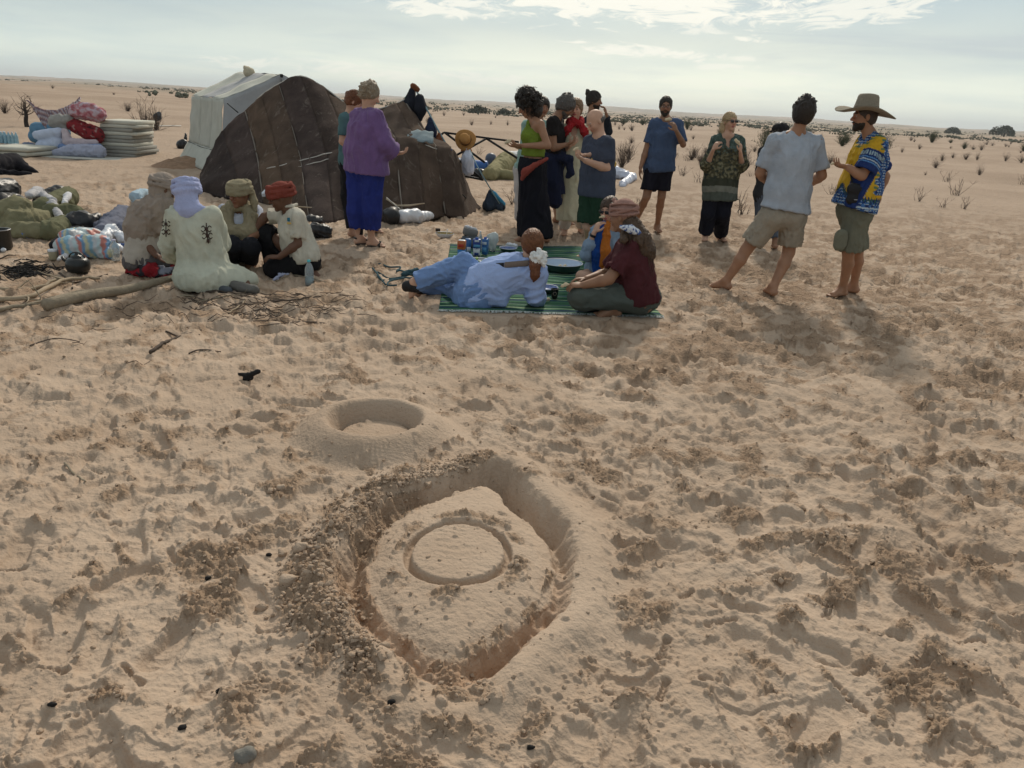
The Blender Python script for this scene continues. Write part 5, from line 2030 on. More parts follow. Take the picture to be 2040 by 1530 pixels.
# ---------------------------------------------------------------- the people sitting
def wrap(p, material, c, r_, tilt=0.0, rolls=5, name='turban', tail=None, grow=0.02, roll_r=.024, low=.0):
    """a cloth wound round the head: overlapping rolls at different tilts"""
    S_ = SDF()
    S_.ell(p.HP(-.012, 0, .045), (V3(.098, .080, .090) + grow * .55) * p.h, .01, p.HM)
    S_.cut(p.HP(0, 0, low), -p.hu, p.HP(0, 0, -.12), .2)
    rolls, roll_r = rolls * 2 - 1, roll_r * .62
    for i in range(rolls):
        tl = tilt + math.sin(i * 2.4) * .45
        pts = []
        for a in np.linspace(0, 6.283, 15):
            z = .022 + .0105 * i + .050 * math.sin(tl) * math.cos(a + i * .8)
            q = 1 - max(0, (z - .06)) * 2.4
            pts.append(p.HP(-.012 + (.105 + grow * .8) * q * math.cos(a), (.086 + grow * .8) * q * math.sin(a), z))
        for k in range(14):
            S_.cap(pts[k], pts[k + 1], roll_r * (1 + .25 * math.sin(k * 1.3 + i)), k=.0025)
    if tail:
        tail(S_)
    return p.garment(name, S_, material, .0070, .0025, .022, 1.0, rel=0)


# 14. man with the tan head wrap, kneeling with his back to us
p = Person('kneeling man in taupe head wrap and taupe shawl, seen from behind', 6.95, 'dark', 1.0)
p.start(300, 545)
head_and_torso(p, (327, 376, .04), (.75, .6, -.25), (318, 404, .02), (283, 420, -.02), (326, 428, .16), (292, 512, 0), tf=(.8, .6, 0), w=1.06)
elB, wrB = p.J(326, 478, .08), p.J(352, 500, .22)
p.arm(p.shB, elB, wrB); p.hand(wrB, (1, .4, -.1), (0, 0, -1), (0, 1, 0), .6)
elA, wrA = p.J(283, 478, -.06), p.J(312, 510, -.14)
p.arm(p.shA, elA, wrA); p.hand(wrA, (1, .2, -.2), (0, 0, -1), (0, -1, 0), .6)
g_ = S(300, 548)
knA, knB = p.J(345, 528, .02), p.J(340, 518, .32)
anA, anB = p.J(288, 538, -.06), p.J(290, 532, .2)
p.leg(p.hipA, knA, anA, (0, 0, 1)); p.leg(p.hipB, knB, anB, (0, 0, 1)); p.foot(anA, (-1, -.1, -.1)); p.foot(anB, (-1, -.1, -.1))
p.body()
TAUPE = cloth('taupe_cotton', (.30, .25, .21))
S_ = p.shirt_sdf(p.J(291, 528, 0), off=.022, flare=.02, sleeves=((elA, wrA, .8), (elB, wrB, .7)), sleeve_r=.075)
p.garment('shirt', S_, cloth('pale_taupe', (.42, .38, .33)), .0125, .010)
S_ = SDF()
S_.chain([p.HP(-.02, .0, -.08), p.neck - p.up * .03, p.neck - p.up * .12 - p.f * .03], [.085, .125, .120], .05)
S_.cap(p.shA - p.up * .02, p.shB - p.up * .02, .102, k=.05)
S_.cap(p.shA, p.J(284, 462, -.07), .090, .065, .04)
S_.cap(p.ch - p.f * .03, p.wa - p.f * .02, .150, .125, .05, ax=p.side, sc=1.4)
S_.cut(p.wa - p.up * .06, -p.up, p.wa - p.up * .2, .35)
S_.cap(p.neck + p.f * .05, p.J(322, 458, -.06), .07, .045, .04)
p.garment('shawl', S_, TAUPE, .0115, .013, .055, .6, down=(.3, 0, 1))
wrap(p, TAUPE, None, None, rolls=4, name='head_wrap', roll_r=.018, low=-.06, tail=lambda S_: S_.cap(p.HP(-.05, 0, -.03), p.HP(-.03, 0, -.12), .075, .075, .04).cap(p.HP(.02, -.05, -.04), p.HP(.0, -.05, -.16), .035, .045, .03))
p.garment('trousers', p.leg_sdf([(p.hipA, knA, anA), (p.hipB, knB, anB)], 1.92, rk=.075, off=.03), cloth('grey_cotton', (.115, .105, .105)), .014, .010)

# 15. man in the pale green robe
p = Person('kneeling man in pale green embroidered robe and lavender blue head wrap, back turned', 6.5, 'dark', 1.04)
p.start(430, 572)
head_and_torso(p, (374, 388, .06), (-.10, .95, -.25), (380, 418, .03), (350, 430, -.02), (423, 430, .02), (410, 545, 0), tf=(-.25, 1, 0), w=1.08, hu=(-.12, 0, 1))
elA, wrA = p.J(336, 490, .04), p.J(346, 515, .20)
p.arm(p.shA, elA, wrA); p.hand(wrA, (-.1, 1, 0), (0, 0, -1), (1, 0, 0), .7)
elB, wrB = p.J(440, 485, .14), p.J(425, 505, .34)
p.arm(p.shB, elB, wrB); p.hand(wrB, (-.3, 1, 0), (0, 0, -1), (-1, 0, 0), .7)
knA, knB = p.J(398, 560, .34), p.J(440, 556, .34)
anA, anB = p.J(440, 566, -.05), p.J(484, 560, -.02)
p.leg(p.hipA, knA, anA, (0, 0, 1)); p.leg(p.hipB, knB, anB, (0, 0, 1))
p.foot(anA, (.85, -.5, -.1), u=(.2, -.3, 1)); p.foot(anB, (.8, -.55, -.1), u=(.2, -.3, 1))
p.body()
ROBE = cloth('pale_green_cotton', (.47, .48, .39))
S_ = SDF()
S_.cap(p.wa, p.ch, .140, .150, .05, ax=p.side, sc=1.32)
S_.cap(p.shA + p.side * .03 - p.up * .03, p.shB - p.side * .03 - p.up * .03, .092, k=.05)
S_.cap(p.pel, p.wa, .165, .145, .05, ax=p.side, sc=1.30)
S_.ell(p.pel - V3(0, .02, .03), V3(.26, .26, .17), .06)
S_.cap(p.J(410, 566, -.02), p.J(472, 558, -.02), .13, .10, .06)
S_.cap(p.J(470, 550, .02), p.J(500, 556, .06), .085, .060, .05)
S_.cap(p.J(398, 560, .3), p.J(440, 556, .3), .12, .11, .06)
S_.cap(p.shA, elA, .080, .082, .03).cap(elA, elA + (wrA - elA) * .85, .082, .082, .02, flat=True, hollow=.02)
S_.cap(p.shB, elB, .085, .080, .03).cap(elB, elB + (wrB - elB) * .85, .080, .080, .02, flat=True, hollow=.02)
S_.cut(V3(0, 0, g_[2] + .008), (0, 0, -1))
S_.cap(p.neck, p.neck + p.up * .12, .062, .07, .006, neg=True)
robe = p.garment('robe', S_, ROBE, .0125, .012, .10, .35, down=(-.25, 0, 1))
# embroidery on the back: two joined crosses of little squares, and a third motif below
EMB = mat('embroidery', (.055, .035, .03), rough=.9)


def back_point(px, py):
    """where the line of sight through a pixel meets the robe"""
    d = Vector(ray(px, py)).normalized()
    o = Vector(EYE) - robe.location
    ok, loc, nn, idx = robe.ray_cast(o, d)
    return (np.array(loc) + np.array(robe.location), np.array(nn)) if ok else (p.J(px, py, -.12), V3(0, -1, 0))


def motif(cx_, cy_, s_):
    m = MB()
    seg = [((-1, -1), (1, 1)), ((-1, 1), (1, -1)), ((-1.6, -.5), (-1, -1)), ((1.6, -.5), (1, -1)), ((-1.6, .5), (-1, 1)), ((1.6, .5), (1, 1)), ((0, -1.9), (0, 1.9)), ((-.5, 0), (0, -.6)), ((0, -.6), (.5, 0)), ((.5, 0), (0, .6)), ((0, .6), (-.5, 0))]
    for a, b in seg:
        pts = []
        for t in (0, .5, 1):
            q, n = back_point(cx_ + (a[0] + (b[0] - a[0]) * t) * s_, cy_ + (a[1] + (b[1] - a[1]) * t) * s_)
            pts.append(q + n * .002)
        m.tube(pts, .0042, 5)
    return m.obj('embroidery', EMB, p.root)


motif(411, 456, 6.2); motif(413, 470, 6.2); motif(415, 480, 2.5); motif(331, 446, 5.0); motif(331, 462, 5.0)
LAV = cloth('lavender_muslin', (.37, .41, .62))
wrap(p, LAV, None, None, rolls=5, name='head_wrap', roll_r=.022, low=-.07, tail=lambda S_: S_.cap(p.HP(-.05, 0, -.02), p.HP(-.04, 0, -.12), .085, .105, .04).cap(p.HP(-.08, -.05, .05), p.HP(-.09, .05, -.06), .03, .03, .015).cap(p.HP(-.03, -.02, -.13), p.HP(-.04, -.12, -.14), .055, .035, .03).cap(p.HP(-.06, .07, -.09), p.HP(-.05, -.09, -.12), .035, .035, .012))
SOLE = mat('sole_grey', (.12, .115, .105), rough=.8, bump=.4)
S_ = SDF().cap(p.J(466, 570, -.10), p.J(508, 578, -.16), .045, .038, .02, ax=(0, -.5, .8), sc=1.25)
S_.cap(p.J(476, 575, -.15), p.J(500, 578, -.19), .02, .02, .02)
p.garment('shoe', S_, SOLE, .010, .003, .03)
S_ = SDF().cap(p.J(420, 574, -.14), p.J(455, 580, -.18), .042, .036, .02, ax=(0, -.5, .8), sc=1.2)
p.garment('shoe', S_, mat('shoe_grey', (.07, .08, .09), rough=.7), .010, .003, .03)

# 16. man in khaki turban facing us
p = Person('squatting man facing us in khaki turban with a khaki scarf over white t-shirt', 7.55, 'brown', 1.0)
p.start(480, 525)
head_and_torso(p, (477, 388, -.08), (-.42, -.9, -.12), (478, 412, 0), (446, 420, 0), (510, 420, .04), (470, 500, .05), tf=(-.25, -1, 0), eyes=(.02, .015, .01), brow=(.02, .015, .01))
elB, wrB = p.J(520, 462, -.10), p.J(494, 478, -.28)
p.arm(p.shB, elB, wrB); p.hand(wrB, (-1, -.2, -.3), (0, 0, -1), (0, -1, .4), .8)
elA, wrA = p.J(440, 470, -.05), p.J(460, 486, -.28)
p.arm(p.shA, elA, wrA); p.hand(wrA, (1, -.2, 0), (0, 0, -1), (0, -1, .4), .8)
knA, knB = p.J(462, 488, -.34), p.J(500, 492, -.30)
anA, anB = p.J(458, 520, -.12), p.J(500, 520, -.05)
p.leg(p.hipA, knA, anA, (0, 1, 0)); p.leg(p.hipB, knB, anB, (0, 1, 0)); p.foot(anA, (-.2, -1, 0)); p.foot(anB, (.1, -1, 0))
p.body()
p.garment('t_shirt', p.shirt_sdf(p.J(470, 508, .04), off=.028, sleeves=((elA, wrA, .7), (elB, wrB, .6)), sleeve_r=.070), cloth('white_jersey', (.52, .55, .64)), .013)
KH = cloth('khaki_muslin', (.27, .235, .155))
S_ = SDF()
S_.chain([p.neck + V3(-.06, -.02, .02), p.J(452, 425, -.08), p.J(452, 455, -.14), p.J(462, 482, -.17)], [.05, .065, .07, .05], .03)
S_.chain([p.neck + V3(.06, -.02, .02), p.J(500, 432, -.08), p.J(500, 460, -.14), p.J(490, 482, -.17)], [.05, .06, .07, .05], .03)
S_.cap(p.J(465, 462, -.15), p.J(490, 462, -.15), .07, k=.03)
for a in range(8):
    q = lambda t: p.neck + V3(.08 * math.cos(t), .07 * math.sin(t) - .01, .005)
    S_.cap(q(a * .785), q(a * .785 + .785), .034, k=.02)
p.garment('scarf', S_, KH, .011, .012, .05, .5)
wrap(p, KH, None, None, rolls=5, name='turban', grow=.020, roll_r=.026, tail=lambda S_: S_.chain([p.J(501, 384, -.02), p.J(506, 402, -.04), p.J(509, 420, -.07)], [.032, .035, .018], .02))
p.garment('trousers', p.leg_sdf([(p.hipA, knA, anA), (p.hipB, knB, anB)], 1.92, rk=.07, off=.025), cloth('black_denim', (.016, .017, .022)), .014)

# 17. man in red turban
p = Person('kneeling man in brick red turban and cream polo shirt reaching out an arm', 7.3, 'dark', 1.02)
p.start(600, 540)
head_and_torso(p, (560, 394, 0), (-.93, -.2, -.22), (577, 418, .02), (564, 430, .17), (594, 432, -.14), (602, 512, 0), tf=(-1, -.1, 0), w=1.0, eyes=(.02, .012, .01), brow=(.02, .012, .01))
elB, wrB = p.J(594, 486, -.17), p.J(556, 512, -.22)
p.arm(p.shB, elB, wrB); p.hand(wrB, (-1, -.1, 0), (0, .2, -1), (0, 1, .3), .6)
elA, wrA = p.J(527, 432, .14), p.J(510, 458, .10)
p.arm(p.shA, elA, wrA); p.hand(wrA, (-.5, 0, -1), (-1, 0, 0), (0, -1, 0), .7)
knA, knB = p.J(532, 466, .16), p.J(548, 534, -.12)
anA, anB = p.J(545, 535, .22), p.J(618, 534, -.06)
p.leg(p.hipA, knA, anA, (1, 0, 0)); p.leg(p.hipB, knB, anB, (0, 0, 1)); p.foot(anA, (-1, -.1, 0)); p.foot(anB, (.8, -.5, -.2))
p.body()


def polo(v):
    c = np.tile(V3(.54, .50, .42), (len(v), 1))
    return c


p.garment('polo_shirt', p.shirt_sdf(p.J(604, 523, 0), off=.030, w=1.04, flare=.01, sleeves=((elA, wrA, .80), (elB, wrB, .78)), sleeve_r=.072), cloth('cream_pique', (.52, .49, .41)), .0125, .011)
S_ = SDF().cap(p.neck + V3(-.05, -.05, .03), p.neck + V3(.04, -.06, .045), .015, k=.02).cap(p.neck + V3(.04, -.06, .045), p.neck + V3(.06, .03, .05), .015, k=.02)
p.garment('collar', S_, cloth('cream_pique', (.52, .49, .41)), .009, .002)
c_ = p.J(575, 440, -.215)
MB().box(c_ + V3(0, 0, .012), (.026, .010, .034), bev=.004).obj('badge', mat('badge_blue', (.02, .14, .22)), p.root)
MB().box(c_ + V3(.002, 0, -.022), (.040, .010, .018), bev=.004).obj('badge', mat('badge_gold', (.55, .38, .12)), p.root)
wrap(p, cloth('brick_muslin', (.185, .045, .032)), None, None, rolls=5, name='turban', grow=.022, roll_r=.025, tail=lambda S_: S_.cap(p.HP(.085, 0, .065), p.HP(.03, 0, .085), .035, .03, .02))
p.garment('trousers', p.leg_sdf([(p.hipA, knA, anA), (p.hipB, knB, anB)], 1.93, rk=.078, off=.035), cloth('black_cloth', (.014, .014, .016)), .014, .01)
S_ = SDF().cap(p.J(622, 534, -.06), p.J(634, 531, -.02), .045, .035, .02)
p.garment('shoe', S_, mat('shoe_brown', (.06, .045, .032), rough=.7), .011, .002)

# 18. reclining woman in blue
p = Person('woman in pale blue lying on her side on the mat, white scrunchie in her hair', 6.38, 'fair', 1.0)
p.start(980, 612)
c0 = p.J(1059, 487, .06)
p.head(c0, unit((-.35, .90, -.15)), (-.05, .1, 1), hs=1.0)
shA, shB = p.J(1010, 528, .12), p.J(1068, 545, -.06)
pel = p.J(945, 580, .04)
p.torso(p.J(1046, 524, .05), shA, shB, pel, pel + V3(0, .05, .075), pel + V3(0, -.04, -.075), unit((-.1, .95, -.1)), w=1.04)
elB, wrB = p.J(1066, 588, -.06), p.J(1070, 608, .18)
wrB = V3(wrB[0], wrB[1], gz(wrB[0], wrB[1]) + .035)
p.arm(p.shB, elB, wrB); p.hand(wrB, (.3, 1, 0), (0, 0, -1), (-1, 0, 0), .2)
elA, wrA = p.J(978, 555, .26), p.J(955, 560, .40)
p.arm(p.shA, elA, wrA); p.hand(wrA, (-1, .2, -.1), (0, 0, -1), (0, 1, 0), .4)
knA, knB = p.J(925, 530, .14), p.J(900, 570, .42)
anA, anB = p.J(826, 562, .12), p.J(838, 566, .40)
p.leg(p.hipA, knA, anA, (0, 0, 1)); p.leg(p.hipB, knB, anB, (0, 0, 1))
p.foot(anA, (-.6, .2, -.6), u=(-.8, 0, .5)); p.foot(anB, (-.6, .2, -.6), u=(-.8, 0, .5))
p.body()
SKY = cloth('sky_blue_linen', (.32, .42, .68), var=.10)
S_ = SDF()
ax_ = unit((-.05, .5, .9))
S_.cap(p.J(950, 573, .03), p.J(985, 556, .02), .165, .150, .05, ax=ax_, sc=1.22)
S_.cap(p.J(985, 556, .02), p.J(1035, 545, .03), .150, .150, .05, ax=ax_, sc=1.15)
S_.cap(p.shA, p.shB, .095, k=.05)
S_.cap(p.shA, p.J(1046, 524, .05), .085, .07, .04)
S_.cap(p.shB, p.J(1046, 524, .05), .085, .07, .04)
S_.cap(p.shB, elB, .085, .082, .03).cap(elB, wrB, .082, .078, .02, flat=True, hollow=.02)
S_.cap(p.shA, elA, .080, .078, .03).cap(elA, elA + (wrA - elA) * .8, .075, .070, .02, flat=True, hollow=.02)
S_.cap(p.J(948, 585, -.05), p.J(1000, 598, -.06), .085, .06, .05)
S_.cut(p.J(928, 560, 0), (-1, .1, .25), p.J(915, 560, 0), .22)
S_.cut(V3(0, 0, gz(*p.J(1000, 600, 0)[:2]) - .01), (0, 0, -1))
S_.cap(p.J(1046, 524, .05), p.HP(-.01, 0, -.06), .064, .062, .008, neg=True)
p.garment('shirt', S_, SKY, .0118, .014, .10, .5, down=(1, 0, .3))
S_ = SDF()
S_.ell(pel + V3(.02, -.02, -.02), V3(.20, .18, .18), .04)
for hp, kn, an in ((p.hipA, knA, anA), (p.hipB, knB, anB)):
    S_.cap(hp, kn, .135, .105, .04).cap(kn, an + (kn - an) * .03, .105, .082, .03, flat=True, hollow=.02)
S_.cut(V3(0, 0, gz(*knA[:2]) - .02), (0, 0, -1))
p.garment('trousers', S_, cloth('chambray', (.16, .255, .47), var=.12), .0125, .014, .08, .5, down=(1, 0, 0))
p.hair_cap(H_RED, grow=.010, fringe=.055, low=-.03, back=-.075, amp=.002, step=.0075)
combed(p, hair_mat('hair_copper', (.19, .080, .036)), (-.085, -.035, -.07), 520, .011, rad=.0036)
S_ = SDF().chain([p.J(1062, 512, -.09), p.J(1066, 530, -.15), p.J(1066, 548, -.17), p.J(1062, 560, -.17)], [.034, .042, .036, .008], .02)
p.garment('ponytail', S_, H_RED, .0085, .008, .018, .18)
S_ = SDF()
g_ = random.Random(8)
cc = p.J(1073, 515, -.13)
for i in range(60):
    d = unit((g_.gauss(0, 1), g_.gauss(0, .7), g_.gauss(0, 1)))
    S_.cap(cc + d * .035, cc + d * .062 + V3(g_.gauss(0, .01), 0, g_.gauss(0, .01)), .010, .014, .006)
S_.ell(cc, V3(.05, .045, .05), .01)
p.garment('scrunchie', S_, cloth('white_organza', (.72, .73, .72)), .0075, .006, .02, 1)
m = MB()
q1, q2, q3 = p.J(983, 529, -.05), p.J(1004, 528, -.085), p.J(1054, 524, -.115)
rot = np.array([unit(q2 - q1), unit(np.cross(V3(0, 0, 1), q2 - q1)), V3(0, 0, 1)]).T
m.box((q1 + q2) / 2, (.095, .012, .040), rot=rot, bev=.004)
m.obj('strap_end', mat('strap_black', (.008, .008, .010), rough=.5), p.root)
m = MB(); rot = np.array([unit(q3 - q2), unit(np.cross(V3(0, 0, 1), q3 - q2)), V3(0, 0, 1)]).T
m.box((q2 + q3) / 2, (.205, .010, .048), rot=rot, bev=.004); m.obj('strap', mat('strap_taupe', (.17, .135, .115), rough=.7), p.root)
BLK = mat('black_shoe', (.012, .012, .014), rough=.5)
for an in (anA, anB):
    S_ = SDF().cap(an + V3(-.01, 0, -.03), an + V3(-.075, .02, -.045), .045, .040, .02, ax=(0, 0, 1), sc=1.2).cap(an + V3(-.02, -.0, -.05), an + V3(.03, -.02, -.06), .035, .03, .02)
    p.garment('shoe', S_, BLK, .010, .003)

# 19. woman in sunglasses with the two coloured scarf
p = Person('woman in sunglasses and denim shirt with blue and orange scarf, sitting and eating', 7.35, 'fair', .95)
p.start(1195, 562)
head_and_torso(p, (1214, 419, 0), (-.55, -.8, -.18), (1218, 448, .04), (1190, 462, -.02), (1240, 464, .10), (1205, 545, .06), tf=(-.5, -1, 0), brow=(.04, .03, .02), lips=(.35, .12, .11))
elA, wrA = p.J(1170, 506, -.16), p.J(1184, 463, -.20)
p.arm(p.shA, elA, wrA, k=.9); p.hand(wrA, (.35, -.05, .9), (.8, .4, 0), (.4, -.6, .4), .9)
elB, wrB = p.J(1240, 515, -.02), p.J(1215, 530, -.18)
p.arm(p.shB, elB, wrB, k=.9); p.hand(wrB, (-1, -.3, 0), (0, 0, -1), (0, -1, 0), .5)
knA, knB = p.J(1158, 550, -.10), p.J(1225, 552, -.30)
anA, anB = p.J(1205, 566, -.32), p.J(1178, 562, -.22)
p.leg(p.hipA, knA, anA, (0, 0, 1)); p.leg(p.hipB, knB, anB, (0, 0, 1)); p.foot(anA, (1, -.3, 0)); p.foot(anB, (-1, -.3, 0))
p.body()
DEN = cloth('pale_denim', (.21, .28, .37), var=.14)
p.garment('denim_shirt', p.shirt_sdf(p.J(1204, 556, .05), off=.035, flare=.015, sleeves=((elA, wrA, 1.32), (elB, wrB, 1.5)), sleeve_r=.074), DEN, .0125, .012)
S_ = SDF().cap(elA + (wrA - elA) * .26, elA + (wrA - elA) * .40, .070, k=.01); p.garment('rolled_cuff', S_, DEN, .010, .007, .03)
S_ = SDF().chain([p.J(1204, 446, -.06), p.J(1193, 470, -.17), p.J(1190, 505, -.20), p.J(1192, 540, -.20)], [.032, .050, .058, .050], .02)
p.garment('blue_scarf_end', S_, cloth('royal_blue', (.010, .050, .21)), .010, .010, .03, .15)
S_ = SDF().chain([p.J(1210, 444, -.07), p.J(1206, 470, -.19), p.J(1205, 500, -.235), p.J(1203, 527, -.235)], [.026, .038, .050, .048], .02)
p.garment('orange_scarf_end', S_, cloth('burnt_orange', (.40, .125, .020)), .010, .010, .03, .15)
p.hair_cap(H_BROWN, grow=.015, fringe=.055, low=-.02, back=-.08, amp=.004)
S_ = SDF().chain([p.HP(.06, .06, .08), p.HP(.055, .08, .0), p.HP(.03, .085, -.08)], [.018, .020, .012], .02).chain([p.HP(-.04, -.07, -.02), p.HP(-.03, -.08, -.12)], [.04, .03], .02)
p.garment('loose_hair', S_, H_BROWN, .009, .006, .02, .2)
glasses(p)
m = MB()
d_ = unit(wrA - elA); M3 = np.array([unit(np.cross(d_, (0, 1, .1))), np.cross(unit(np.cross(d_, (0, 1, .1))), d_) * -1, d_]).T
m.lathe(wrA - d_ * .03, [(.031, -.012), (.033, -.010), (.033, .010), (.031, .012)], 16, rot=M3); m.obj('wristband', mat('strap_black', (.008, .008, .010)), p.root)
bread(p.J(1200, 432, -.24), .035, .2, 'crumb of bread at the lips of the woman in sunglasses')

# 20. person in maroon with long hair
p = Person('cross-legged person in maroon t-shirt, rosy bandana and long brown hair, seen from behind', 6.4, 'mid', 1.03)
p.start(1235, 618)
head_and_torso(p, (1241, 432, 0), (-.80, .45, -.15), (1250, 470, .03), (1246, 490, .16), (1262, 492, -.12), (1268, 590, 0), tf=(-.85, .35, 0), w=1.18, hs=1.04)
elB, wrB = p.J(1213, 556, -.22), p.J(1163, 568, -.22)
p.arm(p.shB, elB, wrB, k=1.15); p.hand(wrB, (-1, .1, -.05), (0, .3, -1), (0, 1, .4), .7)
elA, wrA = p.J(1208, 545, .22), p.J(1168, 556, .05)
p.arm(p.shA, elA, wrA, k=1.1); p.hand(wrA, (-1, -.1, -.05), (0, -.2, -1), (0, -1, .4), .7)
knA, knB = p.J(1160, 590, .34), p.J(1158, 590, -.16)
anA, anB = p.J(1225, 612, -.14), p.J(1188, 610, .14)
p.leg(p.hipA, knA, anA, (0, 0, 1), 1.05); p.leg(p.hipB, knB, anB, (0, 0, 1), 1.05)
p.foot(anA, (-1, -.35, 0), u=(0, -.3, 1)); p.foot(anB, (-1, .4, 0))
p.body()
MAR = cloth('maroon_jersey', (.070, .020, .024))
p.garment('t_shirt', p.shirt_sdf(p.J(1272, 600, 0), off=.034, w=1.20, flare=.02, sleeves=((elA, wrA, .78), (elB, wrB, .80)), sleeve_r=.086), MAR, .0125, .011, .09, .4)
S_ = SDF()
S_.ell(p.pel + V3(.0, -.01, -.0), V3(.205, .20, .14), .04)
S_.cap(p.hipB, knB, .125, .105, .04).cap(p.hipA, knA, .12, .10, .04)
S_.cap(knB, anB, .10, .07, .04).cap(knA, anA, .095, .065, .04, flat=True, hollow=.02)
S_.cut(V3(0, 0, gz(*p.pel[:2]) - .02), (0, 0, -1))
p.garment('trousers', S_, cloth('sage_grey', (.080, .095, .085)), .0125, .012, .09, .4, down=(1, 0, 0))
ROSE = cloth('rosy_muslin', (.30, .175, .145))
wrap(p, ROSE, None, None, rolls=4, name='bandana', grow=.012, roll_r=.014, low=-.045, tail=lambda S_: S_.ell(p.HP(.075, -.02, .13), V3(.018, .018, .02), .01).cap(p.HP(.075, -.02, .13), p.HP(.055, .01, .11), .012, .014, .01))
LH = hair_mat('hair_long_brown', (.085, .052, .032))
S_ = SDF()
S_.chain([p.HP(-.06, 0, -.06), p.J(1272, 478, -.06), p.J(1284, 500, -.07), p.J(1292, 525, -.05)], [.075, .095, .085, .035], .03, ax=p.side, sc=1.25)
S_.cap(p.HP(.0, -.06, -.06), p.J(1243, 478, -.17), .04, .03, .03)
p.garment('long_hair', S_, LH, .0095, .012, .022, .16)
g_ = random.Random(5)
rt, dr, ln = [], [], []
for _ in range(260):
    t = g_.random()
    rt.append(p.J(1250 + 38 * t + g_.gauss(0, 5), 458 + 25 * t, g_.uniform(-.17, .06)))
    dr.append(V3(.35 + g_.gauss(0, .2), -.15, -1)); ln.append(g_.uniform(.18, .34))
p.strands(rt, dr, ln, LH, .0024, .006, .7, seg=7)
S_ = SDF().chain([p.J(1237, 452, -.13), p.J(1256, 456, -.165), p.J(1277, 467, -.13)], [.014, .030, .022], .01, ax=(.2, 0, 1), sc=1.1)


def bw(v):
    n_ = noise3(v * 60, 3)
    return np.where((n_ > .12)[:, None], V3(.05, .10, .30), V3(.62, .66, .72))


p.garment('bandana_tail', S_, mat('printed_hem', attr=True, rough=.9), .0065, .004, .02, 1, color=bw)
bread(p.J(1126, 568, -.22), .045, .3, 'flat bread held low by the person in maroon')


# ---------------------------------------------------------------- cloth and heaps
def P(px, py, Y):
    return at(px, py, Y)


def sheet(name, grid, material, parent=None, thick=0.008, amp=0.0, wave=0.1, col=None, seed=0, smooth=True):
    """a sheet of cloth through a grid of points, given real thickness"""
    g = np.asarray(grid, float)
    n, m = g.shape[:2]
    v = g.reshape(-1, 3)
    idx = np.arange(n * m).reshape(n, m)
    f = np.stack([idx[:-1, :-1], idx[1:, :-1], idx[1:, 1:], idx[:-1, 1:]], -1).reshape(-1, 4)
    nn = vnormals(v, f)
    if amp:
        v = v + nn * (amp * (noise3(v / wave, seed) + .5 * noise3(v / wave * 2.3, seed + 1)))[:, None]
    v2 = v - nn * thick
    N = n * m
    f2 = f[:, ::-1] + N
    edge = list(idx[0, :]) + list(idx[1:, -1]) + list(idx[-1, -2::-1]) + list(idx[-2:0:-1, 0])
    e = np.array(edge)
    e2 = np.roll(e, -1)
    rimf = np.stack([e, e2, e2 + N, e + N], -1)
    V_ = np.concatenate([v, v2])
    F_ = np.concatenate([f, f2, rimf])
    c = None
    if col is not None:
        c = col(v)
        c = np.concatenate([c, c])
    return meshobj(name, V_, F_, material, parent, smooth, c)


def resample(pts, n):
    """smooth curve through points"""
    pts = np.asarray(pts, float)
    k = len(pts)
    out = []
    for t in np.linspace(0, k - 1, n):
        i = min(int(t), k - 2)
        u = t - i
        p0, p1, p2, p3 = pts[max(i - 1, 0)], pts[i], pts[i + 1], pts[min(i + 2, k - 1)]
        out.append(0.5 * ((2 * p1) + (-p0 + p2) * u + (2 * p0 - 5 * p1 + 4 * p2 - p3) * u * u + (-p0 + 3 * p1 - 3 * p2 + p3) * u ** 3))
    return np.array(out)


def loft(columns, nu, nv):
    """grid from columns of control points"""
    cols = np.array([resample(c, nv) for c in columns])
    return np.array([resample(cols[:, j], nu) for j in range(nv)]).transpose(1, 0, 2)


def heap(name, limbs, material, step=0.02, amp=0.015, wave=0.09, stretch=0.6, label=None, cat=None, group=None, parent=None, floor=True, k=0.04, col=None, seed=0, rel=1, down=(0, 0, 1)):
    """soft thing made of limbs (point, point, ra, rb): bags, bundles, crumpled cloth"""
    S_ = SDF()
    for L in limbs:
        a, b, ra, rb = L[:4]
        kw = L[4] if len(L) > 4 else {}
        S_.cap(a, b, ra, rb, k, **kw)
    if floor:
        a = np.asarray(limbs[0][0], float)
        S_.cut(V3(0, 0, gz(a[0], a[1]) - 0.012), (0, 0, -1))
    v, f = S_.mesh(step)
    if rel:
        v = relax(v, f, rel, .4)
    v = folds(v, f, amp * .8, wave * 1.2, stretch, down, seed)
    o = meshobj(name, v, f, material, parent, True, col(v) if col else None)
    if label:
        tag(o, label, cat, group)
    return o


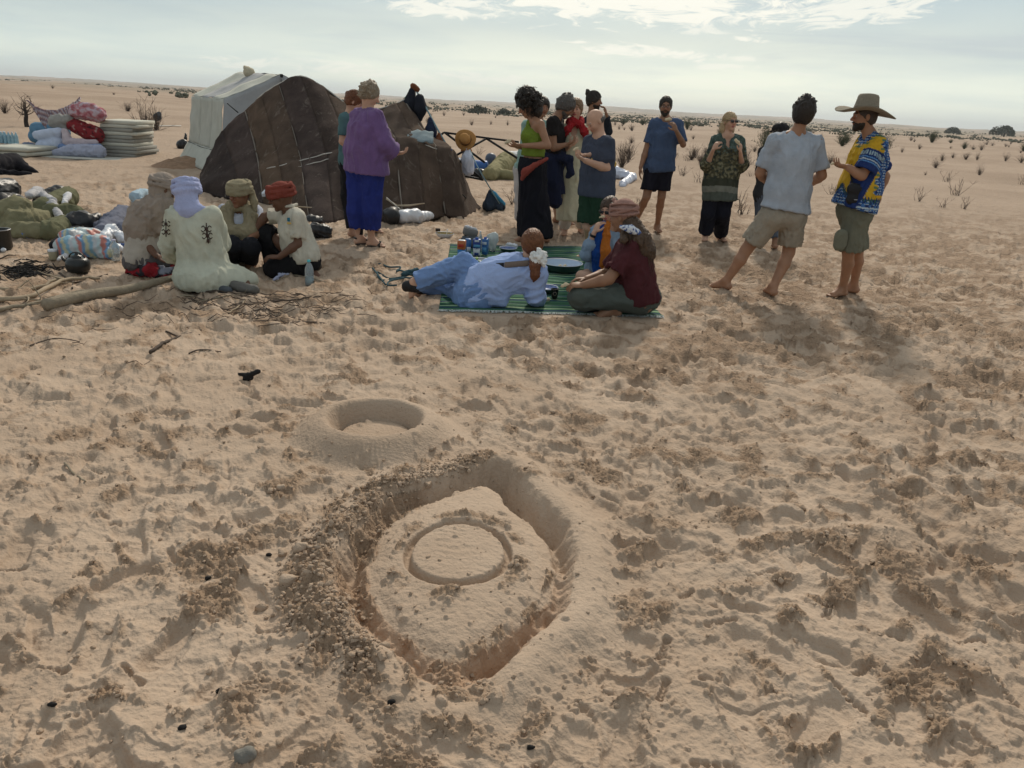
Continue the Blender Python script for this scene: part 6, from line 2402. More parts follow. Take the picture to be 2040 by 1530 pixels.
# ---------------------------------------------------------------- the brown goat hair tent
def goat(name, c):
    m = bpy.data.materials.new(name)
    m.use_nodes = True
    t = NT(m.node_tree)
    b = t.n['Principled BSDF']
    p_ = t.new('ShaderNodeNewGeometry').outputs['Position']
    n_ = t.noise(p_, 3.2, 6, .62, .4)
    fine = t.noise(p_, 60, 3, .6)
    st = t.vmath('MULTIPLY', p_, (6.0, 6.0, 1.4))
    st = t.mapr(t.noise(st, 1.3, 7, .7, .8), .56, .70)
    col_ = t.mix(t.mapr(n_, .3, .7), tuple(x * .72 for x in c), tuple(x * 1.25 for x in c))
    col_ = t.mix(t.math('MULTIPLY', t.math('SUBTRACT', fine, .4), .5, clamp=True), col_, tuple(x * 1.5 + .02 for x in c))
    col_ = t.mix(t.math('MULTIPLY', st, .34), col_, (.27, .23, .19))
    t.put(b.inputs['Base Color'], col_)
    b.inputs['Roughness'].default_value = .95
    b.inputs['Specular IOR Level'].default_value = .1
    bn = t.new('ShaderNodeBump')
    bn.inputs['Strength'].default_value = .6
    bn.inputs['Distance'].default_value = .02
    sv = t.vmath('MULTIPLY', p_, (70.0, 70.0, 22.0))
    t.put(bn.inputs['Height'], t.math('ADD', t.noise(sv, 1, 3, .6), t.math('MULTIPLY', n_, .8)))
    t.l.new(bn.outputs[0], b.inputs['Normal'])
    return m


GO = [goat('goat_hair_%s' % n_, c) for n_, c in (('dark', (.052, .037, .031)), ('brown', (.078, .054, .040)), ('plum', (.058, .042, .037)), ('tan', (.094, .064, .045)), ('black', (.042, .031, .028)), ('umber', (.068, .048, .037)))]
colpx = [
    [(403, 342, 13.9), (399, 352, 13.6), (397, 360, 13.3), (396, 368, 13.0), (396, 384)],
    [(444, 262, 13.9), (455, 295, 13.4), (466, 325, 12.9), (470, 345, 12.6), (474, 402)],
    [(489, 222, 13.9), (503, 270, 13.3), (514, 318, 12.7), (517, 340, 12.4), (528, 412)],
    [(521, 192, 13.8), (538, 250, 13.1), (553, 308, 12.5), (558, 332, 12.2), (575, 427)],
    [(556, 169, 13.7), (578, 238, 13.0), (596, 304, 12.3), (600, 322, 12.1), (617, 438)],
    [(600, 153, 13.6), (626, 228, 12.9), (647, 296, 12.2), (651, 308, 12.0), (664, 442)],
    [(648, 177, 13.5), (673, 238, 12.8), (693, 290, 12.1), (698, 300, 11.9), (708, 442)],
    [(700, 214, 13.3), (722, 252, 12.7), (742, 282, 12.1), (746, 292, 11.9), (757, 441)],
    [(748, 219, 13.3), (768, 246, 12.7), (786, 274, 12.1), (789, 282, 11.95), (803, 440)],
    [(790, 208, 13.2), (808, 240, 12.7), (828, 276, 12.2), (832, 286, 12.05), (850, 440)],
    [(806, 200, 13.2), (836, 252, 12.7), (866, 288, 12.3), (868, 298, 12.15), (888, 439)],
    [(813, 203, 13.3), (848, 262, 12.9), (894, 293, 12.5), (898, 302, 12.3), (925, 438)]]
cols_ = []
for c in colpx:
    q = [P(*a) for a in c[:4]]
    b = S(*c[4])
    q.append(q[3] * .48 + b * .52 + V3(0, -.02, 0))
    q.append(b + V3(0, 0, .0))
    cols_.append(q)
tent = thing('goat_hair_tent', S(640, 440), 'low brown and black goat hair tent made of sewn strips', 'tent')
allg = loft(cols_, 11 * 8 + 1, 40)
pan = [4, 2, 3, 1, 2, 0, 1, 5, 5, 1, 5]
for i in range(11):
    gr = allg[i * 8:(i + 1) * 8 + 1].copy()
    sg = .012 * np.sin(np.linspace(0, math.pi, 9))[:, None, None]
    gr = gr + sg * V3(0, -1, .3)
    sheet('tent_strip', gr, GO[pan[i]], tent, .012, .030, .30, seed=1)
# seams and edge cords, a little paler
SEAM = cloth('tent_cord', (.19, .165, .14))
for i in (2, 4, 8, 10):
    m = MB(); m.tube([allg[i * 8, j] + V3(0, -.012, .004) for j in range(0, 40, 2)], .012 if i in (2, 8, 10) else .006, 5); m.obj('seam', SEAM, tent)
m = MB(); m.tube([allg[k, 23] + V3(0, -.02, .006 * math.sin(k)) for k in range(19, 89, 2)], .009, 5); m.obj('eave_cord', cloth('rope_white', (.48, .46, .42)), tent)
m = MB(); m.tube([allg[k, 25] + V3(0, -.02, .008 * math.sin(k * 1.3)) for k in range(30, 60, 2)], .007, 5); m.obj('eave_cord', cloth('rope_white', (.48, .46, .42)), tent)
m = MB(); m.tube([allg[k, 0] + V3(0, -.01, .012) for k in range(22, 89, 2)], .012, 5); m.obj('ridge_cord', cloth('rope_white', (.48, .46, .42)), tent)
# far side of the roof, seen only from elsewhere
for i in range(0, 11):
    top = allg[i * 8:(i + 1) * 8 + 1, 0]
    bk = []
    for q in top:
        h0 = q[2]
        e = V3(q[0] + .1, q[1] + 2.2, 0)
        e[2] = gz(e[0], e[1])
        bk.append([q * (1 - t) + e * t + V3(0, 0, .18 * math.sin(t * math.pi) * h0) for t in np.linspace(0, 1, 12)])
    sheet('tent_strip', np.array(bk)[::-1], GO[pan[(i + 3) % 11]], tent, .012, .02, .3, seed=20 + i)
# right end flap, down to the ground
e0 = allg[-1]
sheet('end_flap', np.array([[q * (1 - t) + (V3(q[0] + .18, q[1] + 1.3, q[2] * (.85 - .6 * t))) * t for t in np.linspace(0, 1, 8)] for q in e0])[:, ::1], GO[5], tent, .012, .02, .3)
m = MB(); m.tube([P(807, 196, 13.25), V3(*(P(807, 196, 13.25)[:2]), gz(*(P(807, 196, 13.25)[:2])))], .03, 8); m.obj('tent_pole', mat('pole_wood', (.16, .11, .07), bump=.4), tent)

# ---------------------------------------------------------------- the white canvas tent
CANV = cloth('white_canvas', (.43, .435, .385), vscale=3, var=.14, bscale=30)
CANG = cloth('grey_canvas', (.34, .345, .35), vscale=3, var=.14, bscale=30)
wt = thing('canvas_tent', S(400, 336), 'off white canvas ridge tent standing behind the left end of the brown tent', 'tent')
A_, B_ = P(383, 192, 18.9), P(446, 197, 16.4)
Ab, Bb = S(374, 318), S(438, 347)
R1, R2 = P(477, 145, 19.6), P(560, 148, 17.1)
C_ = R2 + (R2 - B_) * V3(1, 1, -1)
D_ = R1 + (R1 - A_) * V3(1, 1, -1)


def quad_grid(a, b, c, d, n=14, m=14, sag=0.0):
    g = []
    for u in np.linspace(0, 1, n):
        g.append([(a * (1 - u) + b * u) * (1 - w) + (d * (1 - u) + c * u) * w - V3(0, 0, sag * math.sin(u * math.pi) * math.sin(w * math.pi)) for w in np.linspace(0, 1, m)])
    return np.array(g)


hm_a, hm_b = Ab + (A_ - Ab) * .28, Bb + (B_ - Bb) * .28
for t0, t1 in ((0, .34), (.34, .68), (.68, 1)):
    a0, a1 = A_ + (B_ - A_) * t0, A_ + (B_ - A_) * t1
    b0, b1 = hm_a + (hm_b - hm_a) * t0, hm_a + (hm_b - hm_a) * t1
    sheet('wall_panel', quad_grid(a0, a1, b1, b0, 8, 14), CANV, wt, .006, .03, .45, seed=3)
    r0, r1 = R1 + (R2 - R1) * t0, R1 + (R2 - R1) * t1
    sheet('roof_panel', quad_grid(r0, r1, a1, a0, 8, 14, .05), CANG if t0 == .34 else CANV, wt, .006, .03, .45, seed=3)
sheet('skirt_flap', quad_grid(hm_a + V3(-.01, -.02, .03), hm_b + V3(-.01, -.02, .03), Bb + V3(-.05, -.30, .02), Ab + V3(-.12, -.22, .02), 14, 8), CANV, wt, .006, .03, .2, seed=9)
sheet('gable', quad_grid(B_, R2, V3(R2[0], R2[1], gz(R2[0], R2[1])), Bb, 14, 18), CANG, wt, .006, .03, .45, seed=3)
sheet('gable', quad_grid(R2, C_, V3(C_[0], C_[1], gz(C_[0], C_[1])), V3(R2[0], R2[1], gz(R2[0], R2[1])), 10, 14), CANG, wt, .006, .05, .4, seed=12)
sheet('roof_panel', quad_grid(R2, R1, D_, C_, 12, 12, .05), CANG, wt, .006, .03, .4, seed=13)
sheet('wall_panel', quad_grid(C_, D_, V3(D_[0], D_[1], gz(D_[0], D_[1])), V3(C_[0], C_[1], gz(C_[0], C_[1])), 12, 12), CANG, wt, .006, .04, .4, seed=14)
m = MB(); m.tube([hm_a + V3(-.015, -.04, .03), (hm_a + hm_b) / 2 + V3(-.015, -.05, .0), hm_b + V3(-.015, -.04, .03)], .006, 5); m.obj('hem_rope', cloth('dark_cord', (.03, .03, .03)), wt)
m = MB(); m.tube([P(453, 206, 16.3), P(462, 214, 16.0), P(474, 224, 15.6)], .012, 5); m.obj('guy_rope', cloth('dark_cord', (.03, .03, .03)), wt)
MB().box(P(561, 151, 17.0), (.06, .04, .07), bev=.01).obj('ridge_cap', cloth('dark_cord', (.03, .03, .03)), wt)
heap('ridge_rag', [(P(489, 136, 18.7), P(497, 145, 18.7), .06, .12), (P(497, 145, 18.7), P(501, 150, 18.7), .11, .08)], cloth('rag_cream', (.46, .41, .30)), .022, .02, .07, parent=wt, floor=False)
# heap of dug sand at its foot
g0 = S(372, 330)


def mound(name, c, rx, ry, h, n=36, seed=0):
    v, f = [], []
    for i in range(n + 1):
        for j in range(n + 1):
            u, w = i / n * 2 - 1, j / n * 2 - 1
            x_, y_ = c[0] + u * rx * 1.3, c[1] + w * ry * 1.3
            r_ = math.hypot(u * 1.3, w * 1.3)
            z = gz(x_, y_) - .02 + (h + .02) * max(0, 1 - r_) ** .8
            v.append((x_, y_, z))
    v = np.array(v)
    v[:, 2] += (.05 * noise3(v * 5, seed) + .02 * noise3(v * 17, seed)) * np.clip((v[:, 2] - c[2]) * 8, 0, 1)
    idx = np.arange((n + 1) ** 2).reshape(n + 1, n + 1)
    f = np.stack([idx[:-1, :-1], idx[1:, :-1], idx[1:, 1:], idx[:-1, 1:]], -1).reshape(-1, 4)
    return meshobj(name, v, f, mat('dug_sand', (.26, .165, .105), rough=.95, bump=.9, bscale=25, var=.3), None)


tag(mound('sand_heap', g0, .75, .8, .22, seed=2), 'heap of darker dug sand at the foot of the white tent', 'sand heap')
# things behind and around the tents
heap('black_bag', [(S(362, 296) + V3(0, 0, .10), S(366, 296) + V3(0, 0, .14), .14, .12), (S(371, 290) + V3(0, 0, .2), S(372, 290) + V3(0, 0, .34), .05, .03)], mat('black_plastic', (.012, .012, .014), rough=.42, spec=.5, bump=.5, bscale=30), .025, .02, .08,
     label='small black bag on the sand left of the white tent', cat='bag')
BP = MATS['black_plastic']

# clothes on the pole at the right end of the brown tent
top_ = P(826, 172, 13.3)
t_ = thing('clothes_pole', V3(top_[0], top_[1], gz(top_[0], top_[1])), 'pole with guy rope at the right end of the brown tent', 'pole')
m = MB(); m.tube([V3(top_[0], top_[1], gz(top_[0], top_[1])), top_], .022, 7); m.obj('pole', MATS['pole_wood'], t_)
m = MB(); m.tube([top_ - V3(0, 0, .02), P(846, 210, 13.1), P(872, 258, 12.8), P(896, 300, 12.6)], .014, 6); m.obj('rope', cloth('rope_teal', (.18, .27, .30)), t_)
m = MB(); m.tube([top_ - V3(0, 0, .02), P(806, 196, 13.25)], .012, 6); m.obj('rope', cloth('rope_green', (.10, .22, .18)), t_)
DK = cloth('dark_laundry', (.018, .020, .028))
NV = cloth('navy_laundry', (.022, .030, .060))
heap('brown_knot', [(P(823, 172, 13.2), P(831, 178, 13.2), .05, .045)], cloth('rust_cloth', (.16, .055, .025)), .016, .01, .04, floor=False, label='rust brown scrap knotted at the top of the clothes pole', cat='cloth')
heap('dark_shirt', [(P(820, 180, 13.2), P(817, 210, 13.2), .045, .10, dict(ax=(1, 0, 0), sc=1.1)), (P(817, 205, 13.2), P(824, 222, 13.2), .09, .07)], DK, .018, .012, .07, .2, floor=False, label='dark shirt hanging from the top of the clothes pole', cat='shirt')
heap('black_vest', [(P(836, 196, 13.1), P(838, 218, 13.1), .07, .10), (P(838, 215, 13.1), P(836, 236, 13.1), .09, .05)], DK, .018, .012, .07, .2, floor=False, label='black top hanging on the rope beside the dark shirt', cat='top')
heap('navy_trousers', [(P(857, 236, 12.9), P(858, 262, 12.9), .03, .10), (P(860, 262, 12.9), P(866, 274, 12.9), .09, .04)], NV, .018, .012, .07, .2, floor=False, label='navy cloth hanging halfway down the rope of the clothes pole', cat='cloth')
heap('brown_cloth', [(P(875, 268, 12.75), P(877, 284, 12.75), .03, .075), (P(877, 284, 12.75), P(886, 292, 12.7), .07, .04)], cloth('rust_cloth', (.16, .055, .025)), .016, .012, .06, .2, floor=False, label='rust brown cloth hanging lowest on the clothes rope', cat='cloth')
tw = [[P(805 + 7 * i + (2 if j else 0), 271 - 6 * math.sin(i / 9 * 3.1) + 3.2 * j, 12.35 - .04 * j) + V3(0, 0, .03) for j in range(8)] for i in range(9)]
o = sheet('towel', tw, cloth('grey_towel', (.21, .26, .28)), None, .02, .03, .06)
tag(o, 'grey blue towel spread on the roof of the brown tent', 'towel')
m = MB(); m.box(P(894, 298, 12.4), (.10, .08, .06), bev=.02); tag(m.obj('blue_cloth', cloth('blue_rag', (.03, .08, .22))), 'small blue rag at the right corner of the tent roof', 'cloth')

# white plastic bag with a stick across it, before the brown tent
heap('plastic_bag', [(S(802, 443) + V3(0, 0, .09), S(830, 444) + V3(0, 0, .10), .095, .095), (S(830, 444) + V3(0, 0, .09), S(858, 440) + V3(0, 0, .08), .08, .06)], mat('white_plastic', (.62, .65, .70), rough=.4, spec=.5, bump=.5, bscale=30), .018, .018, .11, .5,
     label='full white plastic bag lying against the foot of the brown tent', cat='bag')
m = MB(); m.tube([P(770, 396, 11.0), P(790, 410, 10.9), P(818, 409, 10.9), P(846, 405, 10.9)], [.012, .014, .013, .008], 6)
tag(m.obj('stick', mat('pale_wood', (.38, .31, .22), bump=.5)), 'bent pale stick tied across the front of the brown tent', 'stick')
heap('dark_bag', [(S(780, 443) + V3(0, 0, .09), S(788, 440) + V3(0, 0, .10), .12, .10)], BP, .025, .02, .08, label='black bag beside the white plastic bag at the tent foot', cat='bag')
m = MB(); m.tube([P(770, 393, 10.95), P(800, 420, 10.8), S(816, 443)], .006, 5); tag(m.obj('cord', cloth('rope_white', (.48, .46, .42))), 'thin white cord running over the plastic bag to the sand', 'cord')
m = MB(); m.tube([P(590, 411, 10.9), P(625, 414, 10.85), P(668, 409, 10.9)], [.008, .010, .007], 5)
tag(m.obj('stick', MATS['pale_wood']), 'thin crooked stick with red ribbon behind the man in red turban', 'stick')
m = MB(); m.tube([P(644, 412, 10.82), P(646, 424, 10.8), P(645, 440, 10.8)], .010, 5)
m.tube([P(630, 412, 10.82), P(636, 420, 10.8), P(644, 414, 10.8)], .010, 5)
tag(m.obj('ribbon', cloth('red_ribbon', (.35, .02, .02))), 'red ribbon dangling before the brown tent', 'ribbon')
# guy rope peg right of the tent
t_ = thing('guy_line', S(940, 412), 'black guy line with a wooden peg right of the brown tent', 'guy line')
m = MB(); m.tube([P(922, 388, 11.6), S(938, 410) + V3(0, 0, .04)], .009, 5); m.obj('line', cloth('dark_cord', (.03, .03, .03)), t_)
m = MB(); m.tube([S(938, 412), S(938, 412) + V3(.02, 0, .10)], .022, 6); m.obj('peg', mat('peg_wood', (.10, .07, .05)), t_)

# ---------------------------------------------------------------- behind: bed frame, hat post and gear
FR = mat('frame_black', (.012, .012, .013), rough=.45, metal=.4)
fr_ = thing('metal_frame', S(960, 357), 'black metal lattice frame of a folding cot standing on its side', 'frame')
FY = 14.2


def bar(a, b, r_=.016, nm='bar', par=None, mt=None, n=6):
    m = MB(); m.tube([a, b], r_, n); return m.obj(nm, mt or FR, par)


for a, b in (((884, 264), (1034, 283)), ((886, 264), (966, 324)), ((969, 276), (906, 311)), ((969, 276), (1032, 316)), ((884, 264), (868, 278)), ((906, 312), (960, 356)), ((1034, 283), (1036, 330)), ((912, 348), (962, 358))):
    bar(P(a[0], a[1], FY), P(b[0], b[1], FY - (.3 if b[1] > 300 else 0)), .020, 'bar', fr_)
pt_ = P(930, 285, 13.0)
po = thing('hat_post', V3(pt_[0], pt_[1], gz(pt_[0], pt_[1])), 'short grey post with blue straps right of the brown tent', 'post')
bar(S(912, 352), pt_, .030, 'post', po, mat('post_grey', (.14, .13, .12), bump=.4), 8)
m = MB(); m.tube([pt_, P(950, 330, 12.6), P(965, 356, 12.2), S(1000, 418) + V3(0, 0, .03)], .010, 5); m.obj('strap', cloth('rope_teal', (.18, .27, .30)), po)
m = MB(); m.tube([P(918, 345, 12.6), S(938, 386)], .008, 5); m.obj('strap', cloth('rope_pale', (.35, .45, .48)), po)
# hat hung on the post
c = P(928, 279, 12.85)
STW = mat('tan_straw', (.42, .21, .065), rough=.85, bump=.6, bscale=120, var=.2)
v, f = [], []
M3 = np.array(Euler((R(68), R(28), R(-20))).to_matrix())
prof = [(0, .115), (.06, .115), (.085, .10), (.09, .05), (.098, 0), (.13, .005), (.17, .02), (.175, .012), (.13, -.006), (.09, -.012), (.08, .09), (0, .10)]
for r_, z in prof:
    for i in range(28):
        a = 2 * math.pi * i / 28
        v.append(c + M3 @ V3(r_ * math.cos(a), r_ * .95 * math.sin(a), z + .03 * math.cos(2 * a) * (r_ / .17) ** 2))
for k in range(len(prof) - 1):
    for i in range(28):
        f.append((k * 28 + i, k * 28 + (i + 1) % 28, k * 28 + 28 + (i + 1) % 28, k * 28 + 28 + i))
ht = meshobj('sun_hat', v, f, STW)
tag(ht, 'tan straw hat hung on the grey post', 'hat')
m = MB(); m.lathe(c + M3 @ V3(0, 0, .03), [(.094, -.014), (.0955, 0), (.093, .016)], 24, rot=M3); m.obj('hat_band', mat('band_black', (.02, .015, .012)), ht)
heap('tied_scarf', [(P(933, 288, 12.95), P(936, 302, 12.95), .03, .035), (P(930, 286, 12.95), P(920, 300, 12.9), .025, .02)], cloth('orange_cloth', (.34, .13, .03)), .014, .01, .04, .3, floor=False, label='orange brown scarf tied under the straw hat on the post', cat='scarf')
heap('hanging_bag', [(P(931, 298, 12.8), P(932, 318, 12.8), .03, .10, dict(ax=(0, 1, 0), sc=.7)), (P(931, 318, 12.8), P(933, 338, 12.8), .10, .10, dict(ax=(0, 1, 0), sc=.7))], mat('sheer_plastic', (.55, .58, .68), rough=.35, spec=.5, bump=.4, bscale=25), .017, .016, .05, .2, floor=False, label='white plastic bag hanging from the grey post', cat='bag')
BLU = mat('blue_plastic', (.020, .10, .33), rough=.4, spec=.5)
t_ = thing('blue_canister', S(955, 345), 'bright blue plastic canister lying among the gear behind the post', 'canister')
a, b = S(940, 345) + V3(0, .1, .16), S(962, 345) + V3(.1, 0, .15)
m = MB(); d = unit(b - a); m.tube([a - d * .02, a, a + d * .02, (a + b) / 2, b - d * .02, b, b + d * .02], [.11, .15, .155, .155, .155, .15, .10], 18); m.obj('canister_body', BLU, t_)
m = MB(); m.tube([b + d * .02, b + d * .06], .045, 12); m.obj('canister_cap', mat('cap_dark', (.03, .04, .06)), t_)
GEAR = [('grey_bucket', [(S(977, 340) + V3(0, 0, .05), S(977, 340) + V3(0, 0, .30), .13, .15)], mat('grey_blue_plastic', (.07, .09, .13), rough=.5), 'dark grey blue bucket behind the blue canister', 'bucket'),
        ('folded_tarp', [(S(975, 358) + V3(0, 0, .10), S(1010, 345) + V3(0, 0, .26), .16, .26), (S(1010, 345) + V3(0, 0, .24), S(1032, 345) + V3(0, 0, .12), .25, .2), (S(985, 356) + V3(0, 0, .1), S(1025, 358) + V3(0, 0, .08), .14, .12)], cloth('khaki_tarp', (.24, .215, .115)), 'olive khaki tarpaulin bundle left of the woman with curls', 'tarpaulin'),
        ('white_sack', [(S(1005, 345) + V3(0, .5, .36), S(1030, 343) + V3(0, .5, .36), .13, .13)], mat('woven_white', (.45, .47, .48), rough=.6, bump=.4), 'pale grey sack lying behind the khaki tarpaulin', 'sack'),
        ('pale_bundle', [(S(905, 338) + V3(0, 0, .14), S(915, 338) + V3(0, 0, .13), .16, .14)], cloth('pale_bundle', (.36, .40, .47)), 'pale blue bundle behind the grey post', 'bundle'),
        ('dark_gear_bag', [(S(925, 352) + V3(0, 0, .08), S(965, 354) + V3(0, 0, .07), .13, .12)], BP, 'long black gear bag under the blue canister', 'bag')]
for nm, L, mt, lb, ct in GEAR:
    heap(nm, L, mt, .024, .030 if 'bucket' not in nm else .002, .12, .5, label=lb, cat=ct)
# blue backpack on the sand
q = S(984, 422)
bpk = thing('backpack', q, 'slate blue backpack with a bright blue lining slumped on open sand', 'backpack')
heap('backpack_body', [(q + V3(-.09, 0, .06), q + V3(-.06, .05, .26), .10, .055), (q + V3(.10, 0, .05), q + V3(.0, .05, .18), .09, .07)], cloth('slate_nylon', (.035, .050, .075)), .016, .012, .09, parent=bpk, floor=True)
heap('lining_flap', [(q + V3(-.02, -.02, .27), q + V3(.16, -.03, .10), .035, .03)], cloth('azure_nylon', (.05, .22, .36)), .014, .006, .06, parent=bpk, floor=False)
m = MB(); m.tube([q + V3(.12, -.05, .10), q + V3(.17, -.06, .06), q + V3(.16, -.06, .02)], .014, 6); m.obj('strap', FR, bpk)
# pale bundle behind the bald man
heap('plastic_sheet', [(S(1218, 358) + V3(0, .5, .12), S(1262, 360) + V3(0, .3, .06), .22, .09), (S(1262, 360) + V3(0, .3, .06), S(1240, 370) + V3(0, 0, .04), .10, .07)], mat('sheer_plastic', (.55, .58, .68)), .03, .05, .16, 1.0, label='crumpled translucent sheet on the sand behind the bald man', cat='plastic sheet')
q = S(1145, 448)
heap('yellow_bag', [(q + V3(-.1, .3, .1), q + V3(.12, .3, .1), .10, .11)], cloth('mustard_nylon', (.46, .36, .07)), .022, .02, .09, label='mustard yellow bag on the sand behind the cream dress', cat='bag')


# ---------------------------------------------------------------- far left: bedding
FOAM = mat('foam_cream', (.50, .49, .42), rough=.9, bump=.3, bscale=40, var=.12)
FOAMG = mat('foam_grey', (.29, .285, .255), rough=.9, bump=.3, bscale=40, var=.14)
base = S(235, 313)
for i in range(10):
    z = base[2] + .03 + i * .083
    m = MB()
    jx, jr = rnd.uniform(-.07, .09), rnd.uniform(-.08, .08)
    m.box((base[0] + .02 + jx, base[1] + .55, z + .012), (.86, 1.15, .076), rz=.06 + jr, bev=.006)
    o = m.obj('foam_mattress', FOAM if i in (3, 6, 8, 9) else FOAMG)
    lb = {0: 'lowest foam mattress of the square stack', 9: 'topmost pale foam mattress of the square stack'}.get(i) or '%s foam mattress from the bottom of the square stack' % ('', 'second', 'third', 'fourth', 'fifth', 'sixth', 'seventh', 'eighth', 'ninth')[i]
    tag(o, lb, 'mattress', 'foam mattresses in the square stack')
q = S(30, 312)
for i in range(2):
    m = MB(); m.box((q[0] - .1, q[1] + .5 - i * .05, q[2] + .06 + i * .10), (1.0, 1.1, .09), rz=-.12 + .08 * i, bev=.02)
    tag(m.obj('foam_mattress', FOAM), ('lower' if i == 0 else 'upper') + ' of two foam mattresses lying flat at the left edge of camp', 'mattress')
m = MB(); q2 = S(150, 318); m.box((q2[0], q2[1] + .35, q2[2] + .025), (1.9, .8, .04), rz=.02, bev=.012)
tag(m.obj('ground_sheet', cloth('sheet_grey', (.42, .42, .38))), 'thin pale ground sheet under the heap of bedding', 'ground sheet')
BL = S(150, 312)


def bpt(px, py, d=0.3):
    return P(px, py, BL[1] + d)


def flor(v):
    n_ = noise3(v * 9, 4) + .5 * noise3(v * 22, 5)
    c = np.tile(V3(.42, .20, .22), (len(v), 1))
    c[n_ > .18] = V3(.46, .36, .40)
    c[n_ < -.30] = V3(.32, .10, .12)
    return c


def redp(v):
    n_ = noise3(v * 14, 9)
    c = np.tile(V3(.21, .025, .030), (len(v), 1))
    c[n_ > .50] = V3(.33, .22, .20)
    c[v[:, 2] > bpt(170, 236)[2] + .02] = V3(.45, .33, .42)
    c[n_ < -.45] = V3(.05, .015, .02)
    return c


VC = lambda n_: mat(n_, attr=True, rough=.9, spec=.15, bump=.3, bscale=60)
heap('rolled_blanket', [(bpt(152, 222), bpt(196, 228), .15, .17), (bpt(160, 212), bpt(185, 214), .10, .10)], VC('floral_fleece'), .022, .028, .13, 1, 'pink and white floral blanket on top of the bedding heap', 'blanket', floor=False, col=flor)
heap('red_quilt', [(bpt(148, 250), bpt(192, 268), .16, .17), (bpt(170, 262), bpt(196, 275), .15, .12)], VC('red_fleece'), .022, .022, .13, 1, 'dark red patterned quilt under the pink floral blanket', 'quilt', floor=False, col=redp)
heap('grey_pillow', [(bpt(108, 240), bpt(138, 238), .13, .12), (bpt(104, 246), bpt(130, 254), .09, .08)], cloth('pillow_grey', (.30, .29, .27)), .022, .022, .12, 1, 'grey pillow on the left side of the bedding heap', 'pillow', floor=False)
heap('blue_blanket', [(bpt(75, 258, .6), bpt(125, 262, .6), .17, .17), (bpt(70, 272, .6), bpt(128, 290, .5), .15, .18)], cloth('teal_blanket', (.11, .22, .33)), .026, .02, .12, 1, 'teal blue blanket behind the white bundle in the bedding heap', 'blanket', floor=False)
heap('white_bundle', [(bpt(74, 270, .1), bpt(116, 264, .1), .10, .12), (bpt(82, 292, .1), bpt(116, 286, .1), .13, .16)], cloth('sheet_blue_white', (.45, .50, .62)), .024, .014, .16, 1, 'pale bluish white bundle at the left of the bedding heap', 'bundle', floor=False)
heap('blush_sheet', [(bpt(130, 262, .05), bpt(136, 282, .05), .07, .12), (bpt(136, 284, .05), bpt(190, 284, .05), .10, .07)], cloth('sheet_blush', (.48, .41, .44)), .022, .024, .10, 1, 'blush pink sheet sticking out below the red quilt', 'sheet', floor=False)
heap('blue_sheet', [(bpt(122, 292, .0), bpt(200, 292, .0), .07, .06)], cloth('sheet_blue', (.16, .24, .42)), .022, .012, .10, 1, 'blue sheet between the blush sheet and the lavender bundle', 'sheet', floor=False)
heap('lavender_bundle', [(bpt(90, 308, -.2), bpt(140, 302, -.15), .05, .14), (bpt(140, 300, -.15), bpt(198, 302, -.15), .14, .15)], cloth('bundle_lavender', (.36, .38, .48)), .022, .024, .12, 1, 'lavender grey bundle lowest in front of the bedding heap', 'bundle')
heap('blue_jumble', [(bpt(52, 292, .2), bpt(66, 294, .2), .10, .10)], cloth('print_grey', (.14, .17, .24)), .022, .02, .05, 1, 'dark grey blue crumpled cloth left of the white bundle', 'cloth', floor=False)
# patterned blanket hung from the bush to the heap
gr = []
for i in range(26):
    u = i / 25
    px = 52 + (160 - 52) * u
    topy = 199 + 24 * math.sin(u * math.pi) ** .8 - 6 * u
    bot = topy + 10 + 34 * math.sin(min(u * 1.25, 1) * math.pi) ** .8
    gr.append([P(px + 14 * w * (1 - u), topy + (bot - topy) * w, BL[1] + .7 - .25 * w) for w in np.linspace(0, 1, 14)])


def weave(v):
    u_, w_ = v[:, 0] * 22, (v[:, 2] + .15 * np.sin(v[:, 0] * 3)) * 30
    k = (np.floor(u_) + np.floor(w_)) % 3
    c = np.tile(V3(.28, .17, .15), (len(v), 1))
    c[k == 1] = V3(.40, .36, .38)
    c[k == 2] = V3(.14, .10, .13)
    return c


g_ = np.array(gr)
o = sheet('patterned_blanket', resample(g_.reshape(26, -1), 130).reshape(130, 14, 3), VC('woven_pattern'), None, .02, .02, .14, col=weave)
tag(o, 'brown and grey patterned blanket slung from the dead bush to the bedding heap', 'blanket')

# pack of water bottles
WATER = mat('bottle_blue', (.34, .55, .66), rough=.12, spec=.6, trans=.45, var=.05)
CAPM = mat('cap_white', (.6, .62, .65), rough=.5)


def bottle(name, p, r_, h, m_body, m_cap, label, cat='bottle', group=None, water=None, tilt=(0, 0, 1), liq=.4):
    t = thing(name, p, label, cat, group)
    up = unit(tilt)
    M3 = np.array(Vector(up).to_track_quat('Z', 'Y').to_matrix())
    m = MB()
    prof = [(0, 0), (r_ * .9, 0), (r_, .02 * h), (r_, .28 * h), (r_ * .95, .31 * h), (r_, .34 * h), (r_, .60 * h), (r_ * .94, .68 * h), (r_ * .6, .82 * h), (r_ * .36, .88 * h), (r_ * .34, .93 * h)]
    m.lathe(p, prof, 14, rot=M3); m.obj('bottle_body', m_body, t)
    m = MB(); m.lathe(p, [(r_ * .40, .925 * h), (r_ * .40, h), (0, h)], 12, rot=M3); m.obj('cap', m_cap, t)
    if water:
        m = MB(); m.lathe(p, [(0, .01), (r_ * .93, .012), (r_ * .93, liq * h), (0, liq * h)], 14, rot=M3); m.obj('water', water, t)
    return t


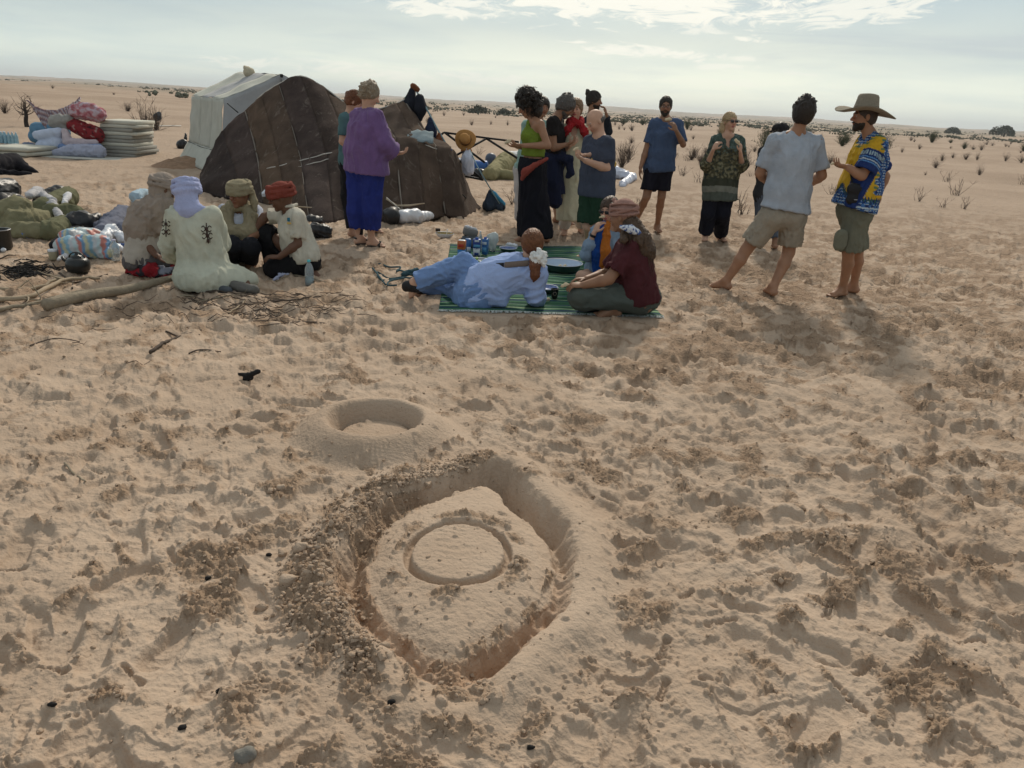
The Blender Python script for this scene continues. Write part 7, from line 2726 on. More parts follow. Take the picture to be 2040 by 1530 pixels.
q = S(15, 286)
for i in range(8):
    bottle('water_bottle', q + V3(-.22 + .095 * (i % 6), (.0 if i < 6 else .1), 0.0), .045, .30, WATER, CAPM, 'clear blue water bottle in the pack beyond the flat mattresses', group='pack of water bottles at the left edge')
heap('dark_blue_bag', [(S(-5, 290) + V3(0, -.4, .07), S(12, 290) + V3(0, -.4, .06), .09, .07)], cloth('ink_nylon', (.03, .045, .06)), .02, .01, .08, label='dark blue bag in front of the pack of bottles', cat='bag')
# black cloth at the left edge
heap('black_cloth', [(S(-20, 345) + V3(0, 0, .10), S(30, 340) + V3(0, 0, .16), .20, .16), (S(30, 340) + V3(0, 0, .14), S(74, 344) + V3(0, 0, .0), .14, .03), (S(-10, 346) + V3(0, -.1, .02), S(66, 346) + V3(0, -.1, .0), .10, .04)], cloth('black_cotton', (.016, .015, .019)), .022, .025, .10, .8, label='black cloth heaped at the left edge in front of the mattresses', cat='cloth')

# ---------------------------------------------------------------- left middle: bags and kitchen things
G8 = lambda px, py, h=0.0: S(px, py) + V3(0, 0, h)
KSACK = cloth('canvas_khaki', (.20, .185, .11), var=.2)
OLV = cloth('canvas_olive', (.13, .13, .075), var=.2)
heap('black_holdall', [(G8(-8, 420, .22), G8(22, 415, .24), .20, .15), (G8(10, 422, .10), G8(36, 420, .12), .14, .10)], BP, .022, .028, .10, 1, label='shiny black holdall at the left edge behind the khaki sack', cat='bag')
heap('khaki_sack', [(G8(14, 462, .12), G8(40, 455, .20), .16, .17), (G8(40, 462, .10), G8(84, 460, .10), .16, .15), (G8(20, 470, .05), G8(80, 472, .05), .10, .10)], KSACK, .020, .026, .11, .8, label='open khaki canvas bag with dark piping beside the cooking pots', cat='bag')
heap('olive_sack', [(G8(92, 440, .14), G8(140, 425, .16), .13, .13), (G8(110, 455, .12), G8(150, 448, .12), .14, .12), (G8(100, 474, .08), G8(128, 474, .06), .12, .12)], OLV, .020, .026, .10, .8, label='slumped olive canvas sack between the khaki bag and black bags', cat='sack')
heap('black_bag', [(G8(85, 418, .12), G8(120, 412, .16), .10, .12), (G8(120, 412, .14), G8(140, 418, .05), .10, .05)], BP, .022, .02, .10, 1, label='black bag humped behind the olive sack', cat='bag')
heap('black_bag', [(G8(140, 465, .08), G8(170, 462, .09), .11, .12), (G8(165, 458, .06), G8(192, 450, .06), .11, .09), (G8(150, 472, .04), G8(180, 474, .04), .07, .07)], BP, .020, .026, .08, 1, label='glossy black bin bag between the olive sack and grey blanket', cat='bag')
heap('white_rag', [(G8(66, 440, .30), G8(84, 430, .30), .045, .065), (G8(84, 432, .28), G8(110, 440, .24), .05, .055), (G8(108, 442, .22), G8(134, 462, .10), .05, .035)], cloth('white_rag', (.46, .45, .46)), .016, .022, .055, .7, label='crumpled white cloths lying over the khaki and olive bags', cat='cloth', floor=False)
heap('tissue', [(G8(132, 440, .22), G8(142, 432, .26), .025, .045)], cloth('white_tissue', (.60, .60, .62)), .014, .018, .04, .7, label='small white paper scrap on the olive sack', cat='paper', floor=False)
heap('blue_bag', [(G8(58, 474, .05), G8(74, 466, .06), .055, .05)], mat('vivid_blue_plastic', (.015, .13, .50), rough=.35, spec=.5, bump=.5), .014, .022, .045, 1, label='vivid blue plastic bag before the khaki canvas bag', cat='bag')
heap('black_sack', [(G8(82, 478, .05), G8(92, 480, .04), .065, .05)], BP, .015, .018, .05, 1, label='small black sack beside the vivid blue bag', cat='bag')
heap('grey_blanket', [(G8(205, 470, .05), G8(250, 440, .10), .09, .12), (G8(222, 462, .05), G8(250, 468, .05), .10, .09), (G8(186, 462, .04), G8(215, 462, .05), .06, .08)], cloth('blanket_blue_grey', (.145, .155, .20)), .020, .024, .10, .8, label='blue grey blanket behind the man in taupe head wrap', cat='blanket')


def stripes(v):
    t = v[:, 0] * 1.0 + v[:, 2] * .35 + .03 * noise3(v * 8, 3)
    k = np.floor(t * 30).astype(int) % 6
    pal = np.array([(.40, .50, .52), (.45, .17, .14), (.13, .26, .42), (.45, .44, .30), (.20, .36, .46), (.44, .46, .48)])
    return pal[k]


heap('striped_bag', [(G8(134, 512, .09), G8(205, 512, .10), .11, .11, dict(ax=(0, 1, 0), sc=.8)), (G8(140, 500, .12), G8(190, 498, .14), .09, .09), (G8(205, 512, .06), G8(218, 516, .04), .08, .05)], mat('striped_plastic', attr=True, rough=.45, spec=.4, bump=.3), .016, .018, .09, 1, label='striped pastel plastic bag lying left of the squatting men', cat='bag', col=stripes)
heap('black_pouch', [(G8(112, 500, .05), G8(132, 494, .07), .06, .08), (G8(118, 506, .03), G8(135, 508, .04), .05, .05)], cloth('black_canvas', (.018, .018, .02)), .016, .014, .07, 1, label='dark pouch under the striped bag beside the jar', cat='bag')
heap('white_bag', [(G8(208, 498, .10), G8(226, 480, .13), .06, .05), (G8(222, 488, .10), G8(252, 488, .05), .06, .05), (G8(208, 505, .05), G8(236, 506, .05), .06, .05)], MATS['white_plastic'], .015, .026, .06, 1, label='crumpled white plastic bag beside the striped bag', cat='bag')
heap('blue_packet', [(G8(240, 502, .03), G8(254, 500, .03), .04, .04)], cloth('navy_packet', (.03, .06, .16)), .015, .010, .05, 1, label='navy packet behind the clear bottle', cat='packet')
CLEAR = mat('clear_plastic', (.72, .80, .84), rough=.06, spec=.6, trans=.75, var=.02, ior=1.2)
bottle('clear_bottle', G8(231, 518), .045, .20, CLEAR, mat('cap_lilac', (.5, .5, .62)), 'clear plastic bottle standing beside the striped bag')
bottle('clear_bottle', G8(617, 568), .040, .235, CLEAR, mat('cap_teal', (.08, .42, .46)), 'clear bottle with teal cap on sand before the man in red turban', water=mat('water_fill', (.50, .68, .72), rough=.1, trans=.6, var=.0, ior=1.2), liq=.35)
t_ = thing('jar', G8(107, 518), 'small tan jar with a white lid left of the striped bag', 'jar')
m = MB(); m.lathe(G8(107, 518), [(0, 0), (.035, 0), (.038, .01), (.038, .075), (.035, .08)], 16); m.obj('jar_body', mat('jar_tan', (.30, .26, .17), rough=.4), t_)
m = MB(); m.lathe(G8(107, 518), [(.038, .078), (.040, .08), (.040, .098), (0, .10)], 16); m.obj('lid', CAPM, t_)
heap('tissue', [(G8(118, 520, .015), G8(132, 514, .02), .02, .03)], cloth('white_tissue', (.60, .60, .62)), .011, .014, .03, 1, label='white tissue between the jar and the striped bag', cat='paper')
heap('napkin', [(G8(546, 558, .01), G8(562, 552, .015), .016, .018), (G8(562, 552, .012), G8(580, 553, .01), .016, .012)], cloth('blue_white_print', (.42, .45, .60)), .010, .012, .025, 1, label='crumpled blue white napkin before the man in red turban', cat='napkin')
heap('white_jug_lid', [(G8(0, 500, .02), G8(8, 502, .02), .028, .024)], CAPM, .012, .004, .03, 1, label='small white cup at the left edge below the pots', cat='cup')

# teapot, sooty, on its side by the fire
TP = mat('soot_enamel', (.010, .012, .012), rough=.32, spec=.5, bump=.3)
q = G8(158, 548)
t_ = thing('teapot', q, 'squat soot black kettle standing by the sticks', 'kettle')
m = MB(); m.lathe(q, [(0, 0), (.085, 0), (.098, .02), (.102, .06), (.096, .095), (.075, .118), (.05, .125), (0, .127)], 24); m.obj('kettle_body', TP, t_)
m = MB(); m.lathe(q + V3(0, 0, .124), [(.05, 0), (.048, .012), (.02, .02), (.012, .03), (.014, .038), (0, .044)], 16); m.obj('lid', TP, t_)
m = MB(); m.tube([q + V3(-.09, 0, .08), q + V3(-.125, 0, .10), q + V3(-.135, 0, .125)], [.018, .014, .011], 8); m.obj('spout', TP, t_)
m = MB(); m.tube([q + V3(-.07 * math.cos(t), .0, .118 + .05 * math.sin(t)) for t in np.linspace(0, math.pi, 9)], .006, 6); m.obj('handle', TP, t_)
# pots at the left edge
for k, (px, py, r_, h, lb) in enumerate(((2, 452, .085, .15, 'dark cooking pot standing highest at the left edge, with a pale rim'), (4, 498, .10, .20, 'large blackened cooking pot in front at the left edge'))):
    q = G8(px, py)
    t_ = thing('cooking_pot', q, lb, 'pot')
    m = MB(); m.lathe(q, [(0, 0), (r_ * .8, 0), (r_, .03), (r_, h), (r_ * 1.05, h + .004), (r_ * .96, h + .002), (r_ * .94, h * .6), (0, h * .5)], 28); m.obj('pot_body', TP, t_)
    m = MB(); m.lathe(q + V3(0, 0, h + .003), [(r_ * 1.04, -.004), (r_ * 1.07, 0), (r_ * 1.04, .005), (r_ * .98, .003)], 28); m.obj('rim', mat('worn_steel', (.30, .30, .30), rough=.35, metal=.7), t_)

# red patterned cloth under the kneeling man
def redgrey(v):
    n_ = noise3(v * 11, 14)
    c = np.tile(V3(.030, .028, .034), (len(v), 1))
    c[n_ > .05] = V3(.26, .018, .025)
    c[n_ < -.30] = V3(.22, .23, .28)
    return c


heap('patterned_cloth', [(G8(262, 545, .03), G8(300, 550, .05), .05, .07), (G8(300, 552, .04), G8(348, 556, .03), .06, .05), (G8(340, 545, .04), G8(352, 552, .03), .06, .05)], VC('red_grey_print'), .014, .020, .06, 1, label='red, black and grey patterned cloth under the man in taupe', cat='cloth', col=redgrey)
# white and teal bundle behind that man
heap('white_teal_bundle', [(G8(272, 420, .16), G8(292, 412, .18), .075, .06), (G8(278, 422, .05), G8(296, 420, .06), .08, .08)], cloth('ice_blue', (.36, .47, .55)), .016, .016, .07, 1, label='ice blue bundle with teal strap behind the taupe head wrap', cat='bundle')
# black bags behind the man in red turban
for px, py, r_, lb in ((640, 472, .10, 'black bin bag right behind the man in red turban'), (628, 442, .08, 'black bag with white plastic at the tent foot'), (524, 402, .09, 'bundle of black and white plastic between the two facing men')):
    q = G8(px, py, 0)
    heap('rubbish_bag', [(q + V3(-.05, 0, r_ * .7), q + V3(.05, 0, r_ * .6), r_, r_ * .8)], BP, .017, .026, .07, 1, label=lb, cat='bag')
heap('white_plastic', [(G8(527, 405, .15), G8(537, 400, .18), .04, .05)], MATS['white_plastic'], .014, .018, .04, 1, label='crumpled white plastic between the khaki and red turbans', cat='plastic', floor=False)

# ---------------------------------------------------------------- firewood
WOOD = mat('grey_wood', (.26, .215, .155), rough=.85, bump=.8, bscale=40, var=.28, vscale=12)
WOODD = mat('dark_twig', (.085, .064, .050), rough=.9, bump=.5)
WOODL = mat('light_twig', (.33, .26, .18), rough=.85, bump=.5, var=.25)


def branch(pts, rad, label, material=WOODL, twigs=0, seed=0, name='branch', group=None, n=7, lift=.0):
    """pts: pixels on the ground, with a height each"""
    w = [S(a[0], a[1]) + V3(0, 0, (a[2] if len(a) > 2 else 0) + rad * .7 + lift) for a in pts]
    w = resample(w, max(10, 5 * len(pts)))
    g = random.Random(seed)
    w = np.array([q + V3(g.gauss(0, rad * .35), g.gauss(0, rad * .35), abs(g.gauss(0, rad * .25))) for q in w])
    rads = [rad * (1 - .45 * i / len(w)) * g.uniform(.92, 1.1) for i in range(len(w))]
    t = None
    m = MB(); m.tube(w, rads, n)
    if not twigs:
        return tag(m.obj(name, material), label, 'branch', group)
    t = thing(name, w[0], label, 'branch', group)
    m.obj('stem', material, t)
    for k in range(twigs):
        i = g.randint(3, len(w) - 2)
        q = [w[i]]
        d = unit(V3(g.gauss(0, 1), g.gauss(0, 1), abs(g.gauss(0, .25))))
        for _ in range(4):
            d = unit(d + V3(g.gauss(0, .35), g.gauss(0, .35), g.gauss(0, .1)))
            q.append(q[-1] + d * g.uniform(.03, .08))
            q[-1][2] = max(q[-1][2], gz(q[-1][0], q[-1][1]) + .004)
        m2 = MB(); m2.tube(q, [rad * .4, rad * .34, rad * .28, rad * .2, rad * .1], 5); m2.obj('twig', material, t)
    return t


la, lb_ = S(92, 627) + V3(0, 0, .05), S(398, 560) + V3(0, 0, .05)
lg = [la * (1 - t) + lb_ * t + V3(0, 0, .01 * math.sin(t * 9)) for t in (0, .25, .5, .75, 1)]
m = MB(); m.tube(resample(lg, 16), [.046, .047, .045, .044, .043, .042, .040, .038, .036, .034, .032, .030, .027, .024, .020, .012], 9)
tag(m.obj('log', WOOD), 'thick pale log lying on the sand, cut end toward us', 'log')
branch([(372, 578, .0), (385, 560, .05), (395, 540, .12), (407, 522, .17), (406, 545, .08), (404, 575, .0)], .009, 'slender forked twig bent up before the pale green robe', WOODL, 0, 1)
for a in (([(-10, 587), (60, 578), (120, 560)], .020, 'upper of two pale branches by the ash at the left edge', WOODL, 2),
          ([(-10, 603), (60, 596), (130, 562), (200, 560)], .022, 'second pale branch below it by the ash at the left edge', WOODL, 3),
          ([(-10, 618), (80, 606), (170, 585), (280, 588)], .016, 'long grey branch just above the thick log', WOOD, 3),
          ([(300, 706), (322, 690), (350, 676), (398, 660)], .012, 'dark crooked branch alone on open sand below the log', WOODD, 0),
          ([(376, 706), (400, 700), (440, 702)], .006, 'thin dark twig right of the crooked branch', WOODD, 0),
          ([(330, 660), (360, 668), (398, 662)], .007, 'dark twig touching the top of the crooked branch', WOODD, 0),
          ([(130, 925), (150, 945), (172, 966)], .006, 'short thin pale twig left of the sand sculpture', WOOD, 0),
          ([(60, 690), (110, 675), (160, 682)], .005, 'thin twig on sand below the cut end of the log', WOODD, 0),
          ([(320, 600), (370, 590), (410, 600), (448, 610), (455, 600)], .010, 'grey forked branch beside the shoe of the man in the robe', WOOD, 3),
          ([(455, 625), (480, 610), (500, 585)], .007, 'pale twig leaning up before the grey shoe', WOODL, 0),
          ([(550, 562), (585, 556), (650, 562)], .006, 'thin twig under the clear bottle with teal cap', WOOD, 0),
          ([(545, 602), (590, 598), (640, 592)], .009, 'dark stick below the clear bottle with teal cap', WOODD, 0),
          ([(580, 645), (620, 642), (660, 650)], .007, 'dark stick lowest right of the brushwood', WOODD, 0),
          ([(120, 548), (150, 556), (215, 548)], .010, 'dark stick under the soot black kettle', WOODD, 0),
          ([(145, 575), (148, 560), (150, 548, .03)], .007, 'short dark stub before the kettle', WOODD, 0)):
    branch(a[0], a[1], a[2], a[3], a[4], seed=len(a[2]))


def litter(name, cpx, n, spread, L, rad, material, label, seed):
    """a mat of fine brushwood nobody could count"""
    g = random.Random(seed)
    m = MB()
    for _ in range(n):
        px, py = cpx[0] + g.gauss(0, spread[0]), cpx[1] + g.gauss(0, spread[1])
        q = S(px, py) + V3(0, 0, rad + abs(g.gauss(0, .012)))
        a = g.gauss(.15, .5)
        pts = [q]
        for _k in range(4):
            a += g.gauss(0, .4)
            nx = pts[-1] + V3(math.cos(a), math.sin(a) * .8, 0) * L / 4 * g.uniform(.6, 1.4)
            nx[2] = gz(nx[0], nx[1]) + rad + abs(g.gauss(0, .010))
            pts.append(nx)
        m.tube(pts, [rad, rad * .9, rad * .8, rad * .6, rad * .3], 4, cap=False)
    o = m.obj(name, material)
    o['kind'] = 'stuff'
    o['label'] = label
    return o


litter('brushwood', (500, 622), 60, (45, 12), .22, .0035, WOODD, 'dark fine brushwood strewn on the sand', 1)
litter('brushwood', (420, 598), 35, (50, 10), .25, .004, WOODD, 'brushwood beside the robe', 2)
litter('brushwood', (640, 612), 35, (45, 14), .18, .0032, WOODD, 'loose brushwood right of the men', 3)
litter('brushwood', (250, 625), 30, (140, 30), .16, .0028, WOODD, 'scattered twigs by the log', 4)
litter('ash', (35, 540), 110, (32, 7), .18, .006, mat('charcoal', (.012, .011, .011), rough=.85), 'burnt sticks and ash', 5)
# charcoal crumbs on the sand
CH = mat('charcoal', (.012, .011, .011), rough=.85)
g_ = random.Random(4)
bits = [(107, 1416), (780, 1402), (438, 1380), (415, 1152), (537, 1108), (1058, 1492), (365, 1452), (495, 755)]
for k, (px, py) in enumerate(bits):
    q = S(px, py)
    r_ = .009 if k < 7 else .022
    S_ = SDF().cap(q + V3(-r_ * .5, 0, r_ * .5), q + V3(r_ * .5, r_ * .3, r_ * .5), r_, r_ * .7, .005)
    if k == 7:
        S_.cap(q + V3(.0, 0, .03), q + V3(.055, .02, .05), .016, .014, .01).cap(q + V3(-.01, 0, .03), q + V3(-.05, .0, .035), .012, .01, .01)
    v, f = S_.mesh(.006); v = v + vnormals(v, f) * (.004 * noise3(v * 80, k))[:, None]
    lbs = ['charcoal lump on sand near the lower left corner', 'charcoal lump below the bottom tip of the sand eye', 'charcoal crumb left of the bottom tip of the sand eye', 'charcoal sliver left of the clod bank', 'charcoal crumb beside the upper clod bank', 'charcoal crumb at the bottom edge of the picture', 'charcoal crumb near the bottom left', 'black forked lump of charred wood on open sand above the ring']
    tag(meshobj('charcoal_lump', v, f, CH), lbs[k], 'charcoal')
for k, (px, py, r_) in enumerate(((490, 1512, .022), (575, 1160, .024), (600, 1095, .022), (560, 975, .016))):
    q = S(px, py)
    S_ = SDF().cap(q + V3(-r_ * .4, 0, r_ * .3), q + V3(r_ * .4, r_ * .2, r_ * .6), r_, r_ * .8, .01)
    v, f = S_.mesh(.006); v = v + vnormals(v, f) * (.005 * noise3(v * 50, k))[:, None]
    tag(meshobj('stone' if k == 0 else 'sand_lump', v, f, mat('stone_grey', (.17, .16, .14), bump=.6) if k == 0 else sm), ['grey stone at the bottom edge of the picture', 'largest pale sand lump on the clod bank', 'pale sand lump at the inner edge of the clod bank', 'pale sand lump at the top of the clod bank'][k], 'stone' if k == 0 else 'sand lump')


# ---------------------------------------------------------------- the mat and the meal
m00, m10, m11, m01 = G(874, 616)[:2], G(1322, 630)[:2], G(1172, 492)[:2], G(897, 488)[:2]
NU, NV = 110, 330
gr = np.zeros((NU, NV, 3))
for i in range(NU):
    for j in range(NV):
        u, w = i / (NU - 1), j / (NV - 1)
        p2 = (m00 * (1 - u) + m10 * u) * (1 - w) + (m01 * (1 - u) + m11 * u) * w
        gr[i, j] = (p2[0], p2[1], 0)
hgt = fbm(gr[..., 0] + 3, gr[..., 1], .55, 3, 91) * .009 + .006 * perlin(gr[..., 0] * 3, gr[..., 1] * 14, 92)
for i in range(NU):
    for j in range(0, NV):
        gr[i, j, 2] = gz(gr[i, j, 0], gr[i, j, 1])
zsm = gr[..., 2].copy()
for _ in range(25):
    zz = np.pad(zsm, 1, 'edge')
    zsm = np.maximum(zsm, .25 * (zz[:-2, 1:-1] + zz[2:, 1:-1] + zz[1:-1, :-2] + zz[1:-1, 2:]))
gr[..., 2] = zsm + .012 + hgt
gs = random.Random(12)
pal = []
GR_, NV_, PA_, DG_ = (.045, .125, .075), (.014, .024, .085), (.25, .36, .22), (.012, .060, .035)
while len(pal) < NV:
    for c_, n_ in ((GR_, 7), (NV_, 3), (GR_, 2), (PA_, 2), (DG_, 4), (GR_, 5), (PA_, 2), (NV_, 2), (GR_, 4), (DG_, 3)):
        pal += [c_] * max(1, n_ + gs.randint(-1, 1))
pal = np.array(pal[:NV])
cc_ = np.tile(pal[None], (NU, 1, 1))
wv = .82 + .36 * ((np.arange(NU)[:, None] + np.arange(NV)[None]) % 2)
cc_ = cc_ * wv[..., None]
MATM = mat('woven_mat', attr=True, rough=.85, spec=.08, bump=.3, bscale=120)
rug = thing('mat', (gr[NU // 2, 3, 0], gr[NU // 2, 3, 1], gr[NU // 2, 3, 2] - .02), 'green and navy striped woven mat with white fringe under the picnic', 'mat')
sheet('woven_mat', gr, MATM, rug, .006, 0, col=lambda v: cc_.reshape(-1, 3))
m = MB()
gf = random.Random(2)
for side in (0, NV - 1):
    for k in range(260):
        u = k / 259 * (NU - 1)
        i = min(int(u), NU - 2)
        q = gr[i, side] * (1 - (u - i)) + gr[i + 1, side] * (u - i)
        sgn = -1 if side == 0 else 1
        d = V3(gf.gauss(0, .35), sgn, 0)
        pts = [q + V3(0, -sgn * .004, .003)]
        L = gf.uniform(.035, .065)
        for t in (1, 2, 3):
            nx = pts[-1] + unit(d + V3(gf.gauss(0, .5), 0, 0)) * L / 3
            nx[2] = gz(nx[0], nx[1]) + .006 + abs(gf.gauss(0, .004))
            pts.append(nx)
        m.tube(pts, [.003, .0032, .0028, .002], 4, cap=False)
o = m.obj('fringe', cloth('fringe_white', (.55, .58, .56)), rug)
o['kind'] = 'stuff'


def on_mat(px, py):
    p_ = S(px, py)
    d = (gr[..., 0] - p_[0]) ** 2 + (gr[..., 1] - p_[1]) ** 2
    i, j = np.unravel_index(d.argmin(), d.shape)
    return V3(p_[0], p_[1], gr[i, j, 2] + .010) if d.min() < .01 else p_


def dish(name, q, r_, h, outer, inner_, label, cat='bowl', rimc=None, fill=None, n=36, thick=.006):
    t = thing(name, q, label, cat)
    m = MB(); m.lathe(q, [(0, 0), (r_ * .72, 0), (r_ * .86, h * .35), (r_ * .96, h * .85), (r_, h)], n); m.obj('shell', outer, t)
    m = MB(); m.lathe(q, [(r_, h), (r_ * .965, h * 1.0), (r_ * .94, h * .85), (r_ * .86, h * .48), (r_ * .72, h * .27), (0, h * .26)], n); m.obj('inside', inner_, t)
    m = MB(); m.lathe(q, [(r_ * .985, h - .003), (r_ * 1.025, h), (r_ * 1.02, h + .006), (r_ * .97, h + .004)], n); m.obj('rim', rimc or inner_, t)
    return t


ENW = mat('enamel_pale_blue', (.42, .52, .66), rough=.25, spec=.5, var=.03)
ENG = mat('enamel_dark_green', (.025, .055, .045), rough=.3, spec=.5, var=.1)
WH = mat('enamel_white', (.62, .66, .72), rough=.25, spec=.5, var=.04)
BW = mat('blue_print', (.16, .22, .42), rough=.3, spec=.5, var=.6, vscale=60)
q = on_mat(1118, 543)
tb = dish('basin', q, .215, .085, ENG, ENW, 'wide dark green enamel basin with pale blue inside and bits of bread', 'basin', WH)
g_ = random.Random(7)
for k in range(9):
    c = q + V3(g_.uniform(-.13, .13), g_.uniform(-.10, .08), .034)
    S_ = SDF().cap(c, c + V3(g_.gauss(0, .02), 0, .01), .018, .014, .01)
    v, f = S_.mesh(.008)
    tag(meshobj('bread_piece', v, f, mat('bread', (.62, .52, .36))), 'torn bread piece lying in the wide enamel basin', 'bread', 'bread pieces in the basin')
dish('bowl', on_mat(1012, 505), .10, .045, ENG, BW, 'blue and white bowl behind the head of the reclining woman', 'bowl', WH)
dish('bowl', on_mat(1086, 585), .115, .035, ENG, BW, 'blue and white plate right of the reclining woman', 'plate', WH)
q = on_mat(1104, 598)
t_ = thing('paper_cup', q, 'black paper cup with a round pale emblem on the mat', 'cup')
m = MB(); m.lathe(q, [(0, 0), (.026, 0), (.034, .082), (.037, .084), (.034, .086), (.031, .080), (.024, .01)], 22); m.obj('cup_body', mat('cup_black', (.012, .012, .013), rough=.4), t_)
m = MB(); m.lathe(q + V3(0, -.0305, .046), [(.013, 0), (.016, .001), (.016, .003), (.013, .004)], 16, rot=np.array(Euler((R(84), 0, 0)).to_matrix())); m.obj('emblem', mat('emblem_beige', (.40, .36, .28)), t_)
q = on_mat(1088, 604)
S_ = SDF().cap(q + V3(-.02, 0, .012), q + V3(.02, .01, .016), .015, .016, .01)
v, f = S_.mesh(.007); tag(meshobj('bread_piece', v, f, MATS['bread']), 'lump of bread on the mat beside the black paper cup', 'bread')
q = on_mat(952, 530)
ts = dish('tray', q, .17, .03, ENG, mat('steel_tray', (.32, .34, .36), rough=.3, metal=.6, var=.05), 'round tray of green salad behind the raised knee of the reclining woman', 'tray', WH)
SAL = mat('salad_green', (.12, .24, .04), rough=.6, var=.4, vscale=60)
for k in range(26):
    c = q + V3(g_.uniform(-.11, .11), g_.uniform(-.11, .11), .02 + g_.uniform(0, .02))
    m = MB(); M3 = np.array(Euler((g_.uniform(0, 3), g_.uniform(-.6, .6), g_.uniform(0, 6))).to_matrix())
    m.box(c, (g_.uniform(.02, .05), g_.uniform(.015, .03), .004), rot=M3)
    m.obj('salad_leaf', SAL, ts)
q = S(886, 472)
dsh = dish('bowl', q, .115, .045, WH, mat('food_yellow', (.42, .33, .16), rough=.7, var=.3, vscale=50), 'pale bowl of food with a spoon on bare sand beyond the mat', 'bowl', WH)
m = MB(); m.tube([q + V3(.02, 0, .03), q + V3(.03, .0, .075), q + V3(.032, 0, .10)], [.010, .006, .008], 6); m.obj('spoon', WH, dsh)
m = MB(); m.box(q + V3(-.095, .06, .075), (.06, .02, .04), rz=.2, bev=.004); tag(m.obj('dark_card', mat('card_dark', (.03, .022, .02), rough=.5)), 'small dark packet leaning on the pale bowl', 'packet')
m = MB(); m.box(q + V3(.15, .02, .055), (.14, .012, .008), rz=-.05, bev=.003); tag(m.obj('wooden_spoon', mat('spoon_wood', (.30, .19, .10))), 'wooden spatula lying across the rim of the pale bowl', 'spatula')


def carton(name, q, sz, rz, color, label, cat='carton', bands=(), lid=None, roll=0.0):
    t = thing(name, q, label, cat)
    M3 = np.array(Euler((roll, 0, rz)).to_matrix())
    m = MB(); m.box(q + V3(0, 0, sz[2] / 2), sz, rot=M3, bev=.004); m.obj('box', mat(color[0], color[1], rough=.4, spec=.4), t)
    for nm, c, off, s2 in bands:
        m = MB(); m.box(q + V3(0, 0, sz[2] / 2) + M3 @ V3(*off), s2, rot=M3, bev=.0015); m.obj('print', mat(nm, c, rough=.4), t)
    if lid:
        m = MB(); m.lathe(q + V3(0, 0, sz[2]), [(.018, 0), (.018, .016), (0, .018)], 12); m.obj('cap', mat('cap_blue', (.03, .09, .35)), t)
    return t


def letters(txt, q, size, color, parent, rz=0.0):
    cu = bpy.data.curves.new('print_text', 'FONT')
    cu.body = txt
    cu.size = size
    cu.extrude = .0008
    cu.align_x = 'CENTER'
    o = bpy.data.objects.new('lettering', cu)
    o.rotation_euler = (R(90), 0, rz)
    o.location = q
    C.objects.link(o)
    bpy.context.view_layer.update()
    me = bpy.data.meshes.new_from_object(o.evaluated_get(bpy.context.evaluated_depsgraph_get()))
    mw = o.matrix_world.copy()
    bpy.data.objects.remove(o)
    ob = bpy.data.objects.new('lettering', me)
    ob.matrix_world = mw
    me.materials.append(color)
    C.objects.link(ob)
    ob.parent = parent
    ob.matrix_parent_inverse = parent.matrix_world.inverted()
    return ob


WHP, NVP, BLP = ('print_white', (.62, .66, .70)), ('print_navy', (.012, .035, .17)), ('print_sky', (.10, .30, .50))
LM = mat('print_white', (.62, .66, .70), rough=.4)
q = on_mat(938, 512)
t_ = carton('milk_carton', on_mat(949, 512), (.085, .065, .185), .05, ('carton_navy', (.012, .045, .22)), 'navy and white milk carton in the middle of the three', bands=((WHP[0], WHP[1], (0, -.034, -.045), (.074, .004, .080)), (WHP[0] , WHP[1], (0, -.034, .075), (.05, .004, .022)), (NVP[0], NVP[1], (0, -.037, -.068), (.050, .003, .03)), (BLP[0], BLP[1], (0, -.034, .02), (.07, .004, .03))), lid=True)
letters('Lait', on_mat(949, 512) + V3(0, -.0405, .080), .034, mat('print_navy', (.012, .035, .17)), t_)
t_ = carton('milk_carton', on_mat(966, 510), (.06, .075, .175), -.25, ('carton_blue', (.035, .13, .33)), 'blue milk carton on the right of the three', bands=((WHP[0], WHP[1], (0, -.039, .04), (.05, .004, .03)), (BLP[0], BLP[1], (0, -.039, -.03), (.05, .004, .05))), lid=True)
t_ = carton('milk_carton', on_mat(932, 508), (.055, .07, .165), .3, ('carton_blue', (.035, .13, .33)), 'blue milk carton behind, left of the three', bands=((WHP[0], WHP[1], (0, -.037, -.03), (.045, .004, .05)),))
t_ = carton('food_box', on_mat(919, 516), (.085, .085, .085), .1, ('carton_azure', (.020, .16, .42)), 'bright blue box under the orange box', 'box', bands=(('print_leaf', (.08, .25, .10), (0, -.044, -.01), (.05, .003, .03)),))
t_ = carton('food_box', on_mat(919, 516) + V3(0, .0, .087), (.085, .075, .095), -.12, ('carton_orange', (.42, .13, .04)), 'orange and red food box stacked on the bright blue box', 'box', bands=(('print_red', (.33, .03, .02), (0, -.039, -.005), (.06, .003, .035)), (WHP[0], WHP[1], (0, 0, .050), (.07, .06, .004))))
t_ = thing('tissue_box', on_mat(935, 498), 'grey tissue box with white tissues, tilted behind the cartons', 'tissue box')
m = MB(); m.box(on_mat(935, 498) + V3(0, .1, .17), (.17, .11, .085), rot=np.array(Euler((.1, .22, .15)).to_matrix()), bev=.008); m.obj('box', mat('box_grey', (.17, .165, .16), rough=.6), t_)
heap('tissues', [(on_mat(935, 498) + V3(-.05, .1, .225), on_mat(935, 498) + V3(.06, .09, .20), .022, .022)], cloth('white_tissue', (.60, .60, .62)), .010, .012, .03, 1, parent=t_, floor=False)
heap('supplies_bag', [(on_mat(935, 500) + V3(-.06, .14, .06), on_mat(935, 500) + V3(.08, .14, .06), .07, .07)], cloth('grey_supplies', (.10, .11, .12)), .016, .01, .06, label='dark grey bag of supplies behind the milk cartons', cat='bag')
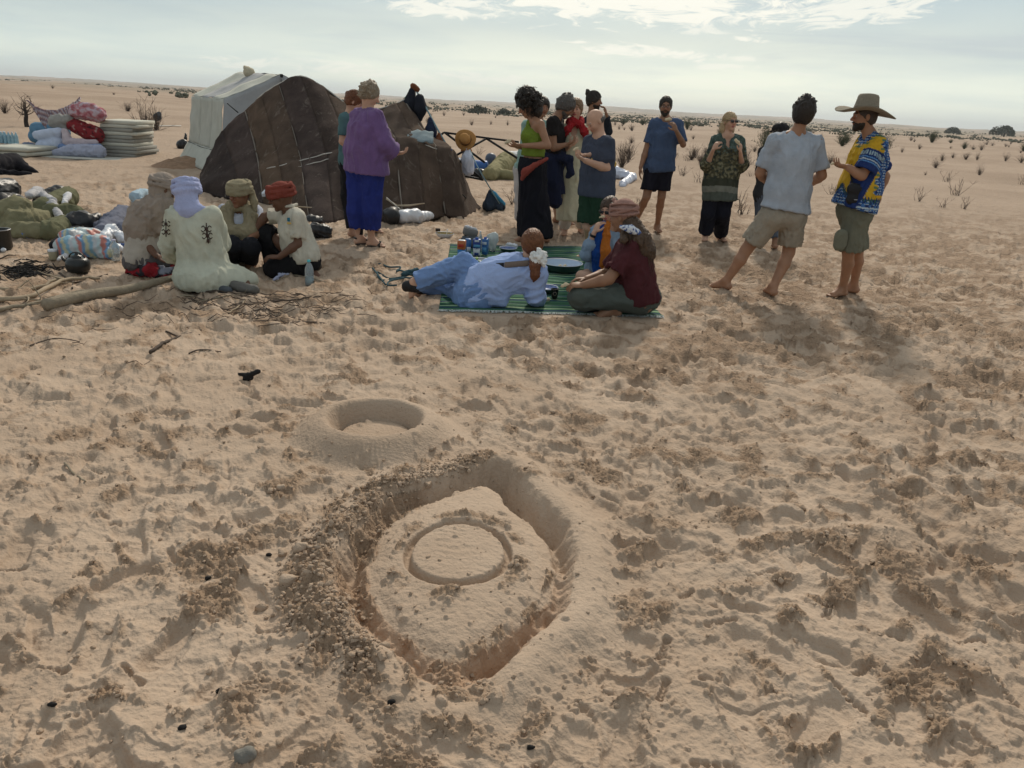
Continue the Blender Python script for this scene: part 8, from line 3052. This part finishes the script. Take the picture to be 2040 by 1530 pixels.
bottle('small_bottle', on_mat(955, 503) + V3(0, .05, 0), .028, .22, CLEAR, CAPM, 'small clear bottle with white cap behind the milk cartons')
heap('clear_bag', [(on_mat(980, 502) + V3(0, 0, .03), on_mat(980, 502) + V3(.0, 0, .13), .045, .065), (on_mat(980, 502) + V3(0, 0, .12), on_mat(980, 502) + V3(.03, 0, .18), .055, .02)], mat('sheer_white', (.62, .66, .64), rough=.3, spec=.5, trans=.25, bump=.4, bscale=25), .011, .016, .05, .4, label='translucent white bag standing right of the milk cartons', cat='bag')
heap('white_crumpled_bag', [(on_mat(1012, 498) + V3(0, 0.05, .02), on_mat(1022, 500) + V3(.02, .03, .03), .03, .03)], MATS['white_plastic'], .011, .014, .04, 1, label='small white wrapper behind the blue and white bowl', cat='wrapper')
t_ = thing('lunch_box', on_mat(950, 545), 'black open box in front of the salad tray', 'box')
m = MB(); m.box(on_mat(950, 545) + V3(0, 0, .035), (.15, .10, .06), rz=.1, bev=.006); m.obj('box', mat('cup_black', (.012, .012, .013)), t_)
m = MB(); m.box(on_mat(950, 545) + V3(0, 0, .068), (.154, .104, .006), rz=.1, bev=.002); m.obj('rim', WH, t_)
# rope beside the mat
pts = [(768, 570), (748, 545), (742, 533), (757, 530), (775, 535), (798, 536), (790, 543), (800, 550), (820, 550), (830, 548), (822, 556), (800, 556), (775, 553), (752, 546), (760, 558), (790, 560), (804, 562), (778, 563), (772, 572), (790, 577)]
w = resample([S(*a) + V3(0, 0, .014 + .006 * (i % 2)) for i, a in enumerate(pts)], 110)
m = MB(); m.tube(w, .0085, 6)
tag(m.obj('rope', cloth('dark_teal_rope', (.035, .075, .090))), 'dark teal rope lying in loops left of the mat', 'rope')
heap('strap_bundle', [(S(804, 553) + V3(0, 0, .02), S(828, 550) + V3(0, 0, .025), .028, .028)], cloth('dark_teal_rope', (.035, .075, .090)), .011, .012, .03, .5, label='dark teal strap bundled at the feet of the reclining woman', cat='strap')


# ---------------------------------------------------------------- desert shrubs
TWIG = mat('shrub_twig', (.095, .070, .055), rough=.9, var=.3)
TWIGG = mat('shrub_green', (.075, .085, .045), rough=.9, var=.3)


def shrub_mesh(seed, h=0.6, w=0.5, n=46, leafy=0.0, rad=.006, seg=4):
    g = random.Random(seed)
    m = MB()
    for _ in range(n):
        a = g.uniform(0, 6.283)
        t = abs(g.gauss(0, .55))
        d = unit(V3(math.cos(a) * t, math.sin(a) * t, 1))
        p_ = V3(g.gauss(0, .05) * w, g.gauss(0, .05) * w, -.02)
        L = h * g.uniform(.5, 1.1)
        pts = [p_]
        for k in range(seg):
            d = unit(d + V3(g.gauss(0, .18), g.gauss(0, .18), g.gauss(.05, .12)))
            pts.append(pts[-1] + d * L / seg)
        m.tube(pts, [rad * (1 - .8 * k / seg) for k in range(seg + 1)], 3, cap=False)
        for _k in range(3 + int(leafy * 10)):
            i = g.randint(1, seg)
            d2 = unit(d + V3(g.gauss(0, .7), g.gauss(0, .7), g.gauss(.2, .3)))
            q = [pts[i], pts[i] + d2 * L * .16, pts[i] + d2 * L * .3 + V3(0, 0, .01)]
            m.tube(q, [rad * .5, rad * .4, rad * .15], 3, cap=False)
            if leafy:
                c = q[-1]
                s_ = .018 * g.uniform(.6, 1.4) * h / .5
                u_, v_ = unit(V3(g.gauss(0, 1), g.gauss(0, 1), g.gauss(0, 1))), unit(V3(g.gauss(0, 1), g.gauss(0, 1), g.gauss(0, 1)))
                m.add([c - u_ * s_, c + v_ * s_ * .6, c + u_ * s_, c - v_ * s_ * .6], [(0, 1, 2, 3)])
    me = bpy.data.meshes.new('dry_shrub')
    me.from_pydata(m.v, [], m.f)
    me.update()
    return me


SH = []
for k in range(5):
    me = shrub_mesh(40 + k, 0.62, .5, 40 + 6 * k, 0.0, .007)
    me.materials.append(TWIG)
    SH.append(me)
SHG = []
for k in range(3):
    me = shrub_mesh(60 + k, 0.9, .8, 80, .5, .010)
    me.materials.append(TWIGG)
    SHG.append(me)


def plant(me, p_, s_, label, group=None, name='dry_shrub', rz=None, cat='shrub'):
    o = bpy.data.objects.new(name, me)
    o.location = p_
    o.scale = (s_, s_, s_ * rnd.uniform(.8, 1.15))
    o.rotation_euler = (0, 0, rnd.uniform(0, 6.28) if rz is None else rz)
    C.objects.link(o)
    return tag(o, label, cat, group)


named = [((1253, 318), .95, 0, 'dense dry shrub between the bald man and the man in blue'), ((1383, 312), .75, 1, 'dry shrub left of the blonde woman, behind the man in blue'),
         ((1398, 324), .75, 2, 'dry shrub touching the left sleeve of the blonde woman'), ((10, 226), 1.0, 3, 'dry shrub at the left edge beyond the bedding'),
         ((255, 222), 1.0, 4, 'small round shrub beyond the mattress stack'), ((292, 262), 1.7, 0, 'large bare shrub right of the mattress stack'), ((312, 258), 1.4, 2, 'bushy shrub with a dark blue cloth caught in it'),
         ((105, 176), .9, 1, 'small dark shrub high on the left slope'), ((1876, 320), .62, 2, 'dark upright shrub on the right plain, leftmost of a row of four'), ((1898, 315), .5, 3, 'second dark shrub in the row of four on the right plain'),
         ((1924, 318), .65, 4, 'third dark shrub in the row of four on the right plain'), ((1946, 319), .6, 0, 'fourth, thinner shrub in the row of four on the right plain'), ((2034, 325), .85, 1, 'dark shrub at the right edge of the plain'),
         ((1843, 349), .22, 1, 'tiny black stump of brush alone on the right plain')]
for (px, py), s_, k, lb in named:
    p_ = S(px, py)
    plant(SH[k], p_, s_, lb)
# dead tree at the far left holding up the blanket
p_ = S(54, 250)
dt = thing('dead_tree', p_, 'small dead tree with a forked black trunk left of the bedding', 'tree')
m = MB(); m.tube(resample([p_ + V3(0, 0, -.05), p_ + V3(-.02, 0, .2), p_ + V3(.03, 0, .42), p_ + V3(.0, 0, .68)], 10), [.085, .08, .075, .07, .07, .065, .06, .055, .05, .04], 9); m.obj('trunk', mat('bark_black', (.028, .022, .02), bump=.6), dt)
g_ = random.Random(31)
for k in range(15):
    a = g_.uniform(0, 6.28)
    d = unit(V3(math.cos(a) * 1.1, math.sin(a) * .6, g_.uniform(.3, 1.4)))
    pts = [p_ + V3(g_.gauss(0, .03), 0, g_.uniform(.35, .7))]
    for _ in range(7):
        d = unit(d + V3(g_.gauss(0, .35), g_.gauss(0, .35), g_.gauss(.05, .25)))
        pts.append(pts[-1] + d * g_.uniform(.05, .12))
    m = MB(); m.tube(pts, [.020 * (1 - .85 * i / 7) for i in range(8)], 4)
    for i in range(3):
        j_ = g_.randint(2, 6)
        d2 = unit(d + V3(g_.gauss(0, .8), g_.gauss(0, .6), g_.gauss(0, .5)))
        m.tube([pts[j_], pts[j_] + d2 * .12, pts[j_] + d2 * .25], [.008, .005, .002], 3, cap=False)
    m.obj('limb', TWIG, dt)
heap('blue_bag_in_bush', [(S(318, 256) + V3(0, -.1, .45), S(322, 256) + V3(0, -.1, .55), .16, .10)], cloth('ink_nylon', (.03, .045, .06)), .035, .03, .12, label='dark blue cloth caught in the bare shrub', cat='cloth', floor=False)
m = MB(); m.tube([S(272, 256) + V3(0, 0, .05), S(360, 253) + V3(0, 0, .05)], .03, 6); tag(m.obj('pale_pole', mat('pole_white', (.50, .48, .44))), 'pale pole lying on the sand behind the bare shrub', 'pole')

# scattered over the plain
g_ = random.Random(77)
n_ = 0
placed = []
tries = 0
while n_ < 155 and tries < 5000:
    tries += 1
    right = g_.random() < .80
    r_ = 24 + 150 * g_.random() ** 1.3
    az = R(g_.uniform(4, 36)) if right else R(g_.uniform(-36, 4))
    if not right and r_ < 35:
        continue
    x_, y_ = r_ * math.sin(az), r_ * math.cos(az)
    if fbm(np.array([x_]), np.array([y_]), 18.0, 2, 5)[0] < -.05 and g_.random() < .8:
        continue
    if any((x_ - a) ** 2 + (y_ - b) ** 2 < 1.2 for a, b in placed):
        continue
    placed.append((x_, y_))
    far = r_ > 80
    s_ = g_.uniform(.4, 1.1) * (1.15 if far else .9)
    px_, py_ = proj((x_, y_, gz(x_, y_)))
    side = 'right' if px_ > 1250 else 'left'
    leafy = g_.random() < (.35 if far else .06)
    me = SHG[g_.randint(0, 2)] if leafy else SH[g_.randint(0, 4)]
    w_ = ('leafy greenish' if leafy else 'bare dry', 'far out' if far else 'in the middle distance', 'right' if right else 'left')
    plant(me, (x_, y_, gz(x_, y_)), s_, '%s shrub scattered %s on the %s half of the plain' % w_, '%s shrubs %s, %s' % w_)
    n_ += 1
# fine dead stalks lying about the nearer plain
g2 = random.Random(6)
st = []
for _ in range(40):
    az = R(g2.uniform(3, 34)) if g2.random() < .8 else R(g2.uniform(-30, 0))
    r_ = g2.uniform(13, 34)
    st.append((r_ * math.sin(az), r_ * math.cos(az)))
TW = []
for k in range(3):
    me = shrub_mesh(90 + k, .32, .8, 9, 0, .006, 4)
    me.materials.append(TWIG)
    TW.append(me)
for x_, y_ in st:
    plant(TW[g2.randint(0, 2)], (x_, y_, gz(x_, y_)), g2.uniform(.6, 1.4), 'sprig of bare dead stalks on the near plain', 'sprigs of dead stalks on the near plain', name='dead_stalks', cat='plant')


def far_scrub():
    """the green and dark scrub far off, reading as one mass"""
    g = np.random.default_rng(17)
    pts = []
    for _ in range(4200):
        r_ = 160 * (8.0 ** g.random())
        az = R(g.uniform(-40, 42))
        x_, y_ = r_ * math.sin(az), r_ * math.cos(az)
        k = float(fbm(np.array([x_]), np.array([y_]), 150.0, 3, 12)[0])
        band = 0.35 if -2 < math.degrees(az) < 22 else (.05 if az < 0 else .02)
        if k + band < .04:
            continue
        s_ = g.uniform(.35, .95) * (1 + r_ / 700)
        pts.append((x_, y_, gz(x_, y_) + s_ * .15, s_))
    for az_, r_, s_ in ((-21.0, 90, 1.4), (-20.4, 92, 1.7), (-19.6, 92, 1.9), (-18.9, 95, 1.6), (-23.5, 95, 1.2), (-24.3, 96, 1.0), (-22.8, 93, 1.0)):
        x_, y_ = r_ * math.sin(R(az_)), r_ * math.cos(R(az_))
        pts.append((x_, y_, gz(x_, y_) + s_ * .2, s_))
    pts = np.array(pts)
    fine = []
    gg = np.random.default_rng(3)
    for x_, y_, z_, s_ in pts:
        for _ in range(5):
            a, rr = gg.uniform(0, 6.28), gg.random() ** .5
            q = s_ * .38 * gg.uniform(.5, 1)
            fine.append((x_ + math.cos(a) * rr * s_ * 1.2, y_ + math.sin(a) * rr * s_, z_ + s_ * .55 * gg.random() * (1 - rr * .6), q))
    o = clod_mesh('far_scrub', np.array(fine, np.float32))
    o['kind'] = 'stuff'
    o.data.materials.append(mat('scrub_green', (.105, .110, .078), rough=.95, var=.5, vscale=.6))
    return o


far_scrub()


def crown_tree(az, r_, s_, label):
    """a lone low tree on the skyline: short trunk and a crown of many small leaf clumps"""
    x_, y_ = r_ * math.sin(R(az)), r_ * math.cos(R(az))
    z_ = gz(x_, y_)
    t = thing('low_tree', (x_, y_, z_), label, 'tree')
    m = MB(); m.tube([V3(x_, y_, z_ - .3), V3(x_ + .1 * s_, y_, z_ + s_ * .5), V3(x_, y_, z_ + s_ * .9)], [.10 * s_, .08 * s_, .04 * s_], 7); m.obj('trunk', MATS['bark_black'], t)
    g = random.Random(int(az * 10))
    m = MB()
    for _ in range(900):
        a, b = g.uniform(0, 6.28), g.uniform(-.3, 1.5)
        rr = g.uniform(.55, 1.0) * (1 + .2 * math.sin(a * 3))
        c = V3(x_ + math.cos(a) * math.cos(b) * rr * s_ * 1.35, y_ + math.sin(a) * math.cos(b) * rr * s_ * 1.2, z_ + s_ * .45 + math.sin(b) * rr * s_ * .75)
        u_, v_ = unit(V3(g.gauss(0, 1), g.gauss(0, 1), g.gauss(0, 1))), unit(V3(g.gauss(0, 1), g.gauss(0, 1), g.gauss(0, 1)))
        q = s_ * .12 * g.uniform(.6, 1.4)
        m.add([c - u_ * q, c + v_ * q, c + u_ * q, c - v_ * q], [(0, 1, 2, 3)])
    o = m.obj('crown', mat('tree_green', (.085, .095, .070), rough=.9, var=.5, vscale=.8), t)
    o['kind'] = 'stuff'


crown_tree(30.3, 420, 3.8, 'lone round tree on the skyline near the right edge')
crown_tree(27.6, 430, 2.6, 'smaller flat tree on the skyline left of the lone round tree')
crown_tree(-3.4, 170, 1.4, 'dark tree in the distant scrub right of the clothes pole')
crown_tree(-1.6, 175, 1.1, 'low tree in the distant scrub beside the curly haired woman')


# ---------------------------------------------------------------- the air over the plain
hz = MB().box((0, 0, 10), (12400, 12400, 90)).obj('haze', bpy.data.materials.new('air'), None, False)
hz['kind'] = 'stuff'
hm_ = hz.data.materials[0]
hm_.use_nodes = True
t = NT(hm_.node_tree)
t.n.clear()
pv = t.new('ShaderNodeVolumePrincipled')
pv.inputs['Color'].default_value = (.86, .90, .95, 1)
pv.inputs['Density'].default_value = 0.00022
pv.inputs['Anisotropy'].default_value = 0.2
t.l.new(pv.outputs[0], t.new('ShaderNodeOutputMaterial').inputs['Volume'])
scene.cycles.volume_bounces = 0
